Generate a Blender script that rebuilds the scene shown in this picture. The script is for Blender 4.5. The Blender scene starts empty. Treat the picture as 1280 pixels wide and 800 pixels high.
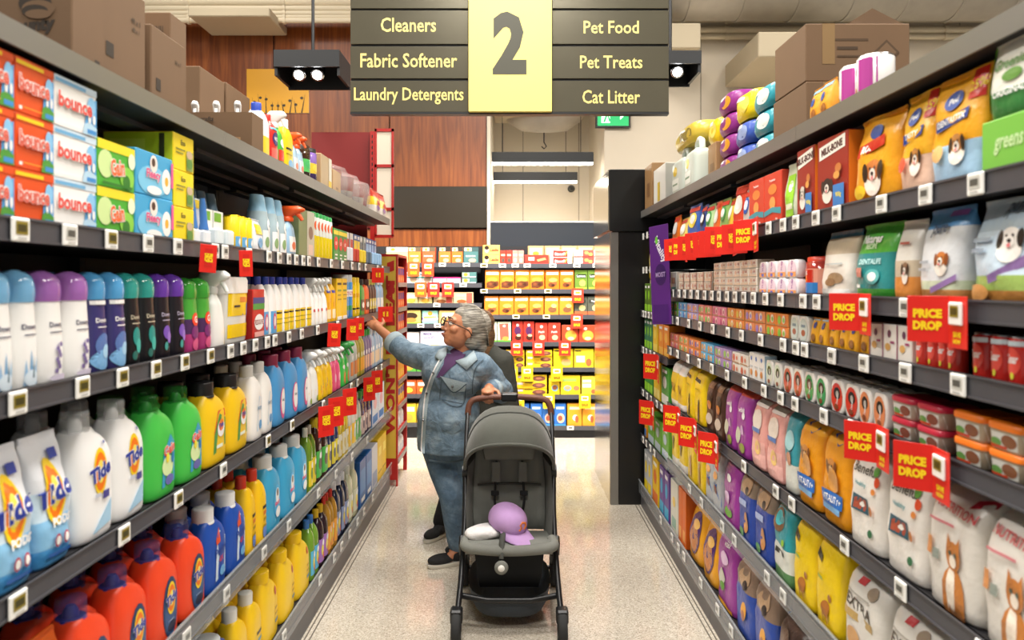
import bpy, math, random
import numpy as np
from mathutils import Vector, Matrix
random.seed(7)
sc = bpy.context.scene
COL = sc.collection
# ---------------------------------------------------------------- camera
H, F, CX, CY = 1.6, 930.0, 638.0, 354.0        # eye height, focal length in px of a 1280x800 frame, vanishing point of the aisle
cam_d = bpy.data.cameras.new('camera')
cam = bpy.data.objects.new('camera', cam_d)
COL.objects.link(cam)
cam.location = (0, 0, H)
cam.rotation_euler = (math.pi/2, 0, 0)
cam_d.sensor_width = 36.0
cam_d.lens = 36.0*F/1280
cam_d.shift_x = (640-CX)/1280
cam_d.shift_y = (CY-400)/1280
cam_d.clip_start = .05
cam_d.dof.use_dof = True
cam_d.dof.focus_distance = 4.1
cam_d.dof.aperture_fstop = 3.2
sc.camera = cam
# ---------------------------------------------------------------- world, lights, exposure
w = bpy.data.worlds.new('world'); sc.world = w; w.use_nodes = True
w.node_tree.nodes['Background'].inputs[0].default_value = (1.0, .96, .9, 1)
w.node_tree.nodes['Background'].inputs[1].default_value = .4
sc.view_settings.view_transform = 'Standard'
sc.view_settings.look = 'None'
sc.view_settings.gamma = 1
sc.view_settings.exposure = .3
sc.view_settings.use_curve_mapping = False
def area(name, loc, sx, sy, power, col=(1, .945, .87), rot=(0, 0, 0), spread=180):
    l = bpy.data.lights.new(name, 'AREA'); l.shape = 'RECTANGLE'; l.size = sx; l.size_y = sy
    l.energy = power; l.color = col; l.spread = math.radians(spread)
    o = bpy.data.objects.new(name, l); COL.objects.link(o); o.location = loc; o.rotation_euler = rot
    return o
# the store's rows of ceiling lights: over this aisle, over the cross aisle at its end and over the neighbouring aisles
for k, y in enumerate((-.8, 1.2, 3.2, 5.2)):
    area('overhead_light', (0, y, 5.2), 1.5, .5, 112)
for x in (-2.6, 0, 2.6):
    area('overhead_light', (x, 6.3, 4.3), 1.6, .4, 66, rot=(math.radians(22), 0, 0), spread=75)
for x in (-3, 3):
    for y in (1, 4.2):
        area('overhead_light', (x, y, 5.2), .5, 1.5, 95)
for x in (-3, 3):
    area('overhead_light', (x, 6.6, 5.4), 1.4, .4, 32)  # added fill pair, no store fixture behind it; brightens the high pipes
try:
    sc.cycles.max_bounces = 8; sc.cycles.transparent_max_bounces = 12
    sc.cycles.caustics_reflective = False; sc.cycles.caustics_refractive = False
    sc.cycles.sample_clamp_indirect = 6
except Exception: pass
# ---------------------------------------------------------------- colours and materials
_hc = {}
def hx(s):
    if not isinstance(s, str): return s
    if s not in _hc:
        v = [int(s[i:i+2], 16)/255 for i in (0, 2, 4)]
        _hc[s] = tuple(c/12.92 if c <= .04045 else ((c+.055)/1.055)**2.4 for c in v)
    return _hc[s]
MATS = {}
def mat(name, col=None, rough=.5, metal=0, bump=0, bscale=60, vary=0, vscale=8, spec=.5, alpha=1, emit=0, coat=0, sheen=0):
    """procedural material; col None = the colour attribute of the mesh (flat print and dyed plastic)"""
    m = bpy.data.materials.new(name); m.use_nodes = True; MATS[name] = m
    nt = m.node_tree; N = nt.nodes; L = nt.links; b = N['Principled BSDF']
    b.inputs['Roughness'].default_value = rough; b.inputs['Metallic'].default_value = metal
    b.inputs['Specular IOR Level'].default_value = spec
    b.inputs['Coat Weight'].default_value = coat
    if sheen: b.inputs['Sheen Weight'].default_value = sheen
    if col is None:
        a = N.new('ShaderNodeAttribute'); a.attribute_name = 'Col'; src = a.outputs['Color']
    else:
        a = N.new('ShaderNodeRGB'); a.outputs[0].default_value = (*hx(col), 1); src = a.outputs[0]
    tc = N.new('ShaderNodeTexCoord')
    if vary:
        nz = N.new('ShaderNodeTexNoise'); nz.inputs['Scale'].default_value = vscale; nz.inputs['Detail'].default_value = 5
        L.new(tc.outputs['Object'], nz.inputs['Vector'])
        mp = N.new('ShaderNodeMapRange'); mp.inputs[1].default_value = .3; mp.inputs[2].default_value = .7
        mp.inputs[3].default_value = 1-vary; mp.inputs[4].default_value = 1+vary
        L.new(nz.outputs[0], mp.inputs[0])
        mx = N.new('ShaderNodeVectorMath'); mx.operation = 'SCALE'
        L.new(src, mx.inputs[0]); L.new(mp.outputs[0], mx.inputs['Scale']); src = mx.outputs[0]
    L.new(src, b.inputs['Base Color'])
    if emit:
        L.new(src, b.inputs['Emission Color']); b.inputs['Emission Strength'].default_value = emit
    if bump:
        nz = N.new('ShaderNodeTexNoise'); nz.inputs['Scale'].default_value = bscale; nz.inputs['Detail'].default_value = 3
        L.new(tc.outputs['Object'], nz.inputs['Vector'])
        bp = N.new('ShaderNodeBump'); bp.inputs['Strength'].default_value = bump; bp.inputs['Distance'].default_value = .02
        L.new(nz.outputs[0], bp.inputs['Height']); L.new(bp.outputs[0], b.inputs['Normal'])
    if alpha < 1:
        t = N.new('ShaderNodeBsdfTransparent'); mi = N.new('ShaderNodeMixShader'); mi.inputs[0].default_value = alpha
        L.new(t.outputs[0], mi.inputs[1]); L.new(b.outputs[0], mi.inputs[2]); L.new(mi.outputs[0], N['Material Output'].inputs['Surface'])
    return m
mat('carton', rough=.42); mat('plastic', rough=.33); mat('film', rough=.3, bump=.25, bscale=22)
mat('matte', rough=.75); mat('clear_cap', rough=.08, alpha=.32); mat('wrap', 'e8e4e0', rough=.08, alpha=.25, bump=.5, bscale=40)
mat('glossy', rough=.12); mat('metal', rough=.28, metal=1)
mat('shelf_grey', '4b4b50', rough=.4, vary=.06); mat('shelf_dark', '17161a', rough=.6); mat('rail_top', '8a8884', rough=.4, metal=.6)
mat('clear_guard', 'dfe6ea', rough=.05, alpha=.12)
mat('tag_white', 'f4f4f0', rough=.35); mat('cardboard', '6f553c', rough=.8, vary=.05, vscale=5)
mat('black_panel', '0b0c0d', rough=.35); mat('steel', 'cfc6b4', rough=.16, metal=1, bump=.02, bscale=4)
def tex(name, fn):
    m = bpy.data.materials.new(name); m.use_nodes = True; MATS[name] = m
    fn(m.node_tree, m.node_tree.nodes, m.node_tree.links, m.node_tree.nodes['Principled BSDF']); return m
def ramp(N, stops):
    r = N.new('ShaderNodeValToRGB'); e = r.color_ramp.elements
    while len(e) < len(stops): e.new(.5)
    for q, (p, c) in zip(e, stops): q.position = p; q.color = (*hx(c), 1)
    return r
def _terrazzo(nt, N, L, b):
    tc = N.new('ShaderNodeTexCoord'); v = N.new('ShaderNodeTexVoronoi'); v.inputs['Scale'].default_value = 210
    L.new(tc.outputs['Object'], v.inputs['Vector'])
    sep = N.new('ShaderNodeSeparateColor'); L.new(v.outputs['Color'], sep.inputs[0])
    r = ramp(N, [(0, '8a8275'), (.12, 'aaa294'), (.45, 'b9b1a2'), (.8, 'c4bcae'), (1, 'd8d1c4')])
    L.new(sep.outputs[0], r.inputs[0])
    nz = N.new('ShaderNodeTexNoise'); nz.inputs['Scale'].default_value = 1.6; nz.inputs['Detail'].default_value = 4
    L.new(tc.outputs['Object'], nz.inputs['Vector'])
    mp = N.new('ShaderNodeMapRange'); mp.inputs[1].default_value = .3; mp.inputs[2].default_value = .7; mp.inputs[3].default_value = .9; mp.inputs[4].default_value = 1.06
    L.new(nz.outputs[0], mp.inputs[0])
    mx = N.new('ShaderNodeVectorMath'); mx.operation = 'SCALE'; L.new(r.outputs[0], mx.inputs[0]); L.new(mp.outputs[0], mx.inputs['Scale'])
    L.new(mx.outputs[0], b.inputs['Base Color'])
    m2 = N.new('ShaderNodeMapRange'); m2.inputs[1].default_value = .3; m2.inputs[2].default_value = .7; m2.inputs[3].default_value = .07; m2.inputs[4].default_value = .17
    L.new(nz.outputs[0], m2.inputs[0]); L.new(m2.outputs[0], b.inputs['Roughness'])
tex('terrazzo', _terrazzo)
def _wood(nt, N, L, b):
    tc = N.new('ShaderNodeTexCoord'); mp = N.new('ShaderNodeMapping'); mp.inputs['Scale'].default_value = (9, 9, .5)
    L.new(tc.outputs['Object'], mp.inputs[0])
    nz = N.new('ShaderNodeTexNoise'); nz.inputs['Scale'].default_value = 2.2; nz.inputs['Detail'].default_value = 8; nz.inputs['Distortion'].default_value = 1.2
    L.new(mp.outputs[0], nz.inputs['Vector'])
    r = ramp(N, [(.25, '5c2a0e'), (.48, '7c4018'), (.62, '8c4c1e'), (.8, '9a5a28')])
    L.new(nz.outputs[0], r.inputs[0]); L.new(r.outputs[0], b.inputs['Base Color']); b.inputs['Roughness'].default_value = .38
tex('wood', _wood)
# ---------------------------------------------------------------- mesh builder
class MB:
    def __init__(s): s.v = []; s.f = []; s.c = []; s.s = []
    def add(s, V, Fs, col, smooth=False):
        o = len(s.v); s.v.extend(V); c = hx(col) if not isinstance(col, list) else None
        for i, f in enumerate(Fs):
            s.f.append(tuple(o+k for k in f)); s.c.append(c if c is not None else hx(col[i])); s.s.append(smooth)
        return s
    def box(s, x0, x1, y0, y1, z0, z1, col='808080', r=0):
        if r <= 0:
            V = [(x, y, z) for z in (z0, z1) for y in (y0, y1) for x in (x0, x1)]
            return s.add(V, [(0, 2, 3, 1), (4, 5, 7, 6), (0, 1, 5, 4), (2, 6, 7, 3), (0, 4, 6, 2), (1, 3, 7, 5)], col)
        X, Y, Z = (x0, x1), (y0, y1), (z0, z1); V = []; idx = {}
        for i in (0, 1):
            for j in (0, 1):
                for k in (0, 1):
                    a, b, c = (1-2*i)*r, (1-2*j)*r, (1-2*k)*r
                    for q, (dx, dy, dz) in enumerate(((0, b, c), (a, 0, c), (a, b, 0))):
                        idx[i, j, k, q] = len(V); V.append((X[i]+dx, Y[j]+dy, Z[k]+dz))
        Fs = []
        for i in (0, 1):
            q = [idx[i, 0, 0, 0], idx[i, 1, 0, 0], idx[i, 1, 1, 0], idx[i, 0, 1, 0]]; Fs.append(q if i else q[::-1])
            q = [idx[0, i, 0, 1], idx[1, i, 0, 1], idx[1, i, 1, 1], idx[0, i, 1, 1]]; Fs.append(q[::-1] if i else q)
            q = [idx[0, 0, i, 2], idx[1, 0, i, 2], idx[1, 1, i, 2], idx[0, 1, i, 2]]; Fs.append(q if i else q[::-1])
        E = []
        for a in (0, 1):
            for b in (0, 1):
                E += [[idx[a, b, 0, 0], idx[a, b, 1, 0], idx[a, b, 1, 1], idx[a, b, 0, 1]], [idx[a, 0, b, 0], idx[a, 1, b, 0], idx[a, 1, b, 2], idx[a, 0, b, 2]],
                      [idx[0, a, b, 1], idx[1, a, b, 1], idx[1, a, b, 2], idx[0, a, b, 2]]]
                for c in (0, 1): E.append([idx[a, b, c, 0], idx[a, b, c, 1], idx[a, b, c, 2]])
        cen = Vector(((x0+x1)/2, (y0+y1)/2, (z0+z1)/2))
        for e in E:
            p = [Vector(V[t]) for t in e]; nrm = (p[1]-p[0]).cross(p[2]-p[0])
            Fs.append(e if nrm.dot(sum(p, Vector())/len(p)-cen) > 0 else e[::-1])
        return s.add(V, Fs, col)
    def tube(s, pts, r, col, n=8, caps=True, sq=1):
        pts = [Vector(p) for p in pts]; R = r if isinstance(r, (list, tuple)) else [r]*len(pts); V = []
        for i, p in enumerate(pts):
            t = (pts[min(i+1, len(pts)-1)]-pts[max(i-1, 0)]).normalized()
            if i == 0: u = t.orthogonal().normalized()
            else: u = (u-t*u.dot(t)).normalized()
            w_ = t.cross(u)
            for k in range(n):
                a = 2*math.pi*k/n; V.append(tuple(p+(u*math.cos(a)+w_*math.sin(a)*sq)*R[i]))
        Fs = [(i*n+k, i*n+(k+1) % n, (i+1)*n+(k+1) % n, (i+1)*n+k) for i in range(len(pts)-1) for k in range(n)]
        s.add(V, Fs, col, True)
        if caps:
            s.add(V[:n], [tuple(range(n))[::-1]], col); s.add(V[-n:], [tuple(range(n))], col)
        return s
    def lathe(s, prof, col, n=16, cx=0, cy=0, sy=1):
        V = [(cx+r*math.cos(2*math.pi*k/n), cy+sy*r*math.sin(2*math.pi*k/n), z) for r, z in prof for k in range(n)]
        Fs = [(i*n+k, i*n+(k+1) % n, (i+1)*n+(k+1) % n, (i+1)*n+k) for i in range(len(prof)-1) for k in range(n)]
        if isinstance(col, list): cl = [col[i] for i in range(len(prof)-1) for k in range(n)]
        else: cl = col
        s.add(V, Fs, cl, True)
        if prof[0][0] > 1e-4: s.add(V[:n], [tuple(range(n))[::-1]], col[0] if isinstance(col, list) else col)
        if prof[-1][0] > 1e-4: s.add(V[-n:], [tuple(range(n))], col[-1] if isinstance(col, list) else col)
        return s
    def prism(s, poly, y0, y1, col):
        """poly in x,z extruded along y"""
        n = len(poly); V = [(x, y0, z) for x, z in poly]+[(x, y1, z) for x, z in poly]
        return s.add(V, [tuple(range(n))[::-1] if False else tuple(range(n)), tuple(range(n, 2*n))[::-1]]+[(k, k+n, (k+1) % n+n, (k+1) % n) for k in range(n)], col)
    def xf(s, M, start=0):
        for i in range(start, len(s.v)): s.v[i] = tuple(M @ Vector(s.v[i]))
        return s
    def mesh(s, name):
        me = bpy.data.meshes.new(name); me.from_pydata(s.v, [], s.f)
        n = np.array([len(f) for f in s.f]); c = np.ones((len(s.f), 4), np.float32); c[:, :3] = np.array(s.c, np.float32)
        a = me.color_attributes.new('Col', 'FLOAT_COLOR', 'CORNER'); a.data.foreach_set('color', np.repeat(c, n, axis=0).ravel())
        me.polygons.foreach_set('use_smooth', s.s); me.update(); return me
class Loft:
    """cross sections (z, xl, xr, yf, yb) with superellipse exponent n; wob = crumple amplitude"""
    def __init__(s, secs, n=2.6, wob=0, sub=1):
        a = np.array(secs, float)
        if sub > 1:
            t = np.arange(len(a)); tt = np.unique(np.concatenate([np.linspace(i, i+1, sub+1) for i in range(len(a)-1)]))
            P = np.vstack([2*a[0]-a[1], a, 2*a[-1]-a[-2]]); out = []
            for q in tt:
                i = min(int(q), len(a)-2); f = q-i; p0, p1, p2, p3 = P[i:i+4]
                out.append(.5*(2*p1+(p2-p0)*f+(2*p0-5*p1+4*p2-p3)*f*f+(3*p1-p0-3*p2+p3)*f**3))
            a = np.array(out); a[:, 0] = np.maximum.accumulate(a[:, 0])
        s.a = a; s.n = n; s.wob = wob; s.ph = [random.uniform(0, 6) for _ in range(4)]
    def at(s, z): return [np.interp(z, s.a[:, 0], s.a[:, k]) for k in range(1, 5)]
    def wb(s, x, z, y):
        if not s.wob: return 0
        h = s.a[-1, 0]; p = s.ph
        return s.wob*(math.sin(x*38+z*17+p[0])*math.sin(z*29-x*11+p[1])+.6*math.sin(z*60+x*30+p[2]))*min(1, 4*z/h)
    def surf(s, x, z):
        xl, xr, yf, yb = s.at(z); hw = max((xr-xl)/2, 1e-5); t = min(abs((x-(xl+xr)/2)/hw), .985); ym = (yf+yb)/2
        y = ym+(yf-ym)*(1-t**s.n)**(1/s.n); return y+s.wb(x, z, y)
    def add(s, mb, col, nseg=24, cap=(True, True)):
        """col: one colour, or [(z_from, colour), ...] bands from the base up"""
        bands = col if isinstance(col, list) else [(0, col)]
        zs = sorted(set(list(s.a[:, 0])+[b[0] for b in bands if b[0] > s.a[0, 0]])); V = []; e = 2/s.n
        for z in zs:
            xl, xr, yf, yb = s.at(z); cx, cy = (xl+xr)/2, (yf+yb)/2; hw, hd = (xr-xl)/2, (yb-yf)/2
            for k in range(nseg):
                t = 2*math.pi*(k+.5)/nseg; c, q = math.cos(t), math.sin(t)
                x = cx+hw*math.copysign(abs(c)**e, c); y = cy+hd*math.copysign(abs(q)**e, q)
                V.append((x, y+(s.wb(x, z, y) if q < 0 else 0), z))
        Fs, C = [], []
        for i in range(len(zs)-1):
            zc = (zs[i]+zs[i+1])/2; cc = [b[1] for b in bands if b[0] <= zc+1e-9] or [bands[0][1]]
            for k in range(nseg):
                Fs.append((i*nseg+k, i*nseg+(k+1) % nseg, (i+1)*nseg+(k+1) % nseg, (i+1)*nseg+k)); C.append(cc[-1])
        mb.add(V, Fs, C, True)
        if cap[0]: mb.add(V[:nseg], [tuple(range(nseg))[::-1]], bands[0][1])
        if cap[1]: mb.add(V[-nseg:], [tuple(range(nseg))], bands[-1][1])
        return mb
_tx = {}
def text_shape(t, bold=.02):
    k = (t, bold)
    if k not in _tx:
        cu = bpy.data.curves.new('lettering', 'FONT'); cu.body = t; cu.size = 1; cu.resolution_u = 2; cu.offset = bold; cu.fill_mode = 'FRONT'
        o = bpy.data.objects.new('lettering', cu); me = bpy.data.meshes.new_from_object(o)
        V = np.array([v.co[:2] for v in me.vertices]); Fs = [tuple(p.vertices) for p in me.polygons]
        bpy.data.objects.remove(o); bpy.data.curves.remove(cu); bpy.data.meshes.remove(me)
        lo, hi = V.min(0), V.max(0); V = V-(lo+hi)/2; _tx[k] = (V, Fs, (hi-lo))
    return _tx[k]
def printed(spec, w, h, surf=None, mb=None, eps=.0006, flat=False):
    """flat print on a front face: u in -1..1 across the width, v in 0..1 up the height
    ('r',u0,v0,u1,v1,col) ('e',u,v,ru,rv,col) ('p',[(u,v)..],col) ('t',text,u,v,height,col[,maxw[,rot[,shear[,bold]]]])"""
    mb = mb or MB(); surf = surf or (lambda x, z: 0.0); ly = eps
    def put(P, Fs, col):
        mb.add([(x, surf(x, z)-ly, z) for x, z in P], Fs, col)
    for q in spec:
        k = q[0]; ly += .00035
        if k == 'r':
            x0, x1, z0, z1 = q[1]*w/2, q[3]*w/2, q[2]*h, q[4]*h; nu = 1 if flat else max(2, int(8*(x1-x0)/w)+1); nv = 1 if flat else max(2, int(10*(z1-z0)/h)+1)
            P = [(x0+(x1-x0)*i/nu, z0+(z1-z0)*j/nv) for j in range(nv+1) for i in range(nu+1)]
            put(P, [(j*(nu+1)+i, j*(nu+1)+i+1, (j+1)*(nu+1)+i+1, (j+1)*(nu+1)+i) for j in range(nv) for i in range(nu)], q[5])
        elif k == 'e':
            cx, cz, rx, rz = q[1]*w/2, q[2]*h, q[3]*w/2, q[4]*h; n = 16; nr = 1 if flat else 3; P = [(cx, cz)]
            for i in range(1, nr+1):
                P += [(cx+rx*i/nr*math.cos(2*math.pi*a/n), cz+rz*i/nr*math.sin(2*math.pi*a/n)) for a in range(n)]
            Fs = [(0, 1+a, 1+(a+1) % n) for a in range(n)]
            for i in range(1, nr): Fs += [(1+(i-1)*n+a, 1+i*n+a, 1+i*n+(a+1) % n, 1+(i-1)*n+(a+1) % n) for a in range(n)]
            put(P, Fs, q[5])
        elif k == 'p':
            P = [(u*w/2, v*h) for u, v in q[1]]
            ar = sum(P[i][0]*P[(i+1) % len(P)][1]-P[(i+1) % len(P)][0]*P[i][1] for i in range(len(P)))
            put(P if ar > 0 else P[::-1], [tuple(range(len(P)))], q[2])
        elif k == 't':
            _, t, u, v, hh, col = q[:6]; mw = q[6] if len(q) > 6 else 1.8; rot = q[7] if len(q) > 7 else 0; sh = q[8] if len(q) > 8 else 0; bold = q[9] if len(q) > 9 else .025
            V, Fs, size = text_shape(t, bold); sz = hh*h/size[1]; sx = min(sz, mw*w/2/size[0]) if not rot else min(sz, mw*h/2/size[0])
            if rot: sz = min(sz, hh*h/size[1])
            c, s_ = math.cos(math.radians(rot)), math.sin(math.radians(rot)); P = []
            for a, b in V:
                a, b = a*sx+b*sz*sh, b*sz
                P.append((u*w/2+a*c-b*s_, v*h+a*s_+b*c))
            put(P, Fs, col)
    return mb
# ---------------------------------------------------------------- objects
LABELS = {}
def link(name, data, m=None, parent=None, loc=None, rot=None):
    o = bpy.data.objects.new(name, data); COL.objects.link(o)
    if m: 
        if not data.materials: data.materials.append(MATS[m] if isinstance(m, str) else m)
    if parent: o.parent = parent
    if loc is not None: o.location = loc
    if rot is not None: o.rotation_euler = rot if isinstance(rot, tuple) else (0, 0, rot)
    return o
def thing(name, label, cat, loc, parts, rz=0, group=None, scale=None):
    """parts: [(name, mesh, material[, index of the part it belongs to])]; one part = the thing itself"""
    if len(parts) == 1: r = link(name, parts[0][1], parts[0][2], None, loc, rz)
    else:
        r = link(name, None, None, None, loc, rz); os_ = []
        for p in parts:
            par = r if len(p) < 4 else os_[p[3]]
            os_.append(link(p[0], p[1], p[2], par))
    if scale: r.scale = scale
    r['label'] = label; r['category'] = cat
    if group: r['group'] = group
    LABELS[label] = LABELS.get(label, 0)+1
    if LABELS[label] > 1 and not group: print('DUP', label)
    return r
def struct(name, mb, m, parent=None, loc=None):
    o = link(name, mb.mesh(name), m, parent, loc)
    if not parent: o['kind'] = 'structure'
    return o
# ---------------------------------------------------------------- the room
XS, XF = .94, .955                                  # rail face and product front, distance from the aisle's middle line
LZ = [.145, .58, .993, 1.374, 1.703, 2.075]         # shelf rail heights, detergent rack
RZ = [.131, .529, .868, 1.204, 1.389, 1.543, 1.80, 2.093]   # pet-food rack
def at(px, py, y): return ((px-CX)/F*y, y, H-(py-CY)/F*y)
def ydepth(px, x=XF): return x*F/abs(px-CX)
struct('floor', MB().box(-9, 9, -6, 12, -.1, 0), 'terrazzo')
mat('groove', '5c554c', rough=.5)
for k, (a, b) in enumerate(((-.905, -.899), (-.928, -.922), (.899, .905), (.922, .928))):
    struct('trim_%d' % (k+1), MB().box(a, b, -2, 5.9, 0, .0012), 'groove')
mat('ceiling_paint', '6e675c', rough=.9); mat('wall_paint', 'd8cdba', rough=.75, vary=.02, vscale=2); mat('joint', '1d130c', rough=.8)
struct('ceiling', MB().box(-9, 9, -6, 12, 5.6, 5.7), 'ceiling_paint')
YW = 8.25
wb_ = struct('wall_back', MB().box(-9, -.26, YW+.02, YW+.12, 0, 5.6), 'joint')
e = [-9]+[at(x, 0, YW)[0] for x in (55, 199, 342, 487)]+[-.262]
for a, b in zip(e, e[1:]):
    for z0, z1 in ((0, 2.2), (2.22, 5.6)):
        link('panel', MB().box(a+.006, b-.006, YW, YW+.02, z0, z1, r=.002).mesh('panel'), 'wood', wb_)
mat('dark_glass', '2b251b', rough=.3)
link('glass_strip', MB().box(-3.4, -.258, YW-.03, YW, 2.21, 2.67, r=.004).mesh('glass_strip'), 'dark_glass', wb_)
struct('wall_recess', MB().box(-.4, 1.2, 10.4, 10.5, 0, 5.6), 'wall_paint')
struct('wall_return', MB().box(-.26, -.222, YW, 10.4, 0, 5.6), 'wall_paint')
struct('wall_right_return', MB().box(1.1, 1.14, 8.7, 10.4, 0, 5.6), 'wall_paint')
wr = struct('wall_right', MB().box(1.09, 9, 8.62, 8.7, 0, 5.6), 'wall_paint')
mat('seam', '9a9080', rough=.8)
for x in (2.2, 3.75, 5.2, 6.6): link('joint_strip', MB().box(x, x+.012, 8.617, 8.62, 0, 5.6).mesh('joint_strip'), 'seam', wr)
for x in (.17, .95): struct('trim_5' if x < .5 else 'trim_6', MB().box(x, x+.012, 10.396, 10.4, 0, 5.6), 'seam')
# linear lamps in the recess, black ledge panel above the biscuit rack, ducts and pipes
mat('lamp_glow', 'fff6e6', rough=.5, emit=26); mat('black_metal', '15171a', rough=.45)
for (x0, x1, ya, yb, y, d) in ((612, 742, 190, 205, 8.9, 'nearer long'), (614, 722, 215, 228, 9.7, 'farther short')):
    a = at(x0, ya, y); b = at(x1, yb, y)
    hs = MB().box(a[0], b[0], y, y+.09, b[2]+.02, a[2]); df = MB().box(a[0]+.01, b[0]-.01, y+.004, y+.086, b[2], b[2]+.02)
    cb = MB()
    for x in (a[0]+.15, b[0]-.15): cb.tube([(x, y+.045, a[2]), (x, y+.045, 5.6)], .004, '202020', 6)
    thing('linear_lamp', d+' black linear lamp glowing below, hanging before white wall', 'lamp', (0, 0, 0),
          [('housing', hs.mesh('housing'), 'black_metal'), ('diffuser', df.mesh('diffuser'), 'lamp_glow'), ('cable', cb.mesh('cable'), 'black_metal')])
mat('ledge', '30343a', rough=.25)
a = at(613, 278, 8.15); b = at(760, 309, 8.15)
thing('header_panel', 'dark glossy header panel standing above the biscuit rack', 'panel', (0, 0, 0),
      [('board', MB().box(a[0], b[0], 8.15, 8.19, b[2]-.2, a[2], r=.003).mesh('board'), 'ledge'), ('edge_trim', MB().box(a[0], b[0], 8.14, 8.2, a[2], a[2]+.012).mesh('edge_trim'), 'tag_white')])
mat('duct_metal', 'a9a296', rough=.45, metal=.35, vary=.06); mat('pipe_paint', 'cfc2a8', rough=.5); mat('beam_paint', 'b3a68d', rough=.8)
def pipe_x(name, label, x0, x1, y, z, r, m, rings=0, cat='pipe'):
    p = [('pipe_run', MB().tube([(x0, y, z), (x1, y, z)], r, '909090', 24 if r > .1 else 10).mesh('pipe_run'), m)]
    rg = MB().tube([(0, y, z), (.03, y, z)], r+.012, '909090', 24 if r > .1 else 10).mesh('collar')
    o = thing(name, label, cat, (0, 0, 0), p+[('collar', rg, m)]); c0 = [c for c in o.children if c.name.startswith('collar')][0]; c0.location.x = x0+.4
    for k in range(1, rings):
        c = c0.copy(); COL.objects.link(c); c.location.x = x0+.4+(x1-x0-.6)*k/rings
pipe_x('air_duct', 'thick grey round air duct crossing above the pet-food rack', .9, 8.9, 8.0, 4.84, .4, 'duct_metal', 13, 'duct')
for py, r, d in ((26.5, .018, 'thin upper'), (37.5, .045, 'thicker middle'), (45.5, .035, 'lowest')):
    _, y, z = at(0, py, 8.5); pipe_x('ceiling_pipe', d+' cream pipe below the round air duct', .8, 8.9, y, z, r, 'pipe_paint', 6)
for py, r, d in ((2, .06, 'topmost'), (10.5, .035, 'second highest'), (16.5, .028, 'third highest'), (21, .022, 'fourth highest'), (25.5, .03, 'lowest')):
    _, y, z = at(0, py, 7.9); pipe_x('ceiling_pipe', d+' cream pipe running across the wood wall', -8.9, -1.2, y, z, r, 'pipe_paint', 7)
for (x0, x1, py, d) in ((255, 352, 37, 'cream ceiling slab above the cartons and wood wall'),):
    a = at(x0, py, 8.0); b = at(x1, py, 8.0)
    thing('ceiling_slab', d, 'slab', (0, 0, 0), [('ceiling_slab', MB().box(a[0], b[0], 7.6, 8.2, a[2], a[2]+.09, r=.01).mesh('slab'), 'beam_paint')])
for (x0, x1, py, d) in ((948, 1062, 71, 'cream ceiling beam above the brown carton stack'), (838, 876, 60, 'short cream ceiling beam behind the hanging aisle sign')):
    a = at(x0, py, 7.4); b = at(x1, py, 7.4)
    thing('ceiling_beam', d, 'beam', (0, 0, 0), [('ceiling_beam', MB().box(a[0], b[0], 7.4, 8.55, a[2], a[2]+.25, r=.01).mesh('beam'), 'beam_paint')])
a = at(622, 148, 9.4); b = at(735, 168, 9.4)
dm = MB().lathe([(.02, 0), (.3, .03), (.46, .14), (.55, .3), (.58, .6), (.58, 1.2)], '909090', 28, sy=.5)
hk = MB().tube([(0, 0, .06), (0, 0, -.12), (.03, 0, -.17), (.0, 0, -.2), (-.03, 0, -.17)], .008, '303030', 6)
thing('vent_duct', 'grey rounded vent duct behind the aisle sign', 'duct', (.42, 9.3, b[2]), [('duct_body', dm.mesh('duct_body'), 'duct_metal'), ('hook', hk.mesh('hook'), 'black_metal'),
      ('inlet_box', MB().box(-.62, .1, -.28, .2, .16, .5, r=.01).mesh('inlet_box'), 'beam_paint')])
a = at(714, 236, 10.39)
thing('wall_valve', 'small round grey valve on the white recess wall', 'valve', (a[0], 10.4, a[2]), [('flange', MB().lathe([(.05, 0), (.05, .03), (.035, .04)], '50504c', 16).xf(Matrix.Rotation(math.pi/2, 4, 'X')).mesh('flange'), 'metal'),
      ('knob', MB().lathe([(.022, .03), (.022, .07), (.01, .075)], '20201e', 12).xf(Matrix.Rotation(math.pi/2, 4, 'X')).mesh('knob'), 'plastic')])
# emergency exit sign
a = at(747, 157, 8.55); b = at(786, 127, 8.55)
W_, H_ = b[0]-a[0], b[2]-a[2]
mat('exit_glow', None, rough=.4, emit=.9)
pic = [('r', -1, 0, 1, 1, '18a05a'), ('r', -.75, .12, -.2, .88, 'e8fff0'), ('e', -.42, .72, .09, .09, '18a05a'), ('p', [(-.55, .6), (-.3, .62), (-.25, .4), (-.5, .36)], '18a05a'),
       ('p', [(-.5, .4), (-.38, .4), (-.52, .14), (-.64, .16)], '18a05a'), ('p', [(-.36, .42), (-.26, .4), (-.16, .2), (-.26, .16)], '18a05a'),
       ('r', .05, .42, .5, .58, 'e8fff0'), ('p', [(.45, .25), (.85, .5), (.45, .75)], 'e8fff0')]
thing('exit_sign', 'green lit exit sign with running figure and arrow', 'sign', ((a[0]+b[0])/2, 8.56, a[2]),
      [('case', MB().box(-W_/2-.02, W_/2+.02, 0, .06, -.02, H_+.02, r=.004).mesh('case'), 'black_metal'), ('sign_face', printed(pic, W_, H_, flat=True).mesh('sign_face'), 'exit_glow')])
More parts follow.
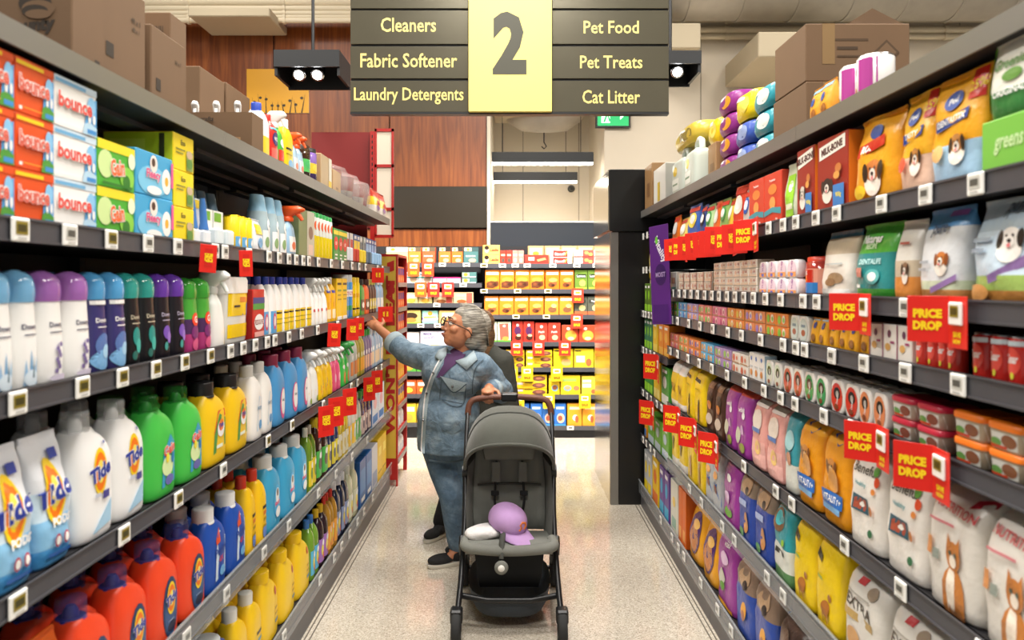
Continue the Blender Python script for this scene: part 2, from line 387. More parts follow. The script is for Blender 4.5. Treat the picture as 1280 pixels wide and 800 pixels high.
# yellow poster on the wood wall
a = at(308, 141, YW-.02); b = at(386, 86, YW-.02); W_, H_ = b[0]-a[0], b[2]-a[2]; sp = [('r', -1, 0, 1, 1, 'dda01c')]
for k in range(9):
    u = -.75+.19*k; v = .15+.3*random.random(); sp.append(('p', [(u-.02, 0), (u+.02, 0), (u+.12*random.uniform(-1, 1)+.01, v+.12)], '2a2008'))
    sp.append(('e', u, v, .05, .03, '33270a'))
thing('poster', 'yellow poster with dark plant sketch on wood wall', 'poster', ((a[0]+b[0])/2, YW-.012, a[2]),
      [('board', MB().box(-W_/2, W_/2, 0, .012, 0, H_).mesh('board'), 'tag_white'), ('print', printed(sp, W_, H_, flat=True).mesh('print'), 'carton')])
# ceiling spot fixtures
mat('spot_glow', 'ffffff', emit=32); mat('reflector', 'b8b8bc', rough=.15, metal=1)
def spot_box(px0, px1, py0, py1, y, spots, label):
    a = at(px0, py0, y); b = at(px1, py1, y); W_ = b[0]-a[0]; Hh = a[2]-b[2]; c = (a[0]+b[0])/2
    bm = MB()
    bm.box(-W_/2, W_/2, 0, .02, .075, Hh); bm.box(-W_/2, W_/2, .36, .38, 0, Hh); bm.box(-W_/2, -W_/2+.02, .02, .36, .015, Hh); bm.box(W_/2-.02, W_/2, .02, .36, .015, Hh)
    bm.box(-W_/2+.02, W_/2-.02, .02, .36, Hh-.02, Hh)
    rd = MB().tube([(0, .18, Hh), (0, .18, 5.6-b[2])], .012, '303030', 8)
    P = [('housing', bm.mesh('housing'), 'black_metal'), ('rod', rd.mesh('rod'), 'black_metal')]
    for x in spots:
        M = Matrix.Translation((x, .075, .035)) @ Matrix.Rotation(math.radians(-52), 4, 'X')
        P.append(('spot_can', MB().lathe([(.02, .1), (.045, .085), (.05, 0), (.042, -.005)], '303030', 16).xf(M).mesh('spot_can'), 'reflector'))
        P.append(('lamp_face', MB().lathe([(.0001, -.0075), (.034, -.007)], 'ffffff', 16).xf(M).mesh('lamp_face'), 'spot_glow', len(P)-1))
    thing('spot_fixture', label, 'lamp', (c, y, b[2]), P)
spot_box(342, 424, 62, 96, 5.4, (-.075, .06), 'black twin spot fixture glowing before wood wall, beside aisle sign')
spot_box(812, 877, 63, 92, 5.4, (-.1, .03), 'black spot fixture partly behind the aisle sign, above pet food')
# ---------------------------------------------------------------- hanging aisle sign
YS = 4.0
def S(px, py): p = at(px, py, YS); return p[0], p[2]
sg = MB(); rows = [(-75, -33), (-31, 10.5), (13, 55), (58, 98), (101, 140)]
mat('sign_slat', '605c4d', rough=.24, metal=.45, vary=.03); mat('sign_yellow', 'fdea86', rough=.4, vary=.01); mat('sign_letter', 'f6e386', rough=.45); mat('sign_frame', '1e1f20', rough=.4)
mat('sign_digit', '4b4a3e', rough=.45)
x0, zb = S(438, 143); x1, zt = S(836, -80)
P = [('frame', MB().box(x0, x1, YS+.012, YS+.045, zb, zt).box(x0, x1, YS-.004, YS+.012, zb, zb+.012).mesh('frame'), 'sign_frame')]
def flat_text(t, px, py, hpx, y, maxpx=None, bold=.02, depth=.002):
    V, Fs, size = text_shape(t, bold); cx, cz = S(px, py); sc_ = hpx/F*YS/size[1]; sx = sc_ if not maxpx else maxpx/F*YS/size[0]
    return MB().add([(cx+a*sx, y, cz+b*sc_) for a, b in V], Fs, 'ffffff')
words = {2: ('Cleaners', 'Pet Food'), 3: ('Fabric Softener', 'Pet Treats'), 4: ('Laundry Detergents', 'Cat Litter')}
tw = {'Cleaners': (510.5, 31, 18, 69), 'Fabric Softener': (511, 75.5, 18, 121), 'Laundry Detergents': (511, 120, 21, 137), 'Pet Food': (764, 34, 16, 69), 'Pet Treats': (764, 77.5, 16, 78), 'Cat Litter': (764, 121, 17, 72)}
for side, (xa, xb) in enumerate(((438, 585), (690.5, 836))):
    for r_, (ya, yb) in enumerate(rows):
        a, z1 = S(xa, ya); b, z0 = S(xb, yb)
        P.append(('slat', MB().box(a, b, YS, YS+.012, z0, z1, r=.0015).mesh('slat'), 'sign_slat')); k = len(P)-1
        if r_ in words:
            t = words[r_][side]; q = tw[t]
            P.append(('lettering', flat_text(t, q[0], q[1], q[2], YS-.0008, q[3], .012).mesh('lettering'), 'sign_letter', k))
a, z1 = S(586, -78); b, z0 = S(689.5, 141)
P.append(('centre_panel', MB().box(a, b, YS-.03, YS+.012, z0, z1, r=.002).mesh('centre_panel'), 'sign_yellow')); k = len(P)-1
P.append(('digit', flat_text('2', 637, 56, 78, YS-.031, 42, .045).mesh('digit'), 'sign_digit', k))
rd = MB()
for px in (470, 804): x, z = S(px, -78); rd.tube([(x, YS+.03, zt), (x, YS+.03, 5.6)], .006, '404040', 6)
P.append(('hanging_rod', rd.mesh('hanging_rod'), 'black_metal'))
thing('aisle_sign', 'hanging aisle 2 sign with yellow centre and dark slats', 'sign', (0, 0, 0), P)
# ---------------------------------------------------------------- the two shelving racks, bay by bay
LB = [.2, 1.32, 2.45, 3.57, 4.69, 5.8]; RB = [.2, 1.32, 2.45, 3.5, 4.46, 5.36]
FARZ = [.131, .50, .83, 1.13, 1.385, 2.093]                            # the last pet-food bay has its own shelf heights
EARLY = ['first', 'second', 'third', 'fourth', 'fifth', 'sixth', 'seventh', 'eighth', 'ninth', 'tenth', 'eleventh', 'twelfth', 'thirteenth', 'fourteenth', 'fifteenth', 'sixteenth', 'seventeenth', 'eighteenth', 'nineteenth', 'twentieth',
         'twenty-first', 'twenty-second', 'twenty-third', 'twenty-fourth', 'twenty-fifth', 'twenty-sixth', 'twenty-seventh', 'twenty-eighth', 'twenty-ninth', 'thirtieth']
for s, B, Z, nm in ((-1, LB, LZ, 'detergent'), (1, RB, RZ, 'pet-food')):
    for k in range(5):
        y0, y1 = B[k]+.001, B[k+1]-.001; zs = FARZ if (s > 0 and k == 4) else Z
        def bx(a, b, ya, yb, za, zb, r=0, mb=None):
            a, b = sorted((s*a, s*b)); return (mb or MB()).box(a, b, ya, yb, za, zb, r=r)
        P = [('back_panel', bx(1.44, 1.48, y0, y1, 0, 2.12 if k else 2.12).mesh('back_panel'), 'shelf_dark'),
             ('kick_plate', bx(XS, XS+.012, y0, y1, 0, zs[0]-.025).mesh('kick_plate'), 'shelf_grey'),
             ('base', bx(XS+.012, 1.44, y0, y1, 0, zs[0]-.025).mesh('base'), 'shelf_dark')]
        for yy in (y0, y1-.03): P.append(('upright', bx(1.40, 1.44, yy, yy+.03, 0, 2.12).mesh('upright'), 'shelf_dark'))
        for i, z in enumerate(zs):
            top = i == len(zs)-1
            P.append(('shelf', bx(XS+.006, 1.40 if i else 1.44, y0, y1, z-.02, z+.012).mesh('shelf'), 'shelf_dark' if top else 'shelf_dark')); q = len(P)-1
            rl = bx(XS, XS+.006, y0, y1, z-.024, z+.024)
            if not top:
                bx(XS-.003, XS+.006, y0, y1, z+.019, z+.024, mb=rl); bx(XS-.003, XS+.006, y0, y1, z-.024, z-.019, mb=rl)
            P.append(('price_rail', rl.mesh('price_rail'), 'rail_top' if top else 'shelf_grey', q))
            if top:
                for xa in (1.05, 1.2, 1.33): P.append(('stiffener', bx(xa, xa+.06, y0+.04, y1-.04, z-.034, z-.02).mesh('stiffener'), 'shelf_grey', q))
            if i in (0, 1) and not (s > 0 and k == 4 and i == 1) and k:
                g = bx(XS-.014, XS-.011, y0, y1, z-.03, z+.06); bx(XS-.02, XS-.011, y0, y1, z+.057, z+.06, mb=g)
                P.append(('guard', g.mesh('guard'), 'clear_guard', q))
        thing('shelving_bay', '%s dark steel shelving bay from the camera, %s rack' % (EARLY[k], nm), 'shelving', (0, 0, 0), P)
# black end unit with steel side at the end of the pet-food rack
x0 = at(763, 0, 5.36)[0]; ye = 5.37
P = [('body', MB().box(x0+.02, 1.46, ye+.02, 6.33, 0, 2.42).mesh('body'), 'black_panel'), ('lower_front', MB().box(x0+.06, 1.46, ye+.002, ye+.02, 0, 1.97, r=.003).mesh('lower_front'), 'black_panel'),
     ('upper_front', MB().box(x0-.005, 1.46, ye-.012, ye+.02, 1.975, 2.42, r=.003).mesh('upper_front'), 'black_panel'),
     ('corner_strip', MB().box(x0+.004, x0+.06, ye-.002, ye+.02, 0, 1.97, r=.002).mesh('corner_strip'), 'rail_top'),
     ('steel_side', MB().box(x0, x0+.02, ye+.02, 6.35, 0, 1.97).mesh('steel_side'), 'steel'), ('steel_header', MB().box(x0-.012, x0+.02, ye+.02, 6.36, 1.985, 2.42).mesh('steel_header'), 'steel')]
thing('end_unit', 'tall black cabinet with polished steel side ending the pet-food rack', 'cabinet', (0, 0, 0), P)
# ---------------------------------------------------------------- product kinds: each returns (parts, depth, height)
# local frame: width along x, front at -y, base at z = 0, origin at the middle of the base
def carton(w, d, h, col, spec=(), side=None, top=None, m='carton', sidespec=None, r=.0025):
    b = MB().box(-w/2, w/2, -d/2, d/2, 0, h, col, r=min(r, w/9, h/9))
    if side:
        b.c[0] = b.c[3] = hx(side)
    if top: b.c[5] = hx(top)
    P = [('body', b.mesh('carton_body'), m)]
    pm = MB()
    if spec: printed(spec, w, h, lambda x, z: -d/2, pm, flat=True)
    if sidespec:                                       # print on both end faces
        for sg_ in (-1,):
            n0 = len(pm.v); printed(sidespec, d, h, lambda x, z: -w/2, pm, flat=True); pm.xf(Matrix.Rotation(sg_*math.pi/2, 4, 'Z'), n0)
    if pm.f: P.append(('print', pm.mesh('print'), m))
    return P, d, h
JUG = [(0, -.84, .84, .8), (.02, -.95, .95, .95), (.1, -1, 1, 1), (.35, -1, 1, 1), (.5, -1, 1, 1), (.62, -.97, .94, .98), (.72, -.9, .74, .9), (.79, -.8, .44, .8), (.83, -.72, .16, .7), (.85, -.64, .06, .62)]
ROUND = [(0, -.86, .86, .86), (.02, -.97, .97, .97), (.1, -1, 1, 1), (.5, -1, 1, 1), (.66, -.96, .96, .96), (.76, -.78, .78, .8), (.83, -.5, .5, .56), (.86, -.36, .36, .45)]
SLOPE = [(0, -.88, .88, .85), (.02, -.97, .97, .97), (.15, -1, 1, 1), (.4, -1, 1, 1), (.58, -1, .95, .96), (.72, -.95, .6, .86), (.82, -.86, .16, .72), (.87, -.78, -.1, .6)]
WAVE = [(0, -.8, .8, .85), (.02, -.92, .92, .95), (.12, -1, 1, 1), (.35, -.9, .96, 1), (.55, -.86, .88, .95), (.75, -.96, .98, 1), (.86, -1, .98, 1), (.92, -.8, .8, .8)]
def body_loft(prof, w, d, h, n=3.3, sub=3): return Loft([(z*h, a*w/2, b*w/2, -k*d/2, k*d/2) for z, a, b, k in prof], n, sub=sub)
def shift(spec, du):
    out = []
    for q in spec:
        q = list(q)
        if q[0] == 'p': q[1] = [(u+du, v) for u, v in q[1]]
        elif q[0] == 't': q[2] += du
        elif q[0] == 'e': q[1] += du
        else: q[1] = max(-.97, q[1]+du); q[3] += du
        out.append(tuple(q))
    return out
def bottle(w, d, h, col, spec, cap='solid', capcol='ffffff', prof=JUG, inner=None, handle=True, n=3.3, m='plastic', capr=None, ztop=None, label_mat='plastic'):
    d = d*.78 if prof is not ROUND else d
    if prof is not ROUND: spec = shift(spec, -.2)
    L = body_loft(prof, w, d, h, n); zt = prof[-1][0]*h; cx = (prof[-1][1]+prof[-1][2])/2*w/2; rn = (prof[-1][2]-prof[-1][1])/2*w/2
    P = [('body', L.add(MB(), col, 22).mesh('bottle_body'), m)]
    if spec: P.append(('label', printed(spec, w, h, L.surf).mesh('label'), label_mat))
    r = capr*w/2 if capr else rn*1.1
    if cap == 'cup':                                       # clear measuring cup over a spout on a coloured ring
        z0 = zt-.1*h
        P.append(('collar', MB().lathe([(r*1.02, z0+.03*h), (r*1.04, zt-.01*h), (r*.9, zt+.005*h)], inner or capcol, 18, cx).mesh('collar'), 'plastic'))
        P.append(('spout', MB().lathe([(r*.55, zt), (r*.5, zt+.05*h), (r*.3, zt+.09*h)], inner or capcol, 12, cx).mesh('spout'), 'plastic'))
        P.append(('cup', MB().lathe([(r*1.0, zt-.04*h), (r*1.0, h*.97), (r*.96, h), (.001, h)], capcol, 20, cx).mesh('cup'), 'clear_cap'))
    elif cap == 'solid':
        pr = [(r, zt-.025*h), (r, h*.985), (r*.93, h), (.001, h)]
        P.append(('cap', MB().lathe(pr, capcol, 18, cx).mesh('cap'), 'plastic'))
        if handle is True: P.append(('cap_ring', MB().lathe([(r*1.06, zt-.035*h), (r*1.06, zt-.012*h), (r, zt-.008*h)], capcol, 18, cx).mesh('cap_ring'), 'plastic'))
    elif cap == 'dome':
        pr = [(-w, 0)]
    if handle and prof is JUG:
        hb = MB().tube([(w*.0, 0, zt-.02*h), (w*.2, 0, zt-.035*h), (w*.35, 0, h*.74), (w*.43, 0, h*.62), (w*.44, 0, h*.5)], [.0001+w*.05, w*.065, w*.07, w*.065, w*.04], col if isinstance(col, str) else col[0][1], 10, sq=1)
        P.append(('handle', hb.mesh('handle'), m))
    return P, d, h
def softener(w, d, h, body, capcol, spec):
    """slim bottle whose domed cap is as wide as its shoulders"""
    zc = .73*h
    L = Loft([(0, -.43*w, .43*w, -.42*d, .42*d), (.02*h, -.48*w, .48*w, -.48*d, .48*d), (.3*h, -.5*w, .5*w, -.5*d, .5*d), (.6*h, -.46*w, .46*w, -.46*d, .46*d), (zc, -.44*w, .44*w, -.44*d, .44*d)], 2.6, sub=3)
    C = Loft([(zc, -.46*w, .46*w, -.46*d, .46*d), (.82*h, -.48*w, .48*w, -.48*d, .48*d), (.92*h, -.43*w, .45*w, -.43*d, .43*d), (.97*h, -.3*w, .36*w, -.3*d, .3*d), (h, -.08*w, .2*w, -.1*d, .1*d)], 2.5, sub=3)
    return [('body', L.add(MB(), body, 20).mesh('bottle_body'), 'plastic'), ('label', printed(spec, w, h, L.surf).mesh('label'), 'plastic'), ('cap', C.add(MB(), capcol, 20).mesh('cap'), 'glossy')], d, h
def spray(w, d, h, col, headcol, spec, trig=None, prof=None):
    """trigger sprayer: bottle, neck collar, head with nozzle towards the near end, trigger"""
    L = body_loft(prof or [(0, -.9, .9, .9), (.03, -1, 1, 1), (.3, -1, 1, 1), (.48, -.82, .82, .9), (.58, -.72, .66, .8), (.66, -.42, .4, .55), (.72, -.3, .3, .4)], w, d, h, 2.6)
    P = [('body', L.add(MB(), col, 18).mesh('bottle_body'), 'plastic'), ('label', printed(spec, w, h, L.surf).mesh('label'), 'plastic'),
         ('collar', MB().lathe([(w*.2, .70*h), (w*.22, .76*h), (w*.16, .8*h)], headcol, 12).mesh('collar'), 'plastic')]
    hd = Loft([(.79*h, -w*.16, w*.2, -.13*w, .13*w), (.84*h, -w*.3, w*.3, -.16*w, .16*w), (.9*h, -w*.56, w*.36, -.17*w, .17*w), (.95*h, -w*.58, w*.36, -.17*w, .17*w), (h, -w*.42, w*.22, -.12*w, .12*w)], 3, sub=2)
    RT = Matrix.Rotation(math.pi/2, 4, 'Z')
    P.append(('spray_head', hd.add(MB(), headcol, 14).xf(RT).mesh('spray_head'), 'plastic'))
    P.append(('trigger', MB().tube([(-w*.3, 0, .88*h), (-w*.42, 0, .8*h), (-w*.5, 0, .72*h)], [w*.09, w*.075, w*.06], trig or headcol, 8).xf(RT).mesh('trigger'), 'plastic'))
    return P, d, h
def can(w, h, col, spec, lid='d8d8d8', m='glossy', neck=.93):
    r = w/2; L = Loft([(0, -r*.95, r*.95, -r*.95, r*.95), (.03*h, -r, r, -r, r), (neck*h, -r, r, -r, r), (neck*h+.02*h, -r*.93, r*.93, -r*.93, r*.93)], 2)
    P = [('body', L.add(MB(), col, 20).mesh('can_body'), m)]
    if spec: P.append(('label', printed(spec, w, h, L.surf).mesh('label'), m))
    P.append(('lid', MB().lathe([(r*.93, neck*h), (r*.93, h*.985), (r*.85, h), (.001, h)], lid, 18).mesh('lid'), 'plastic' if neck < .9 else 'metal'))
    return P, w, h
def aerosol(w, h, col, capcol, spec):
    r = w/2; L = Loft([(0, -r*.96, r*.96, -r*.96, r*.96), (.02*h, -r, r, -r, r), (.45*h, -r, r, -r, r), (.62*h, -r*.86, r*.86, -r*.86, r*.86), (.72*h, -r*.8, r*.8, -r*.8, r*.8)], 2, sub=2)
    C = Loft([(.72*h, -r*.8, r*.8, -r*.8, r*.8), (.83*h, -r*.66, r*.66, -r*.66, r*.66), (.93*h, -r*.78, r*.74, -r*.6, r*.6), (h, -r*.95, r*.7, -r*.5, r*.5)], 2, sub=2)
    return [('body', L.add(MB(), col, 18).mesh('can_body'), 'glossy'), ('label', printed(spec, w, h, L.surf).mesh('label'), 'glossy'), ('cap', C.add(MB(), capcol, 18).mesh('cap'), 'plastic')], w, h
def pouch(w, d, h, col, spec, wob=.0022, top=.035, seal=None, lean=0, flatten=.9, m='film', sidespec=None):
    """stand-up bag: full base, belly, flat crimped top"""
    L = Loft([(0, -.46*w, .46*w, -.40*d, .40*d), (.03*h, -.49*w, .49*w, -.47*d, .47*d), (.25*h, -.5*w, .5*w, -.5*d, .5*d), (.5*h, -.5*w, .5*w, -.46*d, .46*d), (.72*h, -.5*w, .5*w, -.33*d, .33*d),
              (.87*h, -.5*w, .5*w, -.16*d, .16*d), (.945*h, -.5*w, .5*w, -.03*d, .03*d), (h, -.5*w, .5*w, -.02*d, .02*d)], 3.6, wob, sub=2)
    P = [('body', L.add(MB(), col, 30).mesh('bag_body'), m), ('print', printed(spec, w, h, L.surf, eps=.0007+wob*.55).mesh('print'), m)]
    sc_ = seal or (col if isinstance(col, str) else col[-1][1]); mb = MB()
    for k in range(3):
        z = h*(.955+.014*k); mb.box(-.495*w, .495*w, -.02*d-.0018, .02*d+.0018, z, z+.006*h, sc_)
    P.append(('seal', mb.mesh('seal'), m)); return P, d, h
def sack(w, d, h, col, spec, wob=.0028, m='film', sidecol=None):
    """block-bottom kibble bag: boxy, gusseted sides, pinched and folded top"""
    L = Loft([(0, -.46*w, .46*w, -.44*d, .44*d), (.03*h, -.49*w, .49*w, -.49*d, .49*d), (.2*h, -.5*w, .5*w, -.5*d, .5*d), (.55*h, -.5*w, .5*w, -.5*d, .5*d), (.78*h, -.49*w, .49*w, -.45*d, .47*d),
              (.9*h, -.48*w, .48*w, -.3*d, .38*d), (.97*h, -.48*w, .48*w, -.05*d, .16*d), (h, -.48*w, .48*w, .03*d, .08*d)], 5, wob, sub=2)
    P = [('body', L.add(MB(), col, 32).mesh('bag_body'), m), ('print', printed(spec, w, h, L.surf, eps=.0007+wob*.55).mesh('print'), m)]
    g = MB()
    for sx in (-1, 1):
        g.add([(sx*.503*w, -.1*d, .1*h), (sx*.503*w, .1*d, .1*h), (sx*.503*w, .06*d, .8*h), (sx*.503*w, -.06*d, .8*h)], [(0, 1, 2, 3) if sx > 0 else (3, 2, 1, 0)], sidecol or (col if isinstance(col, str) else col[0][1]))
    P.append(('gusset', g.mesh('gusset'), m)); return P, d, h
def cup_pack(w, d, h, rim, face, spec):
    """sealed oval tray of wet food standing on its edge, lid to the aisle"""
    L = Loft([(0, -.3*w, .3*w, -.5*d, .3*d), (.05*h, -.42*w, .42*w, -.5*d, .4*d), (.2*h, -.5*w, .5*w, -.5*d, .5*d), (.8*h, -.5*w, .5*w, -.5*d, .5*d), (.95*h, -.42*w, .42*w, -.5*d, .4*d), (h, -.3*w, .3*w, -.5*d, .3*d)], 8)
    ln = printed([('e', 0, .5, .84, .43, face)]+list(spec), w, h, lambda x, z: -d/2, flat=True)
    return [('tray', L.add(MB(), rim, 16).mesh('tray'), 'plastic'), ('lid_film', ln.mesh('lid_film'), 'glossy')], d, h
def tub(w, d, h, col, lid, spec):
    L = Loft([(0, -.42*w, .42*w, -.42*d, .42*d), (.06*h, -.45*w, .45*w, -.45*d, .45*d), (.78*h, -.48*w, .48*w, -.48*d, .48*d)], 6)
    return [('body', L.add(MB(), col, 20).mesh('tub_body'), 'glossy'), ('label', printed(spec, w, h, L.surf).mesh('label'), 'glossy'),
            ('lid', Loft([(.76*h, -.5*w, .5*w, -.5*d, .5*d), (.95*h, -.5*w, .5*w, -.5*d, .5*d), (h, -.47*w, .47*w, -.47*d, .47*d)], 6).add(MB(), lid, 20).mesh('lid'), 'plastic')], d, h
def hang_card(w, d, h, card, spec, item, itemcol):
    """carded tool: backing card with a brush or sponge in front"""
    P = [('card', MB().box(-w/2, w/2, d/2-.004, d/2, 0, h, card, r=.001).mesh('card'), 'carton'), ('print', printed(spec, w, h, lambda x, z: d/2-.004, flat=True).mesh('print'), 'carton')]
    if item == 'brush':
        P.append(('handle', MB().tube([(0, 0, h*1.0), (w*.05, 0, h*.8), (0, -d*.1, h*.5), (0, -d*.1, h*.35)], [.008, .011, .012, .016], itemcol, 10).mesh('handle'), 'plastic'))
        P.append(('bristles', MB().box(-w*.34, w*.34, -d*.4, d*.3, h*.05, h*.34, 'e8ecf0', r=.006).mesh('bristles'), 'matte'))
    else:
        P.append(('sponge', MB().box(-w*.38, w*.38, -d*.45, d*.3, h*.08, h*.5, itemcol, r=.006).mesh('sponge'), 'matte'))
    return P, d, h
# ---------------------------------------------------------------- rows of products on a shelf
SHELF_L = ['bottom shelf', 'second shelf up', 'third shelf up', 'fourth shelf up', 'fifth shelf up', 'top shelf']
SHELF_R = ['bottom shelf', 'second shelf up', 'third shelf up', 'fourth shelf up', 'fifth shelf up', 'sixth shelf up', 'seventh shelf up', 'top shelf']
LEVEL = {1: [''], 2: ['lower', 'upper'], 3: ['bottom', 'middle', 'top'], 4: ['lowest', 'second-lowest', 'third-lowest', 'highest']}
def put_parts(proto, loc, rz, tilt=0):
    """copy of a thing with its parts, sharing mesh data"""
    r = proto.copy(); COL.objects.link(r); r.location = loc; r.rotation_euler = (tilt, 0, rz)
    def rec(a, b):
        for ch in a.children:
            c = ch.copy(); COL.objects.link(c); c.parent = b; rec(ch, c)
    rec(proto, r); return r
def row(side, shelf, px0, px1, n, kind, name, desc, cat, stack=1, back=0, setb=0, jit=1, zs=None, where=None, gap=.97, x=XF, lean=0, backgap=.004, yaw=0):
    """n facings of one product between two picture columns of the rack face; kind(width) builds it"""
    s = -1 if side == 'L' else 1
    y0, y1 = sorted((ydepth(px0, x), ydepth(px1, x))); wy = (y1-y0)/n
    parts, d, h = kind(wy*gap); z = (zs if zs is not None else (LZ if side == 'L' else RZ)[shelf]+.0125)
    rack = 'detergent rack' if side == 'L' else 'pet-food rack'
    wh = where or '%s, %s' % ((SHELF_L if side == 'L' else SHELF_R)[shelf], rack)
    rz0 = math.pi/2 if s < 0 else -math.pi/2; first = None; grp = '%s on the %s' % (desc, wh) if n*stack*(back+1) > 1 else None
    for k in range(n):
        for b in range(back+1):
            for l in range(stack):
                o_ = EARLY[k]+' ' if n > 1 else ''
                lab = desc
                if stack > 1 and n > 1: lab = '%s %s in %s stack' % (LEVEL[stack][l], desc, EARLY[k])
                elif stack > 1: lab = '%s %s of stack' % (LEVEL[stack][l], desc)
                elif n > 1 and not b: lab = '%s %s from camera' % (EARLY[k], desc)
                if b: lab = '%s behind %sfront one' % (desc if stack == 1 else LEVEL[stack][l]+' '+desc, o_)
                if b > 1: lab = lab.replace('behind', 'farther behind')
                lab += ', '+wh
                jx, jr = random.uniform(0, .006)*jit, random.uniform(-.04, .04)*jit+yaw*(-1 if side == 'L' else 1)
                loc = (s*(x+setb+d/2+b*(d+backgap)+jx), y0+wy*(k+.5), z+l*(h+.0006))
                if first is None:
                    first = thing(name, lab, cat, loc, parts, rz0+jr, grp)
                else:
                    o = put_parts(first, loc, rz0+jr); o['label'] = lab
                    LABELS[lab] = LABELS.get(lab, 0)+1
                    if LABELS[lab] > 1: print('DUP', lab)
    return first
# ================================================================ detergent rack: products
W, K, Y_, RD, BL, GR = 'f4f4f2', '1a1a1c', 'f5cf1d', 'd22a22', '2460b8', '3fae49'
def lines(u0, u1, v0, v1, n, col, fr=.5):
    h = (v1-v0)/n; return [('r', u0, v0+h*i, u1-(u1-u0)*.25*((i*7) % 3)/2, v0+h*i+h*fr, col) for i in range(n)]
# fifth shelf up: dryer-sheet cartons, brushes, air fresheners
def bounce(base, top, word, edge):
    return lambda w: carton(w, .2, .108, base, [('r', -1, .86, 1, 1, top), ('r', -.95, .88, .45, .95, 'f8d020' if base != W else '6fb0dc'), ('p', [(.38, .02), (.98, .02), (.98, .8), (.62, .74), (.45, .5)], '5aa6e0'),
        ('e', .72, .62, .2, .2, '8cc6ee'), ('p', [(.3, .02), (.98, .02), (.98, .2), (.6, .3), (.36, .22)], '4f9a3c' if base != W else 'b8daf0'), ('r', .5, .05, .95, .14, '3f8fd2'),
        ('e', .6, .36, .07, .1, W), ('e', .82, .36, .07, .1, W), ('t', 'bounce', -.08, .55, .33, W, 1.62, 0, 0, .09), ('t', 'bounce', -.08, .55, .31, word, 1.58, 0, 0, .035),
        ('r', -.9, .06, -.75, .12, W), ('r', -.7, .1, .3, .12, edge)], side=base, top=edge, sidespec=[('t', 'bounce', 0, .5, .3, W if base != W else 'e08888', 1.6, 0, 0, .05), ('r', -.9, .8, .9, .92, top)])
row('L', 4, -40, 67, 2, bounce('e4531c', 'e4531c', 'e06a5a', 'f0a030'), 'dryer_sheet_box', 'orange dryer-sheet box', 'box', 3, jit=.3, gap=.985)
row('L', 4, 67, 121, 1, bounce(W, 'cfe4f4', 'e2504a', 'dce9f2'), 'dryer_sheet_box', 'white dryer-sheet box', 'box', 3, jit=.3)
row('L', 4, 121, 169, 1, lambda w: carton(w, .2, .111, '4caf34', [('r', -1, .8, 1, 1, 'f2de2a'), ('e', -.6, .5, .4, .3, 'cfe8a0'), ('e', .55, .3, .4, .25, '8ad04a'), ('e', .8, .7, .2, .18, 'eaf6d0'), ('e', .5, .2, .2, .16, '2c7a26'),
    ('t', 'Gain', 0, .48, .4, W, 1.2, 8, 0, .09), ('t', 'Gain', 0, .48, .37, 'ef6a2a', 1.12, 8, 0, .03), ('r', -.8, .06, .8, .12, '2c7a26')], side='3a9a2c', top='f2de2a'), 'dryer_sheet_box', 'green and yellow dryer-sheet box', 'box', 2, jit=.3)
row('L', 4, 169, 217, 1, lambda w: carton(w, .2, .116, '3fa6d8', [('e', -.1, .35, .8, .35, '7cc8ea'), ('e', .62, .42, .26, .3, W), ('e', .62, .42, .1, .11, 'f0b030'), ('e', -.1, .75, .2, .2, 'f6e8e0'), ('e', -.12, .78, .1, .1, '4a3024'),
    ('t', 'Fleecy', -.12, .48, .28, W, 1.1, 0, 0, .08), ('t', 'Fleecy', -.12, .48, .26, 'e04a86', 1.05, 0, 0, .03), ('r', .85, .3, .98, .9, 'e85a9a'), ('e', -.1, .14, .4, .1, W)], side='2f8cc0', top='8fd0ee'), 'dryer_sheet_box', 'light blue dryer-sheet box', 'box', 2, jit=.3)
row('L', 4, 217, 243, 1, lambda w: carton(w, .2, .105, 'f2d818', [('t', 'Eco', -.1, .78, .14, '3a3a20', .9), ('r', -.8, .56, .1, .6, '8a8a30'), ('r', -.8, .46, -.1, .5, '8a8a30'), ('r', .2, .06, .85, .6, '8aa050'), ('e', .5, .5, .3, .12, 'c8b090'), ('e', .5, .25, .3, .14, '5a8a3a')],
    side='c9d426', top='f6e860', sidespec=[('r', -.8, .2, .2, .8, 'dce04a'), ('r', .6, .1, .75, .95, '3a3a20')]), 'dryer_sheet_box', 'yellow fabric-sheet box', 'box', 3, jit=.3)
row('L', 4, 244, 269, 2, lambda w: hang_card(w*.95, .05, .155, 'dfe8f0', [('r', -.9, .05, .9, .25, '7fb2d8'), ('r', -.9, .8, .9, .97, 'f2d020')], 'brush', '3d74b8'), 'scrub_brush', 'blue scrub brush on white card', 'brush', jit=.6)
row('L', 4, 270, 296, 2, lambda w: hang_card(w*.95, .05, .13, 'f0f0ea', [('r', -.9, .72, .5, .95, '6fae3a'), ('r', -.8, .1, .8, .3, 'a8d0e4')], 'sponge', 'dce6ea'), 'scrub_sponge', 'white scrub pad on card', 'sponge', jit=.6)
row('L', 4, 297, 320, 3, lambda w: can(w*.95, .125, 'f2cf1a', [('r', -.7, .1, .7, .4, '6ab0e0'), ('e', 0, .25, .3, .1, W)], lid='f2cf1a', m='plastic'), 'polish_can', 'yellow canister', 'can')
row('L', 4, 320, 333, 1, lambda w: pouch(w, .05, .13, 'e8ecf0', [('r', -.7, .55, .7, .85, 'f0d020'), ('e', 0, .3, .5, .15, '70b0e0')]), 'wipes_pouch', 'white and yellow wipes pouch', 'pouch')
FRESH = [('r', -.7, .06, .7, .4, 'eef2f2'), ('e', .2, .48, .5, .12, W), ('t', 'air', .2, .48, .06, '5a80a0', .6), ('e', -.3, .2, .25, .09, '8fae7a')]
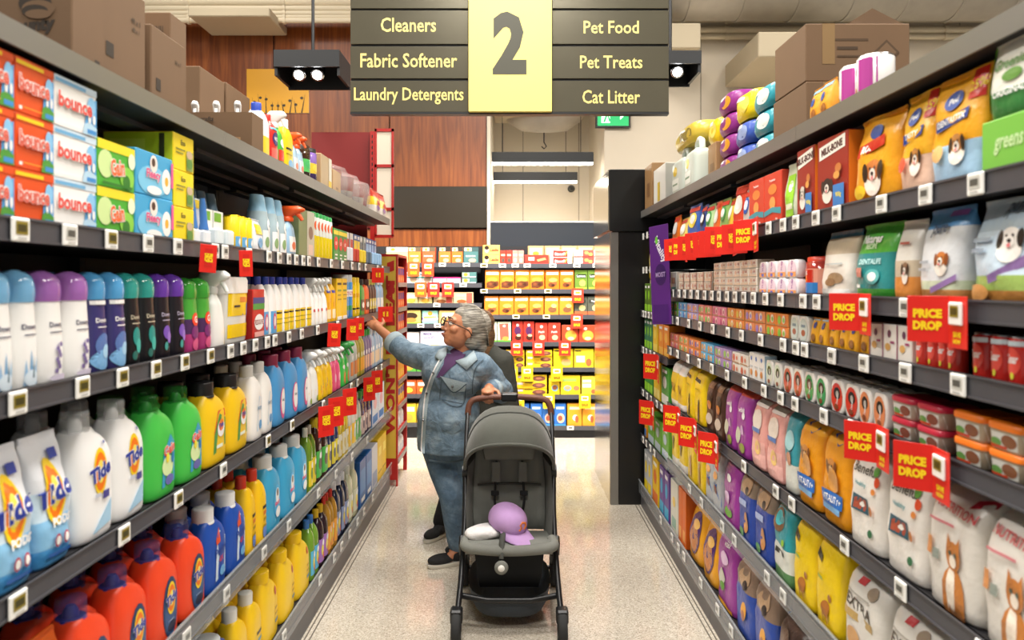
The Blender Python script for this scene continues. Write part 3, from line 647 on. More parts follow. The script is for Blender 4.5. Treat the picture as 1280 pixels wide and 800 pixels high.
row('L', 4, 288, 331, 4, lambda w: aerosol(w*.85, .225, '6d8ea2', '5a7c92', FRESH), 'air_freshener', 'blue-grey air freshener', 'aerosol can', setb=.16)
row('L', 4, 333, 362, 3, lambda w: aerosol(w*.97, .235, 'a9bec6', '86b0c8', FRESH), 'air_freshener', 'pale blue air freshener', 'aerosol can')
row('L', 4, 362, 374, 1, lambda w: spray(w*.95, .06, .225, '9cc0dc', 'ee5a20', [('r', -.7, .1, .7, .4, 'f4f4f4'), ('e', 0, .22, .4, .08, 'e86a30')]), 'spray_bottle', 'clear blue spray bottle with orange head', 'spray bottle')
row('L', 4, 374, 393, 1, lambda w: carton(w, .11, .225, '7d8a5c', [('r', .0, 0, 1, 1, 'c8c2b0'), ('e', .5, .55, .3, .14, '8c6a58'), ('r', .2, .08, .8, .3, 'e8c8b8')], side='76845a'), 'freshener_box', 'olive green freshener box', 'box', jit=.2)
row('L', 4, 393, 417, 6, lambda w: can(w*.98, .235, [(0, 'e0c818'), (.12, 'd8dcd6')], [('e', 0, .72, .55, .1, 'e86a40')], lid='33a050', m='glossy', neck=.88), 'freshener_tube', 'clear freshener tube with green cap', 'freshener', jit=.3)
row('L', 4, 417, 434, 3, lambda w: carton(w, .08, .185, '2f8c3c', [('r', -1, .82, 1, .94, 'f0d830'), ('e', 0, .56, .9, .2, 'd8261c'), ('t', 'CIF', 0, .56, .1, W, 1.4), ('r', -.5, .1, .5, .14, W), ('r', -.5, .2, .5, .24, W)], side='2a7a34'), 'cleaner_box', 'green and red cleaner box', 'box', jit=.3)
for a, b, n, c1, c2, dsc in ((434, 443, 2, '5a6a8a', 'e6e6ee', 'grey and white brush pack'), (443, 451, 2, 'ececec', 'c84030', 'white and red brush pack'), (451, 459, 2, '2a5aa8', 'f0d030', 'blue and yellow brush pack'),
                             (459, 466, 2, 'c8ccc8', '607080', 'silver scourer pack'), (466, 479, 4, '2c4f9c', '9cc4ea', 'dark blue brush pack')):
    row('L', 4, a, b, n, lambda w: hang_card(w*.95, .05, .2, c1, [('r', -.8, .5, .8, .8, c2), ('r', -.6, .85, .6, .95, W)], 'sponge', c2), 'brush_pack', dsc, 'cleaning tool')
# fourth shelf up: slim softeners, sprays, bleach
def downy(body, cap, art, word='3a3a5a'):
    return lambda w: softener(w*.98, .085, .24, body, cap, [('t', 'Downy', 0, .52, .06, word, 1.3, 0, 0, .02), ('r', -.5, .455, .5, .465, word)]+art)
row('L', 3, -6, 58, 2, downy(W, '78b4de', [('p', [(-.3, .05), (.2, .05), (-.1, .34)], '7fb0d8'), ('p', [(.0, .04), (.5, .04), (.4, .28)], 'a8cdea'), ('p', [(-.6, .04), (-.2, .04), (-.5, .26)], '9ac2e4'), ('e', -.1, .1, .5, .07, 'dcecf8'), ('p', [(-.05, .1), (.1, .1), (.05, .3)], '56788a')]), 'softener_bottle', 'white softener bottle with pale blue cap', 'bottle', back=1)
row('L', 3, 58, 121, 2, downy(W, 'a36bb8', [('r', -.02, .06, .02, .36, '6a5a80')]+[('e', .0+.12*((k*5) % 3-1), .12+.033*k, .13, .022, '7a6aa0') for k in range(8)]+[('e', .1, .06, .7, .03, 'd8d0e4')]), 'softener_bottle', 'white softener bottle with purple cap', 'bottle', back=1)
row('L', 3, 121, 164, 2, downy('3a3670', '58a8e0', [('e', 0, .28, .7, .12, '5a78b4'), ('e', -.1, .14, .8, .1, '7fb6e4'), ('e', .2, .22, .4, .07, 'a9d4f2'), ('r', -.8, .68, .8, .72, W)], W), 'softener_bottle', 'indigo softener bottle with sky blue cap', 'bottle', back=1)
row('L', 3, 164, 203, 2, downy('17181c', '35a59c', [('e', -.1, .32, .4, .1, '2c8f88'), ('e', .1, .22, .3, .08, '46b8ac'), ('e', -.3, .12, .25, .05, '2a7068')], 'c8c0a8'), 'softener_bottle', 'black softener bottle with teal cap', 'bottle', back=1)
row('L', 3, 203, 237, 2, downy('18161e', '6c3fae', [('e', -.1, .32, .4, .08, '7a54b8'), ('e', .15, .26, .25, .07, '9a78d0'), ('e', -.2, .16, .2, .05, '4aa09a')], 'b8b0c8'), 'softener_bottle', 'black softener bottle with violet cap', 'bottle', back=1)
row('L', 3, 237, 269, 2, lambda w: softener(w*.98, .08, .23, [(0, 'b03a7a'), (.06, '4a2c5a'), (.105, '49a83c')], '3da33a', [('e', .1, .45, .5, .09, 'e8452c'), ('t', 'G', .1, .45, .09, W, .5), ('e', 0, .28, .5, .09, '7a2c70'), ('e', .1, .12, .5, .08, 'd8588a')]), 'softener_bottle', 'green and magenta softener bottle', 'bottle', back=1)
row('L', 3, 269, 285, 1, lambda w: spray(w, .07, .255, 'f2f2ee', 'e9e9e6', [('p', [(-.6, .02), (.7, .02), (.7, .26), (.1, .2)], Y_)]), 'spray_bottle', 'white spray bottle with yellow corner label', 'spray bottle')
row('L', 3, 285, 315, 1, lambda w: tub(w, .12, .235, 'f3f3ee', 'f0f0ec', [('r', -.8, .42, .8, .78, Y_), ('r', .1, .62, .7, .7, 'e07a20'), ('p', [(.3, .42), (.8, .42), (.8, .62)], '3a78c8'), ('r', -.8, .1, .8, .3, Y_), ('r', -.4, .55, .1, .58, K)]), 'powder_tub', 'white stain-remover tub with yellow label', 'tub')
row('L', 3, 306, 316, 1, lambda w: bottle(w, .06, .2, '2f9a44', [('e', 0, .4, .6, .15, W)], 'solid', '2c8a3c', ROUND, handle=False), 'cleaner_bottle', 'small green cleaner bottle behind the stain-remover tub', 'bottle', setb=.14)
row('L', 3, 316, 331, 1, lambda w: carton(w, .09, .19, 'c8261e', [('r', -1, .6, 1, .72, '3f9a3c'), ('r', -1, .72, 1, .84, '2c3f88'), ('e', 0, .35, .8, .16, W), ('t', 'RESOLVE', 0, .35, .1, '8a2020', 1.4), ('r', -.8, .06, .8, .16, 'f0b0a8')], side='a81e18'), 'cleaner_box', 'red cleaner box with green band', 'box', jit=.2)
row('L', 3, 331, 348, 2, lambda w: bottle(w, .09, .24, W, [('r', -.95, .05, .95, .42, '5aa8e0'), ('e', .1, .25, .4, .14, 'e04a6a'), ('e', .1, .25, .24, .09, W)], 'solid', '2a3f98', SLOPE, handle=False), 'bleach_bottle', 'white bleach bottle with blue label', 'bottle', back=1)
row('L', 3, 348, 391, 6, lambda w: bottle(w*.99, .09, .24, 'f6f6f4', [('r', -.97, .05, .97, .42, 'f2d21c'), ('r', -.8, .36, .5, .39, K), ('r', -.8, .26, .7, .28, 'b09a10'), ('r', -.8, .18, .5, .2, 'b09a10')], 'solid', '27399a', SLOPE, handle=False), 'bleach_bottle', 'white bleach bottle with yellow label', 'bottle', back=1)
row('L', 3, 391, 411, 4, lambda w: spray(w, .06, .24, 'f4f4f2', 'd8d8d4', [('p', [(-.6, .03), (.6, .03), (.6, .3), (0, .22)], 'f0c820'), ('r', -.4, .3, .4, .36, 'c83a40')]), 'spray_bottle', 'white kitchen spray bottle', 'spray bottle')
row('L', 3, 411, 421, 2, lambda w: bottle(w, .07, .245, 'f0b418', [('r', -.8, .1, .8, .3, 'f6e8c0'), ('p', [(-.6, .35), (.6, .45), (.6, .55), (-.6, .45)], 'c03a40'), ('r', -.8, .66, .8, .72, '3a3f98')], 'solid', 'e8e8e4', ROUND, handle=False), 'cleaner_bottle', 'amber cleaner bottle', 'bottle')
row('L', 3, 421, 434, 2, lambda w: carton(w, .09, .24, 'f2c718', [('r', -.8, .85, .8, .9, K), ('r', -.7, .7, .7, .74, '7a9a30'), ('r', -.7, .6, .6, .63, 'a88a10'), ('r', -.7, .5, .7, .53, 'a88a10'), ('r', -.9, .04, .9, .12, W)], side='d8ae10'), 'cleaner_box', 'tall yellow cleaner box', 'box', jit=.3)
row('L', 3, 434, 443, 2, lambda w: can(w, .265, [(0, '4a94d2'), (.22, 'd8dcdc')], [('r', -.9, .5, .9, .66, W), ('t', 'LYSOL', 0, .58, .08, 'c83a40', 1.2), ('r', -.8, .2, .8, .3, '3a9a5a')], lid='dcdcdc', neck=.82), 'disinfectant_can', 'blue disinfectant spray can', 'can')
row('L', 3, 443, 452, 2, lambda w: can(w, .25, 'f0c81c', [('r', -.8, .2, .8, .24, K), ('r', -.8, .5, .8, .6, 'e0a810')], lid='f0c81c', neck=.85), 'polish_can', 'tall yellow polish can', 'can')
for a, b, n, c1, c2, dsc in ((452, 457, 1, '3f9a3c', '2a2a2a', 'green polish bottle with dark cap'), (457, 463, 1, 'ea5a1c', '4a2014', 'orange polish bottle with brown cap'), (463, 472, 3, '43201a', 'e0d060', 'dark brown polish bottle'), (472, 480, 2, '8fb4d8', 'e8e8e8', 'pale blue polish bottle')):
    row('L', 3, a, b, n, lambda w: bottle(w*.96, .05, .24, c1, [('r', -.8, .15, .8, .45, c2), ('e', 0, .3, .5, .08, W)], 'solid', c2, ROUND, handle=False), 'polish_bottle', dsc, 'bottle')
# third shelf up: pouches and detergent jugs
TIDE = lambda u, v, r: [('e', u, v, r*1.15, r*.62, 'f5d020'), ('e', u, v, r*.95, r*.5, 'f07a1a'), ('e', u, v, r*.6, r*.3, 'f8e060'), ('t', 'Tide', u, v, r*.42, W, r*2.1, 12, .1, .09), ('t', 'Tide', u, v, r*.4, '2a3f9e', r*2, 12, .1, .045)]
row('L', 2, -8, 100, 2, lambda w: pouch(w*.93, .1, .275, [(0, '4a9ad6'), (.04, '8cc4ea'), (.1, 'cfe4f2'), (.16, 'e6eaf0')], TIDE(-.1, .56, .42)+[('t', 'PODS', .15, .33, .07, W, 1.1, 0, .1, .05), ('e', -.2, .19, .16, .05, 'b03050'), ('e', .25, .19, .16, .05, 'b03050'), ('e', -.2, .19, .11, .035, W), ('e', .25, .19, .11, .035, W), ('r', .1, .8, .5, .88, '3f50a8'), ('r', -.6, .08, .5, .11, '2a66b8')], .004), 'detergent_pouch', 'white and blue detergent pouch', 'pouch')
row('L', 2, 100, 190, 2, lambda w: bottle(w, .12, .30, 'f5f6f6', TIDE(.22, .52, .3)+[('p', [(-.2, .06), (.75, .1), (.8, .28), (.2, .16)], 'a8d0ea'), ('r', .3, .3, .65, .36, '4a4a90'), ('r', -.1, .33, .2, .36, 'c8ccd8'), ('e', .45, .74, .05, .015, '5a6ab0')], 'cup', 'dde2e4', JUG, 'f0f2f2'), 'detergent_jug', 'white detergent jug with clear cap', 'bottle', back=1)
row('L', 2, 190, 258, 2, lambda w: bottle(w, .12, .285, '46c24e', [('p', [(-.1, .1), (.85, .12), (.85, .5), (.5, .6), (0, .42)], '3fa3d0'), ('e', .3, .3, .4, .1, 'd8ecb0'), ('e', .4, .16, .3, .05, '6a6ab0'), ('t', 'Gain', .4, .46, .11, W, .9, 10, 0, .08), ('t', 'Gain', .4, .46, .1, 'ea4a3a', .85, 10, 0, .03), ('e', .25, .38, .1, .05, 'f0e040'), ('e', .6, .36, .1, .05, '2a78b8')], 'cup', '2f8a36', JUG, '2aa03a'), 'detergent_jug', 'bright green detergent jug', 'bottle', back=1)
row('L', 2, 258, 316, 2, lambda w: bottle(w, .12, .275, 'f4c91c', [('p', [(-.2, .14), (.85, .2), (.88, .52), (.3, .6), (-.1, .38)], '4a9a4a'), ('p', [(-.15, .38), (.85, .56), (.8, .64), (.2, .64)], 'e0502a'), ('e', .4, .42, .3, .1, W), ('e', .4, .46, .2, .07, 'f07a1a'), ('t', 'Tide', .4, .46, .06, '2a3f9e', .5, 10, 0, .05), ('r', 0, .2, .5, .24, 'e8f0e0')], 'solid', '1c1c1e', JUG), 'detergent_jug', 'yellow detergent jug with black cap', 'bottle', back=1)
row('L', 2, 316, 345, 2, lambda w: bottle(w, .11, .285, 'f3f2ee', [('p', [(-.2, .12), (.8, .14), (.85, .55), (.2, .58)], 'cfe4f0'), ('t', 'ivory', .3, .42, .08, '8aa8c0', .8), ('e', .4, .2, .25, .06, '5aa0d8')], 'solid', 'dfded8', JUG), 'softener_jug', 'cream white softener jug', 'bottle', back=1)
row('L', 2, 345, 388, 3, lambda w: bottle(w, .11, .30, '4b96cf', [('e', .42, .3, .5, .22, 'e0629a'), ('e', .48, .32, .38, .18, W), ('t', 'Softy', .46, .34, .05, '5a6a80', .6)], 'solid', '8a2848', JUG), 'softener_jug', 'blue softener jug with maroon cap', 'bottle', back=1)
row('L', 2, 385, 401, 2, lambda w: spray(w, .07, .265, 'f0f0ec', 'd6d6d2', [('p', [(-.7, .03), (.7, .03), (.6, .3), (-.4, .26)], 'ecd030'), ('e', .2, .1, .3, .05, '8ab040')]), 'spray_bottle', 'white spray bottle with lemon label', 'spray bottle')
row('L', 2, 401, 418, 3, lambda w: spray(w, .06, .25, 'f2c41e', 'd4d4d0', [('p', [(-.5, .2), (.5, .3), (.5, .4), (-.5, .3)], '3a4a98'), ('p', [(-.5, .14), (.5, .24), (.5, .28), (-.5, .18)], 'e04a30')]), 'spray_bottle', 'yellow spray bottle', 'spray bottle')
row('L', 2, 418, 428, 2, lambda w: spray(w, .06, .24, 'e0507e', 'd0d0cc', [('e', 0, .3, .4, .1, 'f6c0d0')]), 'spray_bottle', 'pink spray bottle', 'spray bottle')
row('L', 2, 428, 439, 2, lambda w: spray(w, .06, .25, '38b84a', '3aa84a', [('e', .2, .2, .5, .14, 'e06a30'), ('e', -.1, .45, .4, .05, W)]), 'spray_bottle', 'green spray bottle', 'spray bottle')
for a, b, n, c1, c2, c3, dsc in ((439, 448, 2, 'c8ccc8', 'e07a40', 'b8b8b0', 'silver and orange cleaner bottle'), (448, 457, 3, 'a89a30', 'e8a020', 'c8c0a0', 'olive gold cleaner bottle'), (457, 466, 3, '6a5a80', 'd8a890', '3f9a40', 'mauve cleaner bottle with green cap'), (466, 480, 4, '9cb4cc', 'e0c8a8', 'd8dce0', 'pale grey-blue cleaner bottle')):
    row('L', 2, a, b, n, lambda w: bottle(w*.97, .06, .28, c1, [('r', -.8, .12, .8, .42, c2), ('e', 0, .5, .5, .06, W)], 'solid', c3, ROUND, handle=False), 'cleaner_bottle', dsc, 'bottle')
# second shelf up
row('L', 1, -40, 98, 2, lambda w: pouch(w*.9, .1, .26, [(0, '3a3f90'), (.08, '46509e'), (.13, 'e2641c')], TIDE(0, .3, .4)+[('e', -.3, .7, .1, .03, 'f0c8a0'), ('p', [(-.9, .4), (-.1, .5), (.9, .42), (.9, .36), (-.9, .34)], 'e8a030')], .004), 'detergent_pouch', 'orange detergent pouch', 'pouch')
row('L', 1, 98, 262, 4, lambda w: bottle(w, .13, .285, 'ee4a26', [('e', .3, .33, .52, .3, '28426a'), ('e', .32, .28, .44, .22, '34588a'), ('e', .35, .14, .3, .05, '1c2440'), ('t', '********', .3, .2, .02, 'c8d4e8', .7)]+TIDE(.3, .42, .26), 'cup', '5a5a96', JUG, '2c3a9c'), 'detergent_jug', 'red detergent jug with clear blue cap', 'bottle', back=1)
row('L', 1, 262, 312, 2, lambda w: bottle(w, .11, .275, '1d4fae', [('p', [(-.1, .12), (.85, .14), (.9, .58), (.3, .7), (0, .5)], 'cfe2f2'), ('p', [(-.05, .6), (.3, .74), (.35, .56), (0, .54)], 'd8502a'), ('t', 'Purex', .4, .46, .1, '24489e', .9, 6, 0, .03), ('t', '4X', .4, .35, .07, 'd03a5a', .5, 6), ('e', .5, .2, .25, .06, '6aaee0')], 'solid', 'e4e6e6', JUG), 'detergent_jug', 'dark blue detergent jug with white cap', 'bottle', back=1)
row('L', 1, 312, 336, 2, lambda w: bottle(w, .11, .29, 'f2c41a', [('r', .0, .46, .8, .5, K), ('r', .1, .38, .8, .43, 'd8782a'), ('r', .1, .3, .8, .34, 'a88a10'), ('e', .35, .16, .4, .09, '6a8ad0'), ('r', 0, .22, .7, .25, 'a88a10')], 'solid', 'd03a24', JUG), 'detergent_jug', 'yellow detergent jug with red cap', 'bottle', back=1)
row('L', 1, 336, 388, 3, lambda w: bottle(w, .12, .31, '3fa4d0', [('e', .4, .36, .42, .22, '4ab4e4'), ('e', .4, .44, .22, .1, W), ('e', .4, .48, .1, .05, '5a3a2a'), ('t', 'Fleecy', .38, .34, .08, W, 1, 8, 0, .08), ('t', 'Fleecy', .38, .34, .075, 'e04a86', .95, 8, 0, .03), ('e', .45, .22, .3, .07, W)], 'solid', 'd6d8d4', JUG), 'softener_jug', 'turquoise softener jug', 'bottle', back=1)
for a, b, n, c1, c2, c3, h_, dsc in ((388, 398, 2, '6a8a2a', 'e8d030', 'd8d8c8', .31, 'olive soap bottle with yellow label'), (398, 412, 2, '3a2018', '4fb850', 'c8b020', .33, 'brown floor-soap bottle with green label'), (412, 425, 3, '20305a', 'e8d840', 'd0d0d0', .3, 'navy drain-cleaner bottle'),
                                 (425, 437, 3, 'd0b428', 'e8e0c0', 'c8c0a8', .31, 'amber floor-cleaner bottle'), (437, 446, 2, 'd8d8cc', 'f0c020', 'e0e0dc', .31, 'white and yellow soap bottle'), (446, 453, 2, 'c8d0c4', '5ab050', 'dcdcd8', .31, 'pale soap bottle with green label'), (453, 465, 3, '3a2a48', 'c8b0a8', '4a9a48', .3, 'dark violet soap bottle')):
    row('L', 1, a, b, n, lambda w: bottle(w*.97, .07, h_, c1, [('r', -.85, .1, .85, .5, c2), ('e', 0, .3, .5, .1, c1), ('e', .1, .42, .4, .05, W)], 'solid', c3, ROUND, handle=False, m='glossy'), 'cleaner_bottle', dsc, 'bottle')
row('L', 1, 465, 480, 2, lambda w: carton(w, .1, .27, '2f7fc4', [('r', -1, 0, 1, 1, 'd8e0ea'), ('e', 0, .6, .5, .16, 'e8b0b8'), ('r', -.8, .1, .8, .3, '3a80c4')], side='2a78c0'), 'detergent_box', 'pale blue detergent powder box', 'box', jit=.2)
# bottom shelf
row('L', 0, 215, 297, 2, lambda w: bottle(w, .11, .275, '1f50ac', [('p', [(-.1, .12), (.85, .14), (.9, .58), (.3, .66), (0, .5)], 'cfe2f2'), ('p', [(-.05, .6), (.3, .72), (.35, .56), (0, .54)], 'd8502a'), ('t', 'Purex', .4, .46, .1, '24489e', .9, 6, 0, .03)], 'solid', 'c8cccc', JUG), 'detergent_jug', 'dark blue detergent jug with grey cap', 'bottle')
row('L', 0, 297, 331, 2, lambda w: bottle(w, .11, .28, 'f2c81c', [('r', .0, .4, .8, .44, K), ('r', .1, .3, .8, .34, '5aa0b8'), ('r', .1, .22, .7, .26, 'a88a10')], 'solid', 'e6e6de', JUG), 'detergent_jug', 'yellow detergent jug with white cap', 'bottle', back=1)
row('L', 0, 331, 390, 3, lambda w: bottle(w, .12, .30, 'f4cb22', [('e', .55, .62, .14, .06, 'b84a20'), ('r', .4, .3, .75, .33, 'c09a18'), ('r', .4, .38, .7, .41, 'c09a18'), ('r', .4, .2, .8, .24, '5a8ab0')], 'solid', 'f2c61a', SLOPE, handle=False), 'detergent_jug', 'yellow softener jug with sloping shoulder', 'bottle', back=1)
for a, b, n, c1, c2, c3, h_, dsc in ((390, 401, 2, '6f9a34', '5ab4dc', '3a7ac8', .29, 'green soap bottle with blue label'), (401, 412, 2, '2a1a22', 'a070b8', 'd8b020', .29, 'dark soap bottle with purple label'), (412, 423, 3, 'a87a2a', 'e8a040', 'c83020', .31, 'bronze soap bottle with red cap'), (423, 438, 3, '1f2740', '8a98c0', 'e4e4ea', .33, 'navy cleaner bottle with white neck'), (438, 449, 2, 'b8b898', 'd0d0b8', 'c8c8b8', .34, 'clear vinegar bottle')):
    row('L', 0, a, b, n, lambda w: bottle(w*.97, .08, h_, c1, [('r', -.85, .1, .85, .5, c2), ('e', -.1, .3, .4, .1, 'e8d850'), ('e', .2, .2, .3, .06, 'd05a4a'), ('e', .1, .42, .4, .05, W)], 'solid', c3, ROUND, handle=False, m='glossy'), 'cleaner_bottle', dsc, 'bottle')
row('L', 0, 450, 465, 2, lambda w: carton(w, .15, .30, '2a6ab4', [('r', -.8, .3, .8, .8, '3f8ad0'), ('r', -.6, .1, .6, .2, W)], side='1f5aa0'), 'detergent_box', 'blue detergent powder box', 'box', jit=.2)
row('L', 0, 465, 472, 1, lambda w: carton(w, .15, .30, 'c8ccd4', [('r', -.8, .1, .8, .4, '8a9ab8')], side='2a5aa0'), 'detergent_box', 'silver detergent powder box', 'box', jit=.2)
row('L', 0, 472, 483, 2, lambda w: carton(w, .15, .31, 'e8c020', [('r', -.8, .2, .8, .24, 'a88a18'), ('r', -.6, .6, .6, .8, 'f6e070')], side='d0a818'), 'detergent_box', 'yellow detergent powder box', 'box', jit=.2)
# top shelf: shipping cartons and overstock
def shipper(label, px_edge, px_far, hgt, x=1.02, wx=.38, spec=(), front=(), col='a8845c', z=LZ[5]+.0125, dy=0):
    """brown shipping carton on the top shelf: px_edge..px_far = picture columns of its aisle side"""
    y0, y1 = ydepth(px_edge, x), ydepth(px_far, x)
    b = MB().box(-wx, 0, 0, y1-y0-.006, 0, hgt, col, r=.003)
    P = [('body', b.mesh('carton_body'), 'cardboard')]; t = MB()
    if spec:
        n0 = len(t.v); printed(list(spec), y1-y0, hgt, lambda a, c: 0, t, flat=True); t.xf(Matrix.Translation((0, (y1-y0)/2, 0)) @ Matrix.Rotation(math.pi/2, 4, 'Z'), n0)
    if front:
        n0 = len(t.v); printed(list(front), wx, hgt, lambda a, c: 0, t, flat=True); t.xf(Matrix.Translation((-wx/2, 0, 0)), n0)
    if t.f: P.append(('print', t.mesh('print'), 'matte'))
    tp = MB().box(-wx/2-.03, -wx/2+.03, -.0012, y1-y0-.0048, hgt, hgt+.0012, 'c0a070').box(-wx/2-.03, -wx/2+.03, -.0012, 0, hgt-.06, hgt+.0012, 'c0a070')
    P.append(('tape', tp.mesh('tape'), 'carton'))
    return thing('shipping_carton', label, 'carton', (-x, y0, z), P)
INK = '33291f'
shipper('nearest brown carton with dark printed lettering, top shelf of detergent rack', 90, 132, .36, 1.0, .38, [('r', .3, .1, .6, .14, INK)], [('t', 'Bounty', .5, .27, .11, INK, .66, 6, .15, .06), ('e', .56, .42, .2, .07, INK), ('e', .6, .385, .2, .055, '6f553c'), ('e', .56, .37, .16, .04, INK), ('e', .6, .35, .16, .03, '6f553c'), ('r', .1, .14, .75, .165, INK)])
shipper('brown carton with number print beside the lettered carton, top shelf', 122, 183, .30, 1.02, .32, [('r', -.7, .3, -.4, .42, INK), ('t', '48 x 1', .5, .74, .05, '42321f', .5), ('t', '48 x 1', .5, .66, .04, '42321f', .5)], [('t', '06095-0', .72, .6, .05, '4a3826', .4), ('t', '60383', .8, .7, .035, '4a3826', .25)])
shipper('brown carton with small dark emblem, middle of the carton row', 189, 232, .25, 1.02, .3, [('r', -.75, .28, -.5, .42, INK), ('t', '36 x 1', .5, .74, .05, '42321f', .5), ('r', -.3, .12, .1, .16, INK)], ())
shipper('tall brown carton with barcode behind the emblem carton', 213, 234, .39, 1.1, .3, [('r', -.3, .2, .2, .3, '42321f'), ('r', .6, .15, .75, .2, INK)], [('r', .45+.03*k, .72, .46+.03*k+.008*(k % 3), .88, '4a3826') for k in range(14)])
shipper('brown carton with slanted stamp print, farther in the carton row', 250, 281, .36, 1.21, .2, [('p', [(-.4, .5), (.5, .4), (.5, .3), (-.4, .4)], '4f3c28'), ('r', .7, .1, .8, .2, INK)])
shipper('farthest brown carton with dark logo above the spray tray', 283, 313, .37, 1.21, .2, [('p', [(.1, .1), (.9, .15), (.9, .42), (.1, .36)], INK), ('t', 'Eco', .5, .5, .1, INK, .6), ('r', -.8, .3, -.5, .5, '6a6a90'), ('e', 0, .85, .05, .03, INK), ('e', -.4, .8, .05, .03, INK)], ())
# the cut-open tray with white spray bottles in front of the carton row
y0, y1 = ydepth(315, .955), ydepth(329, .955); tray = MB(); hh = .145
for a, b, c, d_ in ((-.3, 0, 0, .004), (-.3, 0, y1-y0-.004, y1-y0), (-.3, -.296, .004, y1-y0-.004), (-.004, 0, .004, y1-y0-.004)): tray.box(a, b, c, d_, 0, hh)
tray.box(-.296, -.004, .004, y1-y0-.004, 0, .004)
tp = printed([('r', .25, .15, .72, .36, 'a58057')]+[('r', .28+.03*k, .17, .29+.03*k, .34, INK) for k in range(14)]+[('t', 'crafts', -.1, .82, .12, INK, .5, 0, .2)], .3, hh, lambda a, c: 0, flat=True).xf(Matrix.Translation((-.15, 0, 0)))
thing('shipping_tray', 'open brown carton tray holding white spray bottles, top shelf', 'carton', (-.955, y0, LZ[5]+.0125), [('body', tray.mesh('tray_body'), 'cardboard'), ('print', tp.mesh('print'), 'matte')])
sp_, d_, h_ = spray(.075, .07, .19, 'eef0ee', 'f4f4f2', [('r', -.7, .1, .7, .5, 'd0dce8')])
for k in range(3):
    nm = ['first', 'second', 'third'][k]
    thing('spray_bottle', nm+' white spray bottle from the wall inside open carton tray', 'spray bottle', (-1.19+.08*k, y0+.062, LZ[5]+.0175), sp_, .3, 'white spray bottles in the carton tray')
T = lambda *a, **k: row('L', 5, *a, **k)
T(330, 341, 1, lambda w: bottle(w, .1, .22, W, [('r', -.9, .1, .9, .4, 'f0d030')], 'solid', '2a48b0', JUG), 'cleaner_bottle', 'white jug with blue cap', 'bottle')
T(341, 350, 1, lambda w: bottle(w, .08, .2, 'd02a22', [('e', 0, .5, .7, .14, '3a2a70'), ('t', 'REZ', 0, .5, .07, W, 1.2), ('r', -.8, .1, .8, .3, 'e86a60'), ('r', -.8, .68, .8, .72, '60b0d8')], 'solid', 'c02820', ROUND, handle=False), 'cleaner_bottle', 'red stain-remover bottle', 'bottle')
T(350, 358, 1, lambda w: spray(w, .07, .235, '3fae3c', 'f2f2ee', [('r', -.8, .1, .8, .3, 'd83a2a'), ('e', 0, .42, .5, .08, W)]), 'spray_bottle', 'green spray bottle with white head', 'spray bottle')
T(358, 369, 1, lambda w: bottle(w, .08, .22, 'f2d222', [('r', -.6, .4, .4, .44, K), ('e', .2, .14, .5, .08, '6ab0e0'), ('r', -.6, .3, .5, .33, 'b09a10')], 'solid', 'f2f2ee', JUG), 'cleaner_bottle', 'yellow cleaner jug with white cap', 'bottle')
T(369, 383, 2, lambda w: spray(w, .06, .19, 'a9c8e0', 'ee5a1e', [('r', -.7, .1, .7, .4, 'd8e4ee'), ('e', 0, .2, .4, .08, 'e8805a')]), 'spray_bottle', 'clear blue spray bottle with orange head', 'spray bottle')
T(383, 392, 1, lambda w: can(w, .17, [(0, '2a1a10'), (.04, '5ac86a'), (.1, '3a2418')], [('e', 0, .45, .6, .12, '50c070')], lid='3a2418', neck=.85), 'polish_can', 'brown and green polish can', 'can')
T(392, 400, 1, lambda w: can(w, .175, [(0, '3a2a5a'), (.05, 'e8c840'), (.1, '8a6ab8')], [('e', 0, .45, .6, .12, 'f0d850')], lid='2a2a2a', neck=.85), 'polish_can', 'purple and yellow polish can', 'can')
T(384, 400, 1, lambda w: pouch(w, .1, .23, 'e0b81e', [('e', 0, .6, .4, .12, 'f0e080')]), 'refill_pouch', 'yellow refill pouch behind polish cans', 'pouch', setb=.12)
T(384, 416, 1, lambda w: carton(w, .14, .335, 'd8d4c8', [('r', .2, .05, .9, .25, 'f0c020')], side='cfcabc', r=.015), 'overstock_box', 'tall pale grey box behind overstock bottles', 'box', setb=.26, jit=0)
T(401, 415, 1, lambda w: carton(w, .13, .17, 'bfa67e', [('r', .4, .0, .9, .3, 'e8c020'), ('r', .4, .3, .9, 1, 'd8d4c4')], side='b0906a'), 'overstock_box', 'small tan box with yellow strip', 'box', jit=0)
T(416, 426, 1, lambda w: carton(w, .13, .13, 'b8966a', [('r', -.3, .2, .3, .3, '8a6a48')], side='a88860'), 'overstock_box', 'low tan carton beside bagged cups', 'carton', jit=0)
def cups(w):
    r = w*.4; a = MB()
    prof = [(r*.8, .012)]; cl = []
    for k in range(13):
        z = .02+.0125*k; prof += [(r*(.82+.01*k), z+.009), (r*(.86+.01*k), z+.0115)]; cl += ['d8d4d0' if k < 6 else 'c23a30']*2
    a.lathe(prof, cl, 16)
    wp = Loft([(0, -.4*w, .4*w, -.4*w, .4*w), (.02, -.47*w, .47*w, -.47*w, .47*w), (.17, -.48*w, .48*w, -.48*w, .48*w), (.2, -.36*w, .36*w, -.36*w, .36*w), (.235, -.1*w, .14*w, -.05*w, .05*w)], 2.2, .003, sub=2).add(MB(), 'e8e8e8', 18)
    return [('cup_stack', a.mesh('cup_stack'), 'plastic'), ('wrap', wp.mesh('wrap'), 'wrap')], w, .235
T(428, 469, 3, cups, 'bagged_cups', 'plastic-wrapped red cup sleeve', 'cups')
T(469, 484, 2, lambda w: pouch(w, .07, .19, [(0, 'e8e0d8'), (.07, 'f0c828'), (.13, 'c84030')], [('e', 0, .3, .5, .1, '9050a0'), ('e', .2, .5, .4, .1, 'd03a2a')]), 'snack_pouch', 'red and yellow pouch', 'pouch')
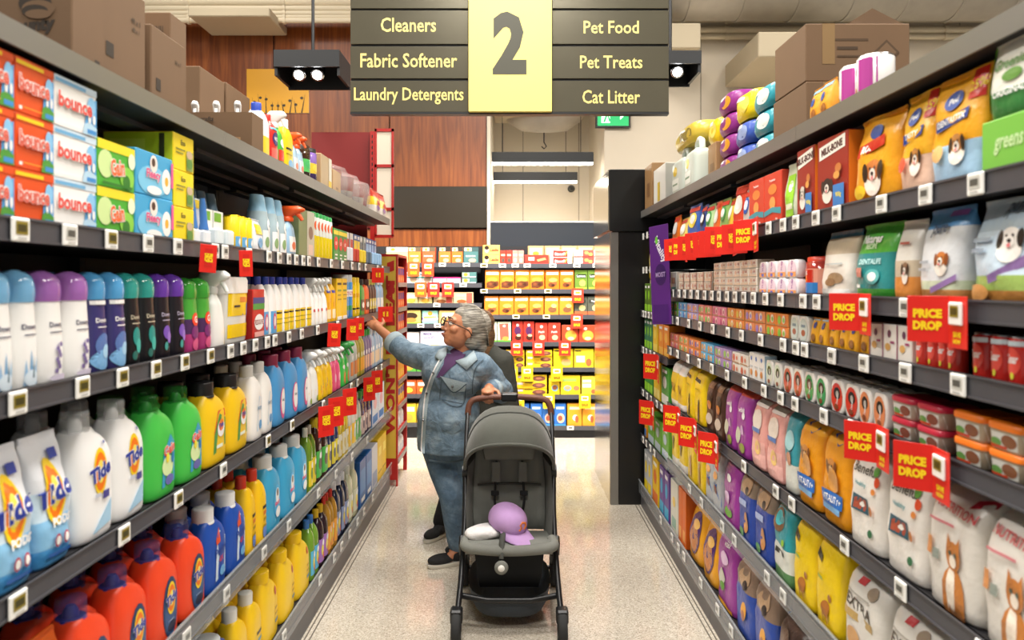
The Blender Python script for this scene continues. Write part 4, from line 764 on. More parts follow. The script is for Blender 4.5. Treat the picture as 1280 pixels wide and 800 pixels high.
# ---------------------------------------------------------------- price tags and promotion tags
def tag_mesh(w, h, scr):
    b = MB().box(-w/2, w/2, -.006, 0, -h/2, h/2, 'f2f2ee', r=.0025)
    s = printed([('r', -.68, .3, .68, .85, 'c8c8c0' if scr == 'g' else '8c7c28'), ('r', -.5, .42, .5, .72, '54544e' if scr == 'g' else '3f3a14'), ('r', -.5, .1, .5, .18, 'b8b8b4')], w, h, lambda x, z: -.006, flat=True)
    s.xf(Matrix.Translation((0, 0, -h/2))); return b.mesh('tag_case'), s.mesh('screen')
TAG = {k: tag_mesh(.052, .046, k) for k in 'gy'}
WORDS = [('t', 'PRICE', 0, .62, .2, 'f6d21c', 1.4, 0, 0, .06), ('t', 'DROP', 0, .36, .2, 'f6d21c', 1.4, 0, 0, .06)]
def tags(side, shelf, xs, ye=(), zs=None, sname=None, w=None):
    s = -1 if side == 'L' else 1; z = zs if zs is not None else (LZ if s < 0 else RZ)[shelf]
    nm = sname or '%s, %s' % ((SHELF_L if s < 0 else SHELF_R)[shelf], 'detergent rack' if s < 0 else 'pet-food rack')
    xs = sorted(xs, key=lambda v: -abs(v-CX))
    for k, px in enumerate(xs):
        y = ydepth(px, XS-.006); m = TAG['y' if px in ye else 'g']
        r = link('price_tag', m[0], 'tag_white', None, (s*(XS-.0035), y, z-.001), s*-math.pi/2)
        link('screen', m[1], 'carton', r)
        r['label'] = '%s white price tag from camera on rail, %s' % (EARLY[k], nm); r['category'] = 'price tag'; r['group'] = 'price tags on the '+nm
        LABELS[r['label']] = 1
tags('L', 4, [25, 87, 139, 185, 222, 269, 281, 311, 336, 349, 361, 370, 379, 386, 398, 414, 428, 440, 449, 457, 472, 478], [25, 139])
tags('L', 3, [22, 103, 153, 195, 231, 263, 288, 304, 319, 334, 343.5, 361, 377, 397, 422, 447], [22, 103, 153, 195, 231, 263])
tags('L', 2, [22, 155, 223, 279, 335, 365, 404, 439, 447, 470, 477], [22, 155, 223, 335, 365])
tags('L', 1, [180, 233, 283, 330, 361, 398, 420, 440, 459])
tags('L', 0, [355, 400, 418, 427, 437, 447, 455, 466])
tags('R', 6, [1220, 1157, 1102, 1046, 1020, 995, 979, 961])
tags('R', 5, [1132, 1048, 1021, 1004, 976, 957, 942, 930, 919, 909, 899, 890, 881, 872, 864, 856, 849, 841])
tags('R', 4, [1198, 1132, 1080, 1040, 1006, 995, 979, 951, 927, 910, 891, 875, 861, 847, 840])
tags('R', 3, [1066, 1030, 994, 976, 955, 931, 909, 890, 874, 860, 847, 838])
tags('R', 2, [1230, 1126, 1056, 990, 970, 930], zs=None)
tags('R', 1, [979, 959, 918, 903, 877, 862])
tags('R', 0, [953, 914, 897, 876, 855, 848, 840, 826])
FN = 'end bay, pet-food rack'
for i, xs in ((1, [804, 808, 813, 818]), (2, [804, 809, 814, 821, 827]), (3, [804, 808, 813, 818]), (4, [804, 807, 811, 815, 821, 825])):
    tags('R', 0, xs, zs=FARZ[i], sname='%s shelf up, %s' % (EARLY[i], FN))
def promo(side, px, shelf, desc, wide=False, hpx=None, drop=.03, tilt=0, zs=None, w=.085, h=.1, out=.012):
    """red promotion tag clipped to the shelf rail; wide = folded card that frames a price tag"""
    s = -1 if side == 'L' else 1; y = ydepth(px, XS-.012); z = zs if zs is not None else (LZ if s < 0 else RZ)[shelf]
    rz = s*-math.pi/2
    if not wide:
        rz += s*.65; out = max(out, .012+w*.31)
        b = MB().box(-w/2, w/2, -.0015, 0, -h, .0, 'd8241a', r=.0006)
        p = printed([('r', -.45, .2, .45, .85, 'c81e16')]+[('t', t, u, .52, .17 if not side == 'x' else .2, 'f6d21c', .62, -90, 0, .06) for t, u in (('PRICE', .24), ('DROP', -.24))], w, h, lambda a, c: -.0015, flat=True).xf(Matrix.Translation((0, 0, -h)))
        P = [('card', b.mesh('card'), 'carton'), ('print', p.mesh('print'), 'carton')]
    else:
        w2 = w; AL = .75*s
        if s < 0: AL = .22
        lf = MB().box(-w2, 0, -.0015, 0, -h, 0, 'd8241a', r=.0006).xf(Matrix.Rotation(AL, 4, 'Z')); rt = MB().box(0, w2, -.0015, 0, -h*1.08, 0, 'de2a1e', r=.0006).xf(Matrix.Rotation(-.12, 4, 'Z'))
        lp = printed(WORDS, w2, h, lambda a, c: -.0015, flat=True).xf(Matrix.Rotation(AL, 4, 'Z') @ Matrix.Translation((-w2/2, 0, -h)))
        rp = printed([('t', 'SAVE', 0, .2, .12, 'f6d21c', 1.1, 0, 0, .06), ('t', 'NOW', 0, .06, .1, 'f6d21c', .9, 0, 0, .06)], w2, h, lambda a, c: -.0015, flat=True).xf(Matrix.Rotation(-.12, 4, 'Z') @ Matrix.Translation((w2/2, 0, -h)))
        tg = MB().box(-.027, .027, -.008, -.0015, -.024, .024, 'f2f2ee', r=.0025).xf(Matrix.Rotation(-.12, 4, 'Z') @ Matrix.Translation((w2/2, 0, -h*.36)))
        ts = printed([('r', -.68, .35, .68, .85, '8c7c28'), ('r', -.5, .45, .5, .75, '3f3a14')], .054, .048, lambda a, c: -.008, flat=True).xf(Matrix.Rotation(-.12, 4, 'Z') @ Matrix.Translation((w2/2, 0, -h*.36-.024)))
        P = [('card', lf.mesh('card'), 'carton'), ('print', lp.mesh('print'), 'carton', 0), ('side_card', rt.mesh('side_card'), 'carton'), ('print', rp.mesh('print'), 'carton', 2), ('price_case', tg.mesh('price_case'), 'tag_white'), ('screen', ts.mesh('screen'), 'carton', 4)]
    o = thing('promotion_tag', desc, 'promotion tag', (s*(XS-out), y, z+drop), P, rz)
    o.rotation_euler = (0, tilt, rz); return o
promo('L', 254, 4, 'red and yellow promotion tag below the blue scrub brushes', drop=.014, tilt=.06, w=.055, h=.085)
promo('L', 301, 4, 'red and yellow promotion tag below the yellow canisters', drop=.01, tilt=-.03, w=.052, h=.09)
promo('L', 466, 4, 'small red promotion tag below the dark blue brush packs', drop=.0, w=.11, h=.1)
promo('L', 412, 3, 'red promotion tag below the amber cleaner bottles', drop=.02, tilt=.06, w=.085, h=.12)
promo('L', 435, 3, 'red promotion tag with yellow border below disinfectant cans', drop=.02, tilt=.04, w=.09, h=.12)
promo('L', 443.5, 3, 'red promotion tag beside the yellow-bordered tag, below polish cans', drop=.02, w=.08, h=.11, out=.015)
promo('L', 474, 3, 'large red promotion tag beside the pointing hand', drop=.06, w=.14, h=.11, out=.03)
promo('L', 400, 2, 'red promotion tag with yellow border below yellow spray bottles', drop=.01, w=.095, h=.15)
promo('L', 412.5, 2, 'red promotion tag below the third yellow spray bottle', drop=.02, w=.1, h=.15)
promo('L', 430, 2, 'red promotion tag below the green spray bottles', drop=.02, w=.1, h=.15)
promo('L', 455.5, 2, 'red promotion tag below the olive gold cleaner bottles', drop=.01, w=.1, h=.15)
promo('L', 465.5, 2, 'red promotion tag below the mauve cleaner bottles', drop=.02, w=.1, h=.15)
promo('R', 1075, 5, 'double red promotion card under the green dog-food bag', True, drop=.03, w=.082, h=.1)
promo('R', 1186, 5, 'double red promotion card under the blue and white dog bags', True, drop=.03, w=.082, h=.1)
promo('R', 1096, 3, 'double red promotion card under the red-lid tubs', True, drop=.04, w=.082, h=.1)
promo('R', 1166, 3, 'double red promotion card under the orange-lid tubs', True, drop=.04, w=.082, h=.105)
for k, px in enumerate((849, 858, 868, 878, 888, 897, 906, 917, 929, 943)):
    promo('R', px, 6, '%s red promotion card of the row below treat pouches, from end unit' % EARLY[k], k in (1, 7, 9), drop=.045-.004*(k % 3), w=.085 if k in (1, 7, 9) else .12, h=.12, tilt=random.uniform(-.08, .08), out=.012+.004*(k % 2))
promo('R', 848, 2, 'double red promotion card under the white and yellow kibble bags', True, drop=.05, w=.1, h=.15)
promo('R', 868, 2, 'double red promotion card under the yellow kibble bags', True, drop=.05, w=.095, h=.15)
promo('R', 894, 2, 'double red promotion card under the dark brown kibble bags', True, drop=.05, w=.09, h=.14)
promo('R', 822, 0, 'red promotion card on third shelf of the end bay', True, zs=FARZ[3]-.01, w=.11, h=.16)
promo('R', 816, 0, 'red promotion card on second shelf of the end bay', True, zs=FARZ[2]-.03, w=.11, h=.16)
# ================================================================ pet-food rack: products
def dog(u, v, s, c1='c88a4a', c2='f2e8dc', c3='3a2a20'):
    """simple printed portrait of a dog"""
    return [('e', u, v-.10*s, .34*s, .14*s, c2), ('e', u, v, .3*s, .1*s, c1), ('e', u-.3*s, v-.01*s, .1*s, .09*s, c3), ('e', u+.3*s, v-.01*s, .1*s, .09*s, c3), ('e', u, v-.04*s, .14*s, .06*s, c2),
            ('e', u-.1*s, v+.02*s, .035*s, .014*s, K), ('e', u+.1*s, v+.02*s, .035*s, .014*s, K), ('e', u, v-.03*s, .06*s, .018*s, K), ('e', u, v-.075*s, .05*s, .02*s, 'e07a80')]
def cat_(u, v, s, c='c07a3c'):
    return [('e', u, v-.26*s, .34*s, .2*s, c), ('e', u-.05*s, v-.22*s, .14*s, .16*s, 'f0e4d4'), ('e', u, v, .24*s, .09*s, c), ('p', [(u-.22*s, v+.03*s), (u-.06*s, v+.06*s), (u-.18*s, v+.13*s)], c), ('p', [(u+.22*s, v+.03*s), (u+.06*s, v+.06*s), (u+.18*s, v+.13*s)], c),
            ('e', u, v-.03*s, .12*s, .04*s, 'f0e4d4'), ('e', u-.09*s, v+.015*s, .04*s, .016*s, '3a5a50'), ('e', u+.09*s, v+.015*s, .04*s, .016*s, '3a5a50')]
R = lambda *a, **k: row('R', *a, **k)
# seventh shelf up: treats
R(6, 1300, 1226, 1, lambda w: carton(w, .12, .11, '7ac04a', [('t', 'greens', 0, .5, .3, 'c8e8a8', 1, 0, .2)], side='6ab03c'), 'treat_box', 'bright green treat display box', 'box', jit=0)
R(6, 1296, 1230, 1, lambda w: pouch(w*.95, .05, .15, [(0, '2f7a3c'), (.05, 'e8e8dc')], [('t', 'Greenies', 0, .68, .14, '5a8a4a', 1.5, 0, .2), ('t', 'ORIGINAL', 0, .3, .1, W, 1.4), ('e', .1, .5, .4, .08, '6a9a4a'), ('r', -1, .1, -.88, .95, '6ab83c')]), 'treat_pouch', 'white and green treat pouch standing in green box', 'pouch', zs=RZ[6]+.125, jit=0)
def pedi(base, band, word, dogc, low):
    return lambda w: pouch(w*.95, .07, .245, [(0, low), (.09, base)], [('r', .45, .72, .95, .98, 'd02a1e'), ('t', '25%', .7, .84, .09, 'f6d020', .4, 8), ('e', -.1, .76, .34, .09, '24489e'), ('t', 'Ped', -.1, .76, .06, W, .5, 10, .1), ('p', [(-.7, .5), (.6, .56), (.6, .66), (-.7, .6)], '24408e'), ('t', word, -.05, .58, .06, W, 1.1, 4, .1)]+dog(.25, .36, .8)+[('e', -.45, .3, .22, .08, dogc)], .003)
R(6, 1222, 1157, 1, pedi('eaa520', '24408e', 'DENTASTIX', 'e8b878', 'a8cdea'), 'treat_bag', 'large yellow and blue treat bag', 'bag')
R(6, 1157, 1118, 1, pedi('ecb02a', '24408e', 'TASTY', 'e05a40', 'e8c0a8'), 'treat_bag', 'yellow and pink treat bag', 'bag')
R(6, 1118, 1064, 1, lambda w: pouch(w*.95, .07, .235, 'e8a01e', [('e', 0, .8, .3, .08, '24489e'), ('p', [(-.8, .54), (.5, .62), (.5, .74), (-.7, .68)], 'c8261c'), ('t', 'RODEO', -.1, .64, .09, W, 1.2, 5, .2, .05)]+dog(.1, .36, 1.2, 'c8763a')+[('e', -.5, .14, .3, .08, 'f0c830')], .004), 'treat_bag', 'orange treat bag with large dog portrait', 'bag')
MB_ = lambda dk: lambda w: carton(w, .1, .225, '9c2a1c', [('p', [(-.85, .72), (.85, .8), (.85, .97), (-.85, .9)], 'f4f0e6'), ('t', 'MILK-BONE', 0, .845, .1, '4a1a14', 1.5, 5, 0, .05)]+dog(-.3, .36, 1.0, dk)+[('r', .15, .04, .85, .34, '3a80c8'), ('t', '900g', .5, .2, .08, 'f6e040', .5), ('e', .5, .55, .2, .06, 'c87a3c'), ('e', .4, .46, .2, .05, 'e0a050')], side='e07a20', top='a83020', sidespec=[('r', -.8, .78, .8, .95, 'f4f0e6'), ('t', 'MILK-BONE', 0, .86, .1, '4a1a14', 1.5), ('e', .1, .5, .2, .14, 'c87a3c'), ('r', -.8, .1, .5, .3, 'f0a030')])
R(6, 1062, 1020, 1, MB_('2a201c'), 'biscuit_box', 'large dark red dog biscuit box', 'box', jit=.1, gap=.9)
R(6, 1018, 996, 1, MB_('d8d0c4'), 'biscuit_box', 'smaller dark red dog biscuit box', 'box', jit=.1)
R(6, 995, 977, 1, lambda w: pouch(w*.95, .05, .2, 'c8d0b8', [('r', -.55, .05, .55, .8, '9ad83c'), ('e', 0, .6, .3, .1, W), ('r', -.5, .2, .5, .3, 'e8f0d0')]), 'treat_pouch', 'clear and lime green treat pouch', 'pouch')
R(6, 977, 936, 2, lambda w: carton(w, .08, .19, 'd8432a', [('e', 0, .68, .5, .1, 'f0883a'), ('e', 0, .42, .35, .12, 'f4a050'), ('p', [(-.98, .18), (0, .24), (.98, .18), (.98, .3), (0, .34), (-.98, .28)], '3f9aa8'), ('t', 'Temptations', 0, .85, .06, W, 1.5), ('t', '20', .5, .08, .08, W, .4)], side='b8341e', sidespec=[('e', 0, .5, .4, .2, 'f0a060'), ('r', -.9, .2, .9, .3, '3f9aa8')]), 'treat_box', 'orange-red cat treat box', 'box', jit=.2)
for a, b, n, c1, c2, h_, dsc in ((936, 927, 1, 'c8c0b8', '2a60b8', .17, 'grey and blue treat pouch'), (927, 913, 1, 'd8442a', 'f0e8d8', .2, 'tall red treat pouch'), (913, 907, 1, 'e8c840', 'f4f0e0', .16, 'narrow yellow treat pouch'), (907, 897, 1, '8ab060', '3fa050', .17, 'sage green treat pouch'),
                             (897, 889, 1, 'e06a2a', 'e8e0d0', .17, 'orange and cream treat pouch'), (889, 880, 1, 'b8d8a0', '2aa040', .17, 'green striped treat pouch'), (880, 872, 1, '2a4a90', '20202a', .18, 'navy treat pouch'), (872, 857, 1, '2f60b4', 'f0d040', .2, 'blue treat pouch with yellow oval'), (857, 847, 1, 'e8d070', 'f4f0d8', .15, 'pale yellow treat pouch'), (847, 838, 1, 'e87a1e', 'f4f0e8', .18, 'orange treat pouch beside the purple display')):
    R(6, a, b, n, lambda w: pouch(w*.93, .05, h_, [(0, c1)], [('e', 0, .6, .7, .2, c2), ('e', 0, .62, .5, .12, W if c2 != W else c1), ('r', -.7, .1, .7, .26, c2), ('r', -.9, .82, .9, .93, 'd23a2a')]), 'treat_pouch', dsc, 'pouch')
# sixth shelf up: bags, jar, cartons of wet food
R(5, 1300, 1200, 1, lambda w: pouch(w*.95, .09, .215, [(0, 'b07a3c'), (.03, '9ab860'), (.06, 'c8dcec'), (.15, 'a8bccc')], dog(.25, .62, .95, 'f0ece6', 'f4f0ea', '1c1a1a')+[('t', 'pure', .25, .88, .14, '4a5a68', 1.0, 0, 0, .03), ('p', [(-.2, .2), (.9, .4), (.9, .5), (-.2, .28)], '9a7ab8'), ('r', -.85, .5, -.4, .54, '8a98a8'), ('r', -.85, .6, -.3, .64, '8a98a8'), ('e', -.6, .12, .4, .08, 'c89050')], .003), 'kibble_bag', 'pale blue dog-food bag with black and white dog', 'bag')
R(5, 1197, 1138, 1, lambda w: pouch(w*.95, .09, .215, [(0, 'b88048'), (.03, 'c8d4b8'), (.05, 'e0e4e8'), (.17, '5a94c8')], dog(.35, .46, .75, 'c87838', 'f4ece0', '8a4a20')+[('t', 'pure', 0, .76, .13, '3a4a68', 1.2, 0, 0, .03), ('r', .2, .9, .9, .96, '8a5aa8'), ('r', -.8, .42, -.2, .45, 'a0a8b0'), ('r', -.8, .34, -.3, .37, 'a0a8b0'), ('p', [(0, .1), (.9, .24), (.9, .3), (0, .16)], '9a7ab8')], .003), 'kibble_bag', 'blue-topped dog-food bag with tan puppy', 'bag')
R(5, 1138, 1110, 1, lambda w: pouch(w*.95, .08, .2, [(0, 'd88a40'), (.06, 'c8b8a0'), (.1, 'e0dcd4')], dog(.3, .4, .8, '8a6a50')+[('r', -.4, .7, .4, .73, 'b05a50')], .003), 'kibble_bag', 'narrow white and orange dog-food bag', 'bag')
R(5, 1110, 1062, 1, lambda w: pouch(w*.95, .09, .205, [(0, '3f9a3a'), (.03, '2f8f90'), (.125, '4fae3c')], [('t', 'Natures', -.2, .8, .12, W, 1.3, 0, 0, .04), ('t', 'RECIPE', -.1, .7, .07, 'd8f0c8', 1.1), ('t', 'DENTALIFE', 0, .5, .07, 'c8f0f0', 1.5), ('e', .2, .3, .34, .1, '5ab0b0'), ('e', .2, .3, .2, .06, W), ('r', -.7, .3, -.3, .42, 'd88a7a'), ('r', -.7, .16, -.45, .2, W)], .003), 'kibble_bag', 'green and teal dog-treat bag', 'bag')
R(5, 1062, 1020, 1, lambda w: pouch(w*.95, .09, .2, [(0, 'e6e0d6'), (.13, 'c8b8a0'), (.18, '3a6a80')], [('e', .2, .3, .5, .08, 'a88a68'), ('e', -.1, .24, .3, .06, '8a6a4a'), ('r', -.6, .5, .6, .52, 'b0b8b8'), ('r', -.9, 0, .9, .14, W)], .003), 'treat_bag', 'beige treat bag in white tray', 'bag')
R(5, 1018, 997, 1, lambda w: can(w*.98, .13, 'a8342a', [('r', -.9, .1, .9, .7, 'e8a08a'), ('r', -.9, .35, .5, .68, 'c8301e'), ('t', 'MILK', -.2, .6, .1, W, 1.0), ('r', -.2, .1, .7, .36, '3a80c8'), ('r', -.9, .0, .9, .08, 'b89068')], lid='e0442c', m='glossy', neck=.86), 'treat_jar', 'clear jar of treats with red lid', 'jar')
R(5, 997, 948, 4, lambda w: cup_pack(w*.95, .035, .062, 'f2eef2', 'e8d8ea', [('t', 'YUM', 0, .66, .2, '8a3fa0', 1.2, 80), ('r', -.8, .08, .8, .34, 'f0a868'), ('e', 0, .2, .3, .1, '5a70c8')]), 'cat_food_cup', 'white and purple cat-food pack', 'pet-food pack', 2, jit=.3)
WHT = [('r', -.9, .1, .9, .34, 'e8d0b8'), ('e', -.3, .6, .3, .22, 'e0b8a0'), ('r', .2, .5, .7, .75, 'c89a90'), ('r', -.9, .85, .9, .95, 'd8c8b8')]
R(5, 946, 892, 6, lambda w: carton(w*.98, .07, .034, 'f0e8de', WHT, side='d8c8b4'), 'cat_food_carton', 'small cream wet-food carton', 'carton', 4, jit=.2)
R(5, 890, 848, 5, lambda w: carton(w*.98, .07, .05, 'ece4d8', WHT+[('r', .75, 0, 1, 1, 'a8705a')], side='b89a80'), 'cat_food_carton', 'cream wet-food carton with brown stripe', 'carton', 2, jit=.2)
R(5, 846, 838, 1, lambda w: carton(w*.95, .07, .11, 'f0ece4', [('r', -.7, .1, .7, .2, '60b0a8'), ('r', -.5, .4, .5, .7, 'd8a080')], side='d8d0c4'), 'cat_food_carton', 'tall white wet-food carton', 'carton', jit=.2)
# fifth shelf up: red cans, small boxes, tiny cartons
CAN = [('e', 0, .5, .7, .28, 'e8574a'), ('t', 'Cesar', 0, .55, .18, W, 1.1, 0, .1), ('e', .1, .22, .16, .07, 'd8d840'), ('r', -.9, .8, .9, .9, 'd8e8f0')]
R(4, 1300, 1208, 4, lambda w: can(w*.96, .098, 'c8302a', CAN, lid='b8c8d0'), 'dog_food_can', 'red dog-food can in open tray', 'can')
R(4, 1194, 1140, 4, lambda w: can(w*.96, .09, 'cc3a30', CAN, lid='b8d8e4'), 'dog_food_can', 'smaller red dog-food can', 'can')
R(4, 1140, 1086, 3, lambda w: carton(w*.97, .06, .095, 'eeeae2', [('e', .0, .75, .25, .1, '6a3a58'), ('e', -.2, .4, .4, .1, 'd8a860'), ('r', -1, .0, -.86, 1, '8a2a60'), ('r', .2, .5, .8, .56, '9a3a68')], side='d8d0c8'), 'dog_food_box', 'white dog-food box with maroon edge', 'box', jit=.3)
R(4, 1086, 1010, 6, lambda w: pouch(w*.93, .03, .09, 'ecac28', [('e', 0, .74, .34, .12, '2a4a98'), ('e', 0, .3, .5, .14, '8a5a28'), ('r', -.8, .9, .8, .95, 'c8dce8')], .001), 'dog_food_pouch', 'small golden dog-food pouch', 'pouch')
R(4, 1010, 986, 2, lambda w: cup_pack(w*.95, .04, .09, 'e8e4dc', 'd4dcd4', [('e', 0, .4, .4, .12, 'b06a50'), ('r', -.4, .6, .4, .7, '8a98a0')]), 'cat_food_cup', 'white oval wet-food pack', 'pet-food pack')
TINY = [('ee8a3a', '8ac040', 'orange and lime'), ('e8905a', 'a080c8', 'orange and violet'), ('ea8a40', 'e0c050', 'orange and gold'), ('ec8aa8', 'd05a80', 'pink'), ('f08a80', '8ac860', 'coral and green'), ('b8a8dc', 'ee9a50', 'lilac and orange'), ('6ab0e0', '3a70c0', 'light blue'), ('5ab050', 'e8a040', 'green and orange')]
def tinyc(c1, c2, h_=.038):
    return lambda w: carton(w*.97, .07, h_, c1, [('e', -.5, .5, .3, .34, c2), ('e', .3, .55, .3, .34, 'f0e0d0'), ('e', .32, .5, .18, .2, c2), ('r', -.9, .04, .9, .14, 'b88a5a')], side='c8a070')
for i, (a, b) in enumerate(((985, 957), (956, 931), (930, 909), (908, 890), (889, 873), (872, 859), (858, 848), (847, 838))):
    c1, c2, nm = TINY[i]; R(4, a, b, 2, tinyc(c1, c2, .045), 'cat_food_carton', nm+' wet-food carton', 'carton', 2, jit=.2)
# fourth shelf up: lidded tubs, oval cups, tiny cartons
R(3, 1278, 1186, 2, lambda w: tub(w*.97, .1, .055, 'b8a890', 'ee7a1e', [('r', -.9, .12, .9, .66, 'd8d8d0'), ('e', .3, .4, .4, .24, '8a5a40'), ('e', -.4, .3, .3, .16, '6a9a50'), ('r', -.8, .1, .2, .2, 'c84a30')]), 'dog_food_tub', 'clear food tub with orange lid', 'tub', 2, jit=.3)
R(3, 1176, 1110, 2, lambda w: tub(w*.97, .1, .052, 'b8a898', 'b8203c', [('r', -.9, .12, .9, .66, 'dcdad4'), ('e', .3, .4, .4, .24, '8a5040'), ('e', -.4, .3, .3, .16, '6a9a50'), ('r', -.8, .1, .2, .2, 'c84a30')]), 'dog_food_tub', 'clear food tub with crimson lid', 'tub', 2, jit=.3)
OV = lambda c: (lambda w: cup_pack(w*.94, .04, .098, 'f0ece6', c, [('e', .05, .62, .5, .18, '2a2420'), ('e', .1, .6, .22, .1, 'b8b0a8'), ('t', 'Cesar', .1, .42, .1, W, 1.2, 80), ('e', 0, .22, .3, .08, '8a4a30')]))
R(3, 1108, 1072, 2, OV('e08a58'), 'dog_food_cup', 'oval orange dog-food cup', 'pet-food pack', back=2)
R(3, 1072, 1036, 2, OV('d8402e'), 'dog_food_cup', 'oval scarlet dog-food cup', 'pet-food pack', back=2)
R(3, 1034, 1004, 2, OV('3fa060'), 'dog_food_cup', 'oval green dog-food cup', 'pet-food pack', back=2)
R(3, 1004, 978, 2, OV('c85a48'), 'dog_food_cup', 'oval brick-red dog-food cup', 'pet-food pack', back=2)
R(3, 976, 956, 2, OV('dce4d4'), 'dog_food_cup', 'oval white dog-food cup', 'pet-food pack', back=1)
R(3, 955, 936, 3, lambda w: carton(w*.96, .05, .11, 'f0ece8', [('e', 0, .8, .3, .08, '3a70c0'), ('e', 0, .3, .5, .12, 'd89050'), ('r', -.7, .5, .7, .54, 'c8ccd0')], side='b8d4ea'), 'dog_food_box', 'tall white dog-food box', 'box', jit=.2)
for i, (a, b) in enumerate(((935, 915), (914, 893), (892, 876), (875, 861), (860, 849), (848, 838))):
    c1, c2, nm = [('f0e8e0', 'd86a4a', 'cream and red'), ('b090c8', '9ac860', 'violet and green'), ('5ab4e4', 'e0a040', 'sky blue'), ('ee8a3a', '7a60b0', 'orange and purple'), ('ec8a4a', '6ab050', 'orange and green'), ('e07a5a', 'd04a80', 'orange and magenta')][i]
    R(3, a, b, 2, tinyc(c1, c2, .045), 'cat_food_carton', nm+' wet-food carton', 'carton', 2, jit=.2)
# third shelf up: kibble bags
NUTRI = lambda w: sack(w*.96, .16, .28, 'e4e0d8', cat_(.2, .46, 1.25)+[('t', 'NUTRITION', .1, .82, .07, 'c84a50', 1.5, -4, 0, .02), ('r', -.7, .68, .2, .7, 'c87a80'), ('r', -.75, .4, -.55, .54, 'd0905a'), ('r', -.5, .38, -.3, .46, '909890'), ('p', [(.5, .92), (.95, .96), (.95, .9), (.5, .86)], 'b8283c')], .004)
R(2, 1310, 1152, 2, NUTRI, 'kibble_bag', 'white cat-food bag with seated orange cat', 'bag')
for a, b, l in ((1312, 1235, 'nearest'), (1230, 1153, 'second')):
    pass
R(2, 1152, 1058, 2, lambda w: sack(w*.96, .12, .27, 'efebe4', [('t', 'Beneful', 0, .8, .1, '4a4a40', 1.5, 0, 0, .01), ('t', 'Healthy', -.1, .64, .06, '4a9098', 1.1), ('r', -.6, .36, .3, .52, '2f5a6a'), ('r', -.5, .38, .2, .5, 'a8503a'), ('e', .6, .82, .14, .05, '5a9a40'), ('e', .7, .72, .12, .05, 'd8502a'), ('e', .6, .62, .1, .03, 'e08a40'), ('e', .5, .2, .12, .04, '3a6a48'), ('r', -.6, .9, .2, .96, '3a3a38'), ('e', .5, .42, .1, .05, 'c8783a')], .003), 'kibble_bag', 'white dog-food bag with vegetable print', 'bag')
R(2, 1058, 994, 2, lambda w: sack(w*.97, .13, .295, [(0, 'e89a1c'), (.24, 'f0aa28')], [('p', [(-.4, .9), (.1, .96), (.6, .88), (.1, .8)], '24489e')]+dog(-.1, .58, .9, 'c8884a', 'e8c08a', '7a4a24')+[('r', -.7, .2, .7, .34, '2a68b8'), ('t', 'VITALITY+', 0, .27, .07, W, 1.2), ('r', -.7, .14, .6, .2, '7ab0e0'), ('e', .1, .46, .4, .12, 'd89a50')], .003), 'kibble_bag', 'golden yellow dog-food bag', 'bag')
R(2, 993, 977, 1, lambda w: sack(w*.97, .13, .29, [(0, 'e0e4dc'), (.1, '3f9cac')], [('e', 0, .62, .6, .12, 'a8d4d8'), ('e', 0, .4, .4, .08, 'c88a68')], .003), 'kibble_bag', 'teal cat-food bag', 'bag')
R(2, 976, 936, 2, lambda w: sack(w*.97, .13, .28, 'e8a8a0', [('r', -.9, .05, .9, .4, 'f0b8b0'), ('e', 0, .68, .6, .14, 'e8dcd0'), ('r', -.6, .5, .4, .56, '5a80c0'), ('e', .1, .3, .4, .1, 'f0c878'), ('r', -.8, .86, .8, .94, 'f2e8e0')], .003), 'kibble_bag', 'pink cat-food bag', 'bag')
R(2, 935, 904, 2, lambda w: sack(w*.97, .13, .29, [(0, '9a3a98'), (.25, 'c84a38')], [('e', .3, .6, .2, .05, W), ('e', .1, .38, .24, .08, 'd8b0d8'), ('e', -.4, .3, .3, .12, 'c8c8b0'), ('e', .2, .14, .4, .07, '8a9a40'), ('t', 'whisk', .1, .68, .07, W, 1.1, 5)], .003), 'kibble_bag', 'purple cat-food bag with red top', 'bag')
R(2, 903, 880, 2, lambda w: sack(w*.97, .13, .27, '4a3024', [('e', .1, .62, .5, .12, '2a1c18'), ('e', .1, .5, .4, .08, 'c87a30'), ('e', 0, .25, .5, .1, 'c8b8a8'), ('r', -.6, .8, .6, .9, '8a6a50')], .003), 'kibble_bag', 'dark brown dog-food bag', 'bag')
R(2, 879, 855, 2, lambda w: sack(w*.97, .14, .29, 'f0cc1c', [('p', [(-.6, .76), (.2, .72), (.2, .78), (-.6, .82)], '2a2a20'), ('e', .1, .22, .2, .16, '4a4038'), ('e', .15, .4, .14, .05, '4a4038'), ('r', -.4, .6, .4, .63, 'c8a818')], .004), 'kibble_bag', 'bright yellow pet-food bag', 'bag')
R(2, 854, 838, 2, lambda w: sack(w*.97, .14, .28, [(0, 'ece8e0'), (.04, 'eec830'), (.2, 'f0eeea')], [('r', -.3, .3, .1, .5, 'b08a30'), ('e', .3, .4, .2, .1, 'c8a028')], .004), 'kibble_bag', 'white and yellow cat-litter bag', 'bag')
